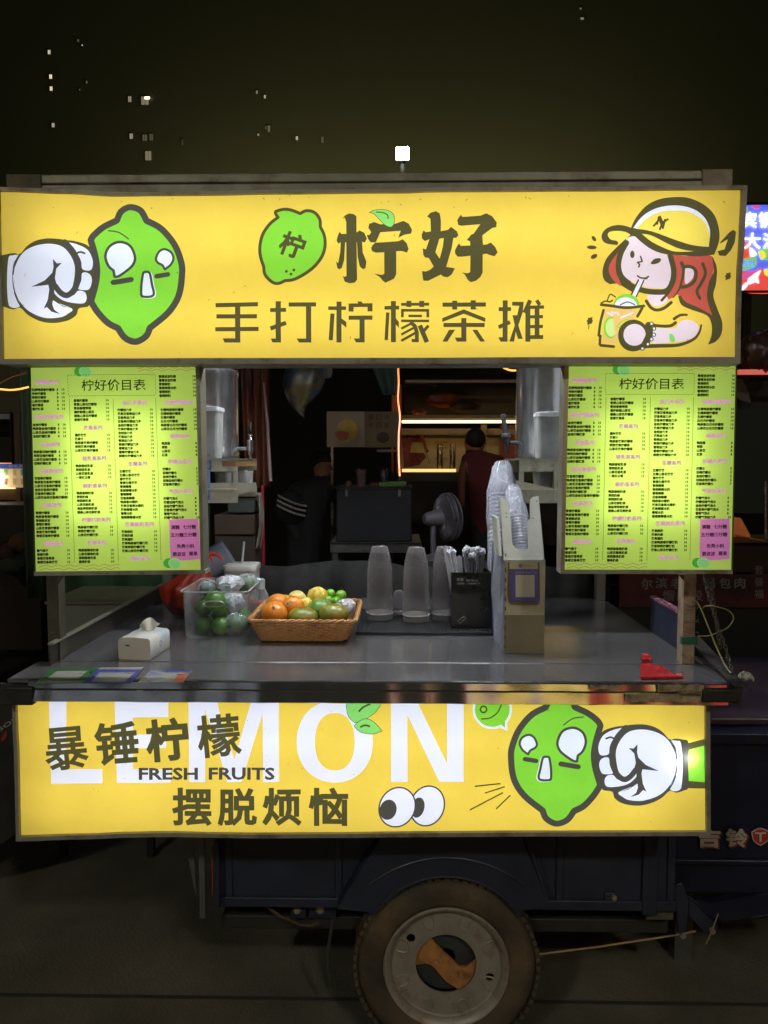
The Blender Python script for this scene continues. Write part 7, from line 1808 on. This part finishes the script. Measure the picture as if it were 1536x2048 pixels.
HAIR = mat('dark_hair', rgb(26, 20, 16), 0.75, var=0.3, scale=60, bump=0.002)
JKT = mat('black_jacket', rgb(20, 20, 20), 0.85, var=0.2)
TRO = mat('dark_trousers', rgb(30, 32, 38), 0.85, var=0.2)
Y1 = 2.55
L1 = Vector((at(612, 1100, Y1).x, Y1, 0))
j1 = {'pelvis': (610, 1150, 0, 30), 'waist': (606, 1090, 0.0, 38), 'chest': (614, 1025, 0.02, 42), 'upper': (630, 985, 0.03, 32), 'neck': (642, 955, 0.05, 14), 'head': (645, 934, 0.07, 22), 'crown': (644, 917, 0.07, 19),
      'shl': (590, 985, 0.0, 20), 'ell': (578, 1040, -0.05, 16), 'hal': (600, 1085, -0.08, 10), 'shr': (660, 985, 0.12, 18), 'elr': (684, 1000, 0.06, 13), 'har': (692, 976, 0.02, 8), 'fin': (700, 962, 0.02, 6),
      'kl': (595, 1200, 0.0, 24, 0.5), 'fl': (595, 1300, 0.0, 15, 0.08), 'tl': (590, 1300, -0.09, 10, 0.04), 'kr': (625, 1200, 0.05, 24, 0.5), 'fr': (625, 1300, 0.05, 15, 0.08), 'tr': (622, 1300, -0.05, 10, 0.04)}
e1 = [('pelvis', 'waist'), ('waist', 'chest'), ('chest', 'upper'), ('upper', 'neck'), ('neck', 'head'), ('head', 'crown'), ('upper', 'shl'), ('shl', 'ell'), ('ell', 'hal'), ('upper', 'shr'), ('shr', 'elr'), ('elr', 'har'), ('har', 'fin'), ('pelvis', 'kl'), ('kl', 'fl'), ('fl', 'tl'), ('pelvis', 'kr'), ('kr', 'fr'), ('fr', 'tr')]
hz = at(645, 952, Y1).z; hxx = at(684, 970, Y1).x
p1 = person('person in a black jacket with three pale sleeve stripes bending over the cool box', j1, e1, Y1, L1, [JKT, SKIN, TRO], lambda c: 1 if (c.z > hz or (c.x > hxx and c.z > at(690, 985, Y1).z)) else (2 if c.z < 0.95 else 0))
hp_ = at(643, 922, Y1 + 0.08); kk = (Y1 + 1.92) / F
B().ball(hp_ + Vector((-0.006, 0.0, 0.006)), (22.5 * kk, 23 * kk, 22 * kk), 28, 18, jit=0.03, seed=2).build('hair', HAIR, p1, smooth=60)
B().ball(at(662, 936, Y1 + 0.0), (4 * kk, 3 * kk, 6 * kk), 10, 8).build('ear', SKIN, p1)
STR = mat('pale_stripe', rgb(170, 164, 150), 0.8)
for k in range(3):
    pts = [at(556 + t * 58 - 1.5 * k, 991 + 9.5 * k + 24 * math.sin(t * 1.35) - 2 * t, Y1 - 0.13 - 0.035 * math.sin(t * 3.0)) for t in [j / 8 for j in range(9)]]
    b_ = B()
    for j in range(8):
        b_.add([pts[j] + Vector((0, 0, 0.006)), pts[j + 1] + Vector((0, 0, 0.006)), pts[j + 1] - Vector((0, 0, 0.006)), pts[j] - Vector((0, 0, 0.006))], [(0, 1, 2, 3)])
    b_.build('sleeve_stripe', STR, p1, solid=0.003)
b_ = B()
slv = [(556, 985), (590, 992), (618, 1012), (616, 1050), (585, 1046), (560, 1034), (548, 1008)]
B().ball(at(585, 1018, Y1 - 0.06), (36 * kk, 0.075, 34 * kk), 24, 16, jit=0.015, seed=8).build('jacket_sleeve', JKT, p1)
Y2 = 3.65
L2 = Vector((at(965, 1050, Y2).x, Y2, 0))
j2 = {'pelvis': (972, 1075, 0, 27), 'waist': (972, 1040, 0, 33), 'chest': (968, 975, 0.0, 36), 'upper': (962, 925, 0.0, 32), 'neck': (950, 903, 0.02, 12), 'head': (950, 884, 0.04, 19), 'crown': (951, 870, 0.04, 16),
      'shl': (932, 920, 0.0, 13), 'ell': (922, 962, 0.02, 9), 'wl': (924, 1000, 0.10, 7), 'hl': (930, 1012, 0.14, 6), 'shr': (1000, 925, 0.0, 15), 'elr': (1018, 968, 0.04, 10), 'wr': (1006, 1000, 0.14, 7), 'hr': (1000, 1010, 0.16, 6),
      'kl': (955, 1150, 0.0, 20, 0.48), 'fl': (955, 1200, 0.0, 12, 0.08), 'tl': (955, 1200, 0.1, 8, 0.04), 'kr': (990, 1150, 0.0, 20, 0.48), 'fr': (990, 1200, 0.0, 12, 0.08), 'tr': (990, 1200, 0.1, 8, 0.04)}
e2 = [('pelvis', 'waist'), ('waist', 'chest'), ('chest', 'upper'), ('upper', 'neck'), ('neck', 'head'), ('head', 'crown'), ('upper', 'shl'), ('shl', 'ell'), ('ell', 'wl'), ('wl', 'hl'), ('upper', 'shr'), ('shr', 'elr'), ('elr', 'wr'), ('wr', 'hr'), ('pelvis', 'kl'), ('kl', 'fl'), ('fl', 'tl'), ('pelvis', 'kr'), ('kr', 'fr'), ('fr', 'tr')]
nz_ = at(950, 900, Y2).z; ax1 = at(933, 950, Y2).x; az1 = at(930, 922, Y2).z; ax2 = at(1006, 950, Y2).x; az2 = at(1000, 945, Y2).z; wz = at(970, 1055, Y2).z
SHIRT = mat('maroon_shirt', rgb(92, 32, 34), 0.85, var=0.15, bump=0.002, bscale=14)
p2 = person('man in a maroon sleeveless shirt bending with his back turned at the grill stall', j2, e2, Y2, L2, [SHIRT, SKIN, TRO], lambda c: 1 if (c.z > nz_ or (c.x < ax1 and c.z < az1 and c.z > wz) or (c.x > ax2 and c.z < az2 and c.z > wz)) else (2 if c.z < wz else 0))
k2 = (Y2 + 1.92) / F
B().ball(at(951, 877, Y2 + 0.02), (20.5 * k2, 21 * k2, 21 * k2), 28, 18, jit=0.02, seed=5).build('hair', HAIR, p2, smooth=60)
for a in (931, 971): B().ball(at(a, 885, Y2 + 0.03), (2.5 * k2, 4 * k2, 6 * k2), 10, 8).build('ear', SKIN, p2)
# ================================================================== LEFT AND RIGHT OF THE CART
# left: drinks stall with a lit cup menu
YQ = 3.3
lq = thing('drinks_stall', 'dim drinks stall at the far left with a lit strip of cup pictures', 'stall', (at(0, 1000, YQ).x, YQ + 0.3, 0))
def Q(pa, pb, d0, d1, nm, m, par=None, **kw):
    q0, q1 = at(*pa, YQ), at(*pb, YQ); return bb(q0.x, q1.x, YQ + d0, YQ + d1, q0.z, q1.z).build(nm, m, par or lq, **kw)
OLV = mat('stall_olive', rgb(84, 78, 54), 0.8, var=0.2, scale=3)
Q((-260, 730), (60, 825), 0.02, 0.05, 'upper_board', OLV)
Q((24, 826), (40, 930), 0.02, 0.05, 'side_board', mat('side_tan', rgb(104, 84, 54), 0.7, var=0.2))
Q((-260, 826), (23, 925), 0.30, 0.33, 'dark_opening', DK)
Q((-260, 828), (21, 838), 0.0, 0.02, 'window_bar', mat('pale_bar', rgb(150, 152, 150), 0.4))
Q((22, 824), (24, 928), -0.01, 0.02, 'window_frame', BLACK)
Q((-260, 925.5), (25, 927.5), -0.012, 0.0, 'red_edge', glow('red_edge', (0.9, 0.22, 0.06, 1), 0.8))
Q((-260, 928), (47, 937), 0.0, 0.02, 'blue_header', mat('blue_header', rgb(50, 74, 150), 0.5, emit=rgb(40, 64, 140), es=0.35))
V, PP = put_text('轻乳茶', 32, 932.7, w=30, h=6.2)
B().add([at(x, y, YQ - 0.003) for x, y in V], PP).build('header_lettering', mat('pale_lettering', rgb(170, 168, 150), 0.6, emit=rgb(150, 150, 130), es=0.2), lq, smooth=0)
Q((-260, 937.3), (48, 975), 0.0, 0.02, 'menu_face', mat('warm_menu_face', rgb(196, 170, 128), 0.6, var=0.1, emit=rgb(200, 168, 120), es=0.42))
bl_ = at(-3, 958, YQ); B().ball((bl_.x, YQ - 0.03, bl_.z), (0.035, 0.02, 0.035), 16, 12).build('bulb', glow('white_bulb', (1, 0.97, 0.9, 1), 22), lq)
Q((-260, 975.3), (30, 977.5), -0.02, 0.01, 'lit_edge', glow('amber_edge', (1, 0.72, 0.3, 1), 1.6))
for (a, c_, cc) in ((11, 945, rgb(110, 150, 60)), (29, 945, rgb(170, 150, 70)), (44, 945, rgb(110, 140, 60)), (11, 963, rgb(100, 62, 48)), (29, 963, rgb(160, 150, 70)), (44, 963, rgb(180, 130, 80))):
    B().prism([at(x, y, YQ - 0.003) for x, y in ((a - 3.6, c_ - 6), (a + 3.6, c_ - 6), (a + 2.4, c_ + 6), (a - 2.4, c_ + 6))], (0, 0.002, 0)).build('cup_picture', mat('cup_pic_%d_%d' % (a, c_), cc, 0.6, emit=cc, es=0.35), lq)
Q((-260, 978), (45, 1000), 0.02, 0.05, 'counter_edge', mat('side_tan', rgb(104, 84, 54), 0.7))
Q((31, 976), (45, 1120), 0.0, 0.03, 'stall_post', mat('side_tan', rgb(104, 84, 54), 0.7))
Q((-260, 1000), (30, 1210), 0.10, 0.13, 'front_board', mat('brown_board', rgb(56, 36, 24), 0.8, var=0.4, scale=4))
for x_ in (at(-250, 1000, YQ).x, at(30, 1000, YQ).x): bb(x_, x_ + 0.04, YQ + 0.2, YQ + 0.24, 0, 2.3).build('stall_post', DK, lq)
# green awning side between the stall and the cart
b_ = B(); b_.sheet(lambda u, v: Vector((at(44, 900, 2.2).x + (at(150, 900, 2.2).x - at(44, 900, 2.2).x) * u, 2.2 + 0.03 * math.sin(u * 14), 2.45 - 1.45 * v)), 30, 6)
one(b_, 'tarpaulin', mat('green_tarp', rgb(48, 66, 38), 0.6, var=0.25, scale=5), 'dark green tarpaulin hanging behind the left menu board', 'tarpaulin', solid=0.003, smooth=50)
pts = curve([at(-30, 779, 1.0), at(0, 778.5, 1.0), at(20, 780, 1.0), at(40, 778, 1.0), at(57, 774, 1.0)])
o_ = B().tube(pts, 0.0034, 8).build('neon_wire', glow('amber_neon', (1.0, 0.40, 0.02, 1), 1.8), loc=pts[0]); tag(o_, 'glowing amber light wire left of the left menu board', 'light wire')
pts = curve([at(-30, 778, 1.05), at(0, 766, 1.05), at(25, 754, 1.05), at(54, 746, 1.05)])
o_ = B().tube(pts, 0.0026, 8).build('wire', mat('dull_orange_wire', rgb(150, 96, 50), 0.5), loc=pts[0]); tag(o_, 'unlit dull orange wire above the glowing one at the left edge', 'wire')
# grey cabinet and dark green cloth beyond the left side rail
gcab = thing('grey_cabinet', 'plain grey cabinet standing beyond the left side rail of the counter', 'cabinet', (at(210, 1250, 1.5).x, 1.5, 0))
q0, q1 = at(118, 1203, 1.35), at(300, 1300, 1.35)
bb(q0.x - 0.05, q1.x, 1.35, 1.75, 0.62, q0.z - 0.012).build('cabinet_body', mat('cabinet_grey', rgb(120, 118, 104), 0.6, var=0.08, scale=3), gcab)
bb(q0.x - 0.06, q1.x + 0.01, 1.34, 1.76, q0.z - 0.0115, q0.z).build('cabinet_top', mat('cabinet_edge', rgb(96, 94, 68), 0.6), gcab, bevel=0.002)
for xx in (q0.x - 0.04, q1.x - 0.04):
    for yy in (1.37, 1.70): bb(xx, xx + 0.03, yy, yy + 0.03, 0, 0.62).build('leg', DK, gcab)
b_ = B(); b_.sheet(lambda u, v: Vector((at(100, 1150, 1.85).x + (at(420, 1150, 1.85).x - at(100, 1150, 1.85).x) * u, 1.85 + 0.02 * math.sin(u * 21), 1.75 - 1.2 * v)), 40, 6)
one(b_, 'tarpaulin', mat('deep_green_tarp', rgb(34, 62, 34), 0.7, var=0.3, scale=4), 'deep green tarpaulin above the grey cabinet', 'tarpaulin', solid=0.003, smooth=50)
# dark clutter and van at the lower left
one(pbox((-260, 1010), (84, 1300), 2.9, 0.5), 'crate_wall', mat('clutter_brown', rgb(46, 34, 24), 0.85, var=0.6, scale=4, bump=0.01, bscale=8), 'pile of dark crates under a cloth left of the cart', 'crate pile')
r_ = random.Random(4)
for k in range(5):
    p = at(-20 + 24 * k, 1085 + 22 * (k % 3), 2.75)
    b_ = B().ball(p, (0.09, 0.09, 0.06), 22, 14, jit=0.1, seed=k + 80, fold=4).tube([p, (p.x, 2.85, p.z)], 0.01, 5)
    one(b_, 'cloth_bundle', mat('bundle_%d' % k, [rgb(80, 66, 58), rgb(60, 36, 28), rgb(44, 52, 34), rgb(86, 62, 40), rgb(40, 36, 34)][k], 0.9, var=0.3, scale=20), ['grey brown cloth bundle at the far left edge', 'dull red cloth bundle left of the left post', 'mossy green cloth bundle on the crate pile', 'tan cloth bundle nearest the left post', 'almost black cloth bundle on the crate pile'][k], 'bundle', smooth=50)
mv = thing('parked_moped', 'dark moped fairing with slanted white letters behind the lower left corner of the cart', 'moped', (at(0, 1600, 1.1).x - 0.2, 1.2, 0))
MOP = mat('moped_dark', rgb(44, 44, 38), 0.4, var=0.3, scale=6)
b_ = B().prism([at(x, y, 0.95) for x, y in smooth_loop([(-220, 1400), (-60, 1398), (60, 1412), (130, 1480), (90, 1600), (-20, 1700), (-200, 1730)])], (0, 0.22, 0)); b_.build('fairing', MOP, mv, bevel=0.02)
V, PP = put_text('BOJ', 12, 1452, w=38, h=11, rot=R_(-33), offset=0.02)
B().add([at(x, y, 0.945) for x, y in V], PP).build('fairing_lettering', mat('dim_white_print', rgb(170, 165, 140), 0.5), mv, smooth=0)
B().prism([at(x, y, 0.944) for x, y in ((2, 1478), (10, 1462), (14, 1466), (12, 1476), (4, 1484))], (0, 0.003, 0)).build('red_flash', mat('red_flash', rgb(150, 50, 36), 0.5), mv)
for dx in (-1.05, -0.48):
    c_ = Vector((at(-40, 1700, 1.0).x + dx, 1.06, 0.24))
    B().lathe([(0.13, 0.03), (0.15, 0.0), (0.2, -0.01), (0.232, 0.01), (0.24, 0.04), (0.232, 0.07), (0.2, 0.09), (0.15, 0.08)], c_, 40, ax=(0, 1, 0)).build('wheel', TYRE, mv)
    B().lathe([(0, 0.02), (0.03, 0.02), (0.14, 0.035), (0.14, 0.05)], c_, 24, ax=(0, 1, 0)).build('rim', GREY, mv)
# ------------------------------------------------------------------ right: snack stall with bright LED sign
YN = 3.6
rs = thing('snack_stall', 'neighbouring snack stall right of the cart with a dark red banner', 'stall', (at(1500, 1000, YN).x + 0.5, YN + 0.4, 0))
def N(pa, pb, d0, d1, nm, m, par=None, **kw):
    q0, q1 = at(*pa, YN), at(*pb, YN); return bb(q0.x, q1.x, YN + d0, YN + d1, q0.z, q1.z).build(nm, m, par or rs, **kw)
N((1240, 1148), (1900, 1216), 0.0, 0.02, 'red_banner', mat('red_banner', rgb(84, 30, 22), 0.7, var=0.4, scale=5, col2=rgb(40, 20, 16), mixscale=3))
DLT = mat('dim_lettering', rgb(130, 124, 108), 0.7, var=0.2)
for ch, a, c_, w_ in (('尔', 1294, 1168, 23), ('滨', 1323, 1166, 24), ('老', 1354, 1167, 26), ('厨', 1383, 1167, 22), ('锅', 1418, 1166, 24), ('包', 1450, 1166, 24), ('肉', 1480, 1166, 22), ('熘', 1337, 1191, 24), ('肉', 1366, 1191, 24), ('段', 1394, 1191, 24)):
    V, PP = put_text(ch, a, c_, w=w_, h=22, offset=0.02)
    B().add([at(x, y, YN - 0.004) for x, y in V], PP).build('banner_lettering', DLT, rs, smooth=0)
for k in range(3):
    V, PP = put_text('套餐福'[k], 1518, 1140 + 24 * k, w=18, h=18)
    B().add([at(x, y, YN - 0.004) for x, y in V], PP).build('banner_lettering', DLT, rs, smooth=0)
N((1240, 1217), (1900, 1400), 0.03, 0.06, 'lower_board', DK)
N((1240, 1086), (1900, 1147), 0.04, 0.06, 'brown_board', mat('brown_board', rgb(56, 36, 24), 0.8, var=0.4, scale=4))
N((1466, 1082), (1900, 1086), -0.02, 0.5, 'counter_slab', mat('side_tan', rgb(104, 84, 54), 0.7), bevel=0.002)
b_ = B().prism([at(x, y, YN + 0.1) for x, y in ((1400, 1034), (1482, 1036), (1500, 1070), (1502, 1074), (1400, 1074))], (0, 0.3, 0)); b_.build('glass_case', mat('amber_case', rgb(190, 120, 70), 0.35, var=0.3, scale=4, emit=rgb(170, 84, 44), es=0.30), rs)
B().bar(at(1470, 1071, YN + 0.05), at(1530, 1082, YN - 0.1), 0.02, 0.01).build('case_edge', mat('lit_edge', rgb(190, 140, 80), 0.4), rs)
B().tube([at(1531, 962, YN - 0.1), at(1532, 1080, YN - 0.1)], 0.009, 10).build('steel_pole', mat('bright_pole', rgb(190, 186, 180), 0.25, 0.8), rs)
N((1400, 752), (1900, 1034), 0.35, 0.40, 'tent_wall', mat('tent_green', rgb(44, 54, 44), 0.7, var=0.35, scale=3))
B().prism([at(x, y, YN + 0.2) for x, y in ((1470, 756), (1484, 758), (1496, 780), (1502, 806), (1480, 800), (1470, 792))], (0, 0.01, 0)).build('tent_flap', mat('flap_grey', rgb(92, 96, 78), 0.6), rs)
for x_ in (at(1236, 1200, YN).x, at(1900, 1200, YN).x): bb(x_, x_ + 0.05, YN + 0.4, YN + 0.45, 0, 2.7).build('stall_post', DK, rs)
# red and white light strip with hanging brown sack
b_ = pbox((1477, 739), (1900, 748), YN - 0.1, 0.03); one(b_, 'light_strip', glow('red_strip_light', (1.0, 0.10, 0.06, 1), 0.5), 'red glowing strip under the brown sack at the right edge', 'light strip')
b_ = B()
p = at(1528, 705, YN - 0.05); kk = (YN + 1.87) / F
b_.ball(p, (46 * kk, 0.12, 42 * kk), 34, 22, jit=0.06, seed=12, fold=6); one(b_, 'brown_sack', clear('sack_film', (0.3, 0.2, 0.15, 1), rgb(86, 54, 40), fac=0.75, rough=0.3, bump=0.006, bscale=8), 'bulging brown film sack right of the big yellow sign', 'sack', smooth=50)
# LED sign
YE = 4.4
ls = thing('led_sign', 'bright blue and red LED sign with white Chinese characters at the right edge', 'LED sign', at(1560, 581, YE))
def E_(pa, pb, d0, d1, nm, m): 
    q0, q1 = at(*pa, YE), at(*pb, YE); return bb(q0.x, q1.x, YE + d0, YE + d1, q0.z, q1.z).build(nm, m, ls)
E_((1440, 409), (1760, 581), 0.0, 0.08, 'blue_screen', glow('led_blue', (0.045, 0.10, 0.80, 1), 1.0))
LW = glow('led_white', (0.9, 0.94, 1.0, 1), 1.1); LR = glow('led_red', (0.85, 0.03, 0.02, 1), 0.9); LG = glow('led_green', (0.20, 0.62, 0.10, 1), 0.8); LY = glow('led_yellow', (0.9, 0.85, 0.05, 1), 0.9); LM = glow('led_magenta', (0.8, 0.06, 0.35, 1), 0.8)
def lpoly(pts, m, dz, nm='screen_picture', sm=True):
    pts = smooth_loop(pts, n=3) if sm else pts
    b_ = B(); q = [at(x, y, YE - dz) for x, y in pts]; b_.prism(q, (0, 0.001, 0)); b_.build(nm, m, ls)
cp = lambda a, c_: (1420 + a / 4.879, 380 + c_ / 4.876)
lpoly([cp(*p) for p in ((295, 990), (300, 820), (360, 790), (420, 800), (500, 760), (540, 820), (600, 850), (640, 1000))], LR, 0.004)
lpoly([cp(*p) for p in ((300, 800), (330, 820), (400, 790), (420, 830), (340, 870), (300, 850))], LM, 0.006)
lpoly([cp(*p) for p in ((370, 870), (430, 820), (500, 780), (470, 850), (480, 910), (440, 900), (380, 920))], LW, 0.007)
lpoly([cp(*p) for p in ((300, 960), (350, 900), (370, 930), (320, 980))], LW, 0.007)
lpoly([cp(*p) for p in ((318, 480), (345, 500), (400, 560), (395, 670), (310, 675), (305, 600))], LR, 0.004)
lpoly([cp(*p) for p in ((385, 560), (430, 580), (460, 630), (410, 650), (390, 640))], LW, 0.006)
lpoly([cp(*p) for p in ((480, 590), (530, 570), (600, 560), (620, 660), (560, 680), (500, 650))], LG, 0.005)
lpoly([cp(*p) for p in ((475, 600), (520, 590), (550, 640), (510, 680), (485, 640))], LY, 0.006)
lpoly([cp(*p) for p in ((530, 780), (560, 770), (640, 790), (630, 850), (540, 830))], LY, 0.006)
lpoly([cp(*p) for p in ((340, 180), (370, 160), (365, 200), (340, 215))], LG, 0.005)
lpoly([cp(*p) for p in ((405, 155), (440, 150), (490, 155), (470, 185), (430, 175))], LM, 0.005)
lpoly([cp(*p) for p in ((310, 690), (440, 650), (455, 710), (430, 750), (310, 775))], LG, 0.008)
for ch, a, c_, w_ in (('宾', 390, 290, 27), ('锅', 545, 290, 27), ('大', 415, 495, 33), ('油', 590, 495, 30)):
    V, PP = put_text(ch, *cp(a, c_), w=w_, h=32, offset=0.018)
    B().add([at(x, y, YE - 0.012) for x, y in V], PP).build('screen_lettering', LW, ls, smooth=0)
for ch, a in (('包', 340), ('肉', 405)):
    V, PP = put_text(ch, *cp(a, 712), w=11, h=12, offset=0.03)
    B().add([at(x, y, YE - 0.012) for x, y in V], PP).build('screen_lettering', glow('led_blue', (0.045, 0.10, 0.80, 1), 1.0), ls, smooth=0)
E_((1436, 405), (1764, 408.5), -0.01, 0.09, 'screen_frame', BLACK); E_((1436, 581.5), (1764, 585), -0.01, 0.09, 'screen_frame', BLACK)
for a in (1500, 1740):
    q = at(a, 585, YE); bb(q.x, q.x + 0.06, YE + 0.1, YE + 0.16, 0, at(a, 420, YE).z).build('sign_post', DK, ls)
# ================================================================== FAR AWAY
# dark stalls and walls that close the view under the skyline
b_ = bb(-14, 12, 9.0, 9.3, 0, 3.1); one(b_, 'market_wall', mat('market_wall', rgb(34, 32, 24), 0.9, var=0.3, scale=1.5), 'long dark wall closing the market behind the stalls', 'wall')
lampw = thing('flood_light', 'square white floodlight high on a dark mast above the shop sign', 'flood light', at(805, 305, 24) * 1)
q = at(805, 305, 24); zq = q.z
kk = 25.92 / F
for k in range(5):
    xa_ = q.x - 12 * kk + k * 4.9 * kk
    B().box(xa_, xa_ + 4.3 * kk, 24, 24.1, zq - 12 * kk, zq + 11 * kk).build('lamp_cell', glow('flood_white', (0.88, 1.0, 0.97, 1), 90), lampw, bevel=0.02)
B().box(q.x - 13 * kk, q.x + 13 * kk, 24.11, 24.2, zq - 13 * kk, zq + 13 * kk).build('lamp_housing', BLACK, lampw)
B().tube([(q.x, 24.3, 0), (q.x, 24.3, zq + 0.2)], 0.09, 10).build('mast', DK, lampw)
TOW = mat('tower_wall', rgb(140, 138, 124), 0.9, var=0.05, scale=0.05)
YT = 110.0
wins = {0: [(99, 105, 5, 8, .9), (102, 154, 5, 8, 1.4), (103, 178, 5, 8, 1.2), (107, 251, 5, 8, .6), (174, 165, 2, 5, .25), (160, 180, 1.5, 2, .3), (165, 91, 2, 2, 1.2), (157, 82, 3, 5, .12)],
        1: [(260, 199, 6, 11, .35), (263, 273, 6, 10, .4), (290.5, 202, 15, 16, .22), (290, 276, 9, 12, .06), (303, 275, 7, 12, .05), (297, 312, 12, 18, .2), (365, 285, 2, 10, .06)],
        2: [(514, 185, 3, 6, .35), (530, 194, 3, 6, .8), (517, 270, 3, 4, .45), (538, 258, 4, 12, .15), (532, 256, 2, 6, .12), (594, 277, 4, 7, .7), (645, 280, 4, 12, .05)],
        3: [(1161, 18, 3, 3, .25), (1164, 38, 6, 4, .3)]}
spans = {0: (-420, 222), 1: (222, 440), 2: (440, 720), 3: (720, 1260), 4: (1260, 1980)}; wins[4] = []  # towers run edge to edge to carry the added lamp wash
tl = ['tall dark apartment tower, leftmost, with a column of small lit windows', 'dark apartment tower, second from the left, with one larger lit window', 'dark apartment tower left of the floodlight with faint scattered windows', 'dark apartment tower right of the floodlight with two faint lights near its top', 'unlit apartment tower at the far right above the LED sign']
for k, (a, c_) in spans.items():
    q0, q1 = at(a, 400, YT), at(c_, 400, YT)
    t = thing('apartment_tower', tl[k], 'tower', ((q0.x + q1.x) / 2, YT, 0), 'dark apartment towers behind the market')
    bb(q0.x, q1.x, YT, YT + 16, 0, 92 + 0.01 * k).build('tower_wall', TOW, t)
    for (wx, wy, ww, wh, es) in wins[k]:
        Yw = YT - 0.05
        q0_, q1_ = at(wx - ww / 2, wy - wh / 2, Yw), at(wx + ww / 2, wy + wh / 2, Yw)
        fr = bb(q0_.x - 0.12, q1_.x + 0.12, Yw - 0.1, Yw + 0.04, q1_.z - 0.12, q0_.z + 0.12).build('window', TOW, t)
        wc = glow('window_glow_%.2f' % es, (1.0, 0.88, 0.62, 1), es * 0.7)
        mid = (q0_.x + q1_.x) / 2
        bb(q0_.x, mid - 0.03, Yw - 0.13, Yw - 0.105, q1_.z, q0_.z).build('pane', wc, fr)
        bb(mid + 0.03, q1_.x, Yw - 0.13, Yw - 0.105, q1_.z, q0_.z).build('pane', wc, fr)
        if ww > 12 and es > 0.21: bb(q0_.x + 0.5, q0_.x + 1.2, Yw - 0.16, Yw - 0.135, q0_.z - 0.35, q0_.z - 0.02).build('pane', glow('window_lamp', (1, 0.85, 0.6, 1), 3), fr)
for k in range(7):      # unseen lamps added: their wash on the towers stands for the glow above the sign
    x = -26 + 9 * k
    t = thing('added_lamp', 'added mast lamp hidden behind the sign that washes the apartment towers', 'added lamp', (x, 96, 0), 'added mast lamps below the towers')
    B().tube([(x, 96, 0), (x, 96, 30)], 0.12, 8).build('added_lamp_post', DK, t)
    B().box(x - 1.0, x + 1.0, 95.3, 95.4, 29.3, 31.4).box(x - 1.0, x + 1.0, 95.41, 96.6, 29.3, 29.4).build('lamp_housing', DK, t)  # shield keeps the added globe from streaking the counter
    B().ball((x, 96, 30.3), 0.45, 14, 10).build('added_lamp_globe', glow('tower_wash_glow', (1.0, 0.95, 0.40, 1), 80), t)
# ================================================================== ACROSS THE LANE (out of view: mirrored in the steel, added to light the front)
def opposite(x, y, w, lab, col, es, sc):
    t = thing('added_market_stall', lab, 'stall', (x, y, 0), 'added market stalls across the lane')
    for sx_ in (-1, 1):
        for yy in (0.0, -1.1): B().box(x + sx_ * w / 2 - 0.03, x + sx_ * w / 2 + 0.03, y + yy - 0.03, y + yy + 0.03, 0, 2.45).build('stall_post', GREY, t)
    B().box(x - w / 2, x + w / 2, y - 1.0, y + 0.02, 0.88, 0.93).build('counter', STEEL2, t)
    B().box(x - w / 2, x + w / 2, y - 0.02, y + 0.0, 0.25, 0.878).build('apron', mat('apron_' + sc, col, 0.6, var=0.1), t)
    B().prism([(x - w / 2 - 0.1, y + 0.25, 2.32), (x - w / 2 - 0.1, y - 1.2, 2.62), (x + w / 2 + 0.1, y - 1.2, 2.62), (x + w / 2 + 0.1, y + 0.25, 2.32)], (0, 0, 0.03)).build('canopy', mat('canopy_' + sc, col, 0.6, var=0.1), t)
    B().box(x - w / 2, x + w / 2, y + 0.03, y + 0.10, 1.86, 2.28).build('sign_face', glow('opposite_' + sc, col, es), t)
    B().box(x - w / 2 + 0.2, x + w / 2 - 0.2, y - 0.5, y - 0.44, 2.20, 2.24).build('lamp_tube', glow('stall_tube', (1.0, 0.95, 0.82, 1), 26), t)
    return t
opposite(-2.9, -6.2, 2.4, 'added unseen market stall with a dim pale sign across the lane, left one of three', (0.62, 0.70, 0.85, 1), 0.5, 'pale')
ms = opposite(1.59, -6.2, 1.96, 'added unseen market stall with an amber and red striped sign across the lane, middle one of three', (0.95, 0.66, 0.16, 1), 2.6, 'amber')
RS = glow('opposite_red', (0.75, 0.06, 0.04, 1), 1.8); WS = glow('opposite_white', (0.85, 0.88, 0.86, 1), 2.2)
for (xa_, xb_, m_) in ((0.61, 0.73, RS), (0.73, 0.81, WS), (0.81, 0.88, RS), (0.88, 0.98, WS), (2.10, 2.57, RS)):
    B().box(xa_, xb_, -6.095, -6.085, 1.862, 2.278).build('sign_stripe', m_, ms)
opposite(4.6, -6.0, 2.4, 'added unseen market stall with a red sign across the lane, right one of three', (0.75, 0.10, 0.06, 1), 0.5, 'red')
for x in (-3.2, 2.4):  # unseen lamps added behind the camera to light the cart front
    t = thing('added_lamp', 'tall unseen lamp added across the lane for front light, ' + ('left' if x < 0 else 'right') + ' one of two', 'added lamp', (x, -7.6, 0), 'added front lamps across the lane')
    B().tube([(x, -7.6, 0), (x, -7.6, 5.2), (x, -7.3, 5.6), (x, -6.6, 5.75)], [0.06, 0.045, 0.04, 0.035], 12).build('added_lamp_post', GREY, t)
    B().box(x - 0.16, x + 0.16, -6.7, -6.05, 5.72, 5.80).build('added_lamp_head', GREY, t, bevel=0.02)
    B().box(x - 0.13, x + 0.13, -6.62, -6.1, 5.70, 5.716).build('added_lamp_glass', glow('front_fill_glow', (1.0, 0.96, 0.86, 1), 330), t)
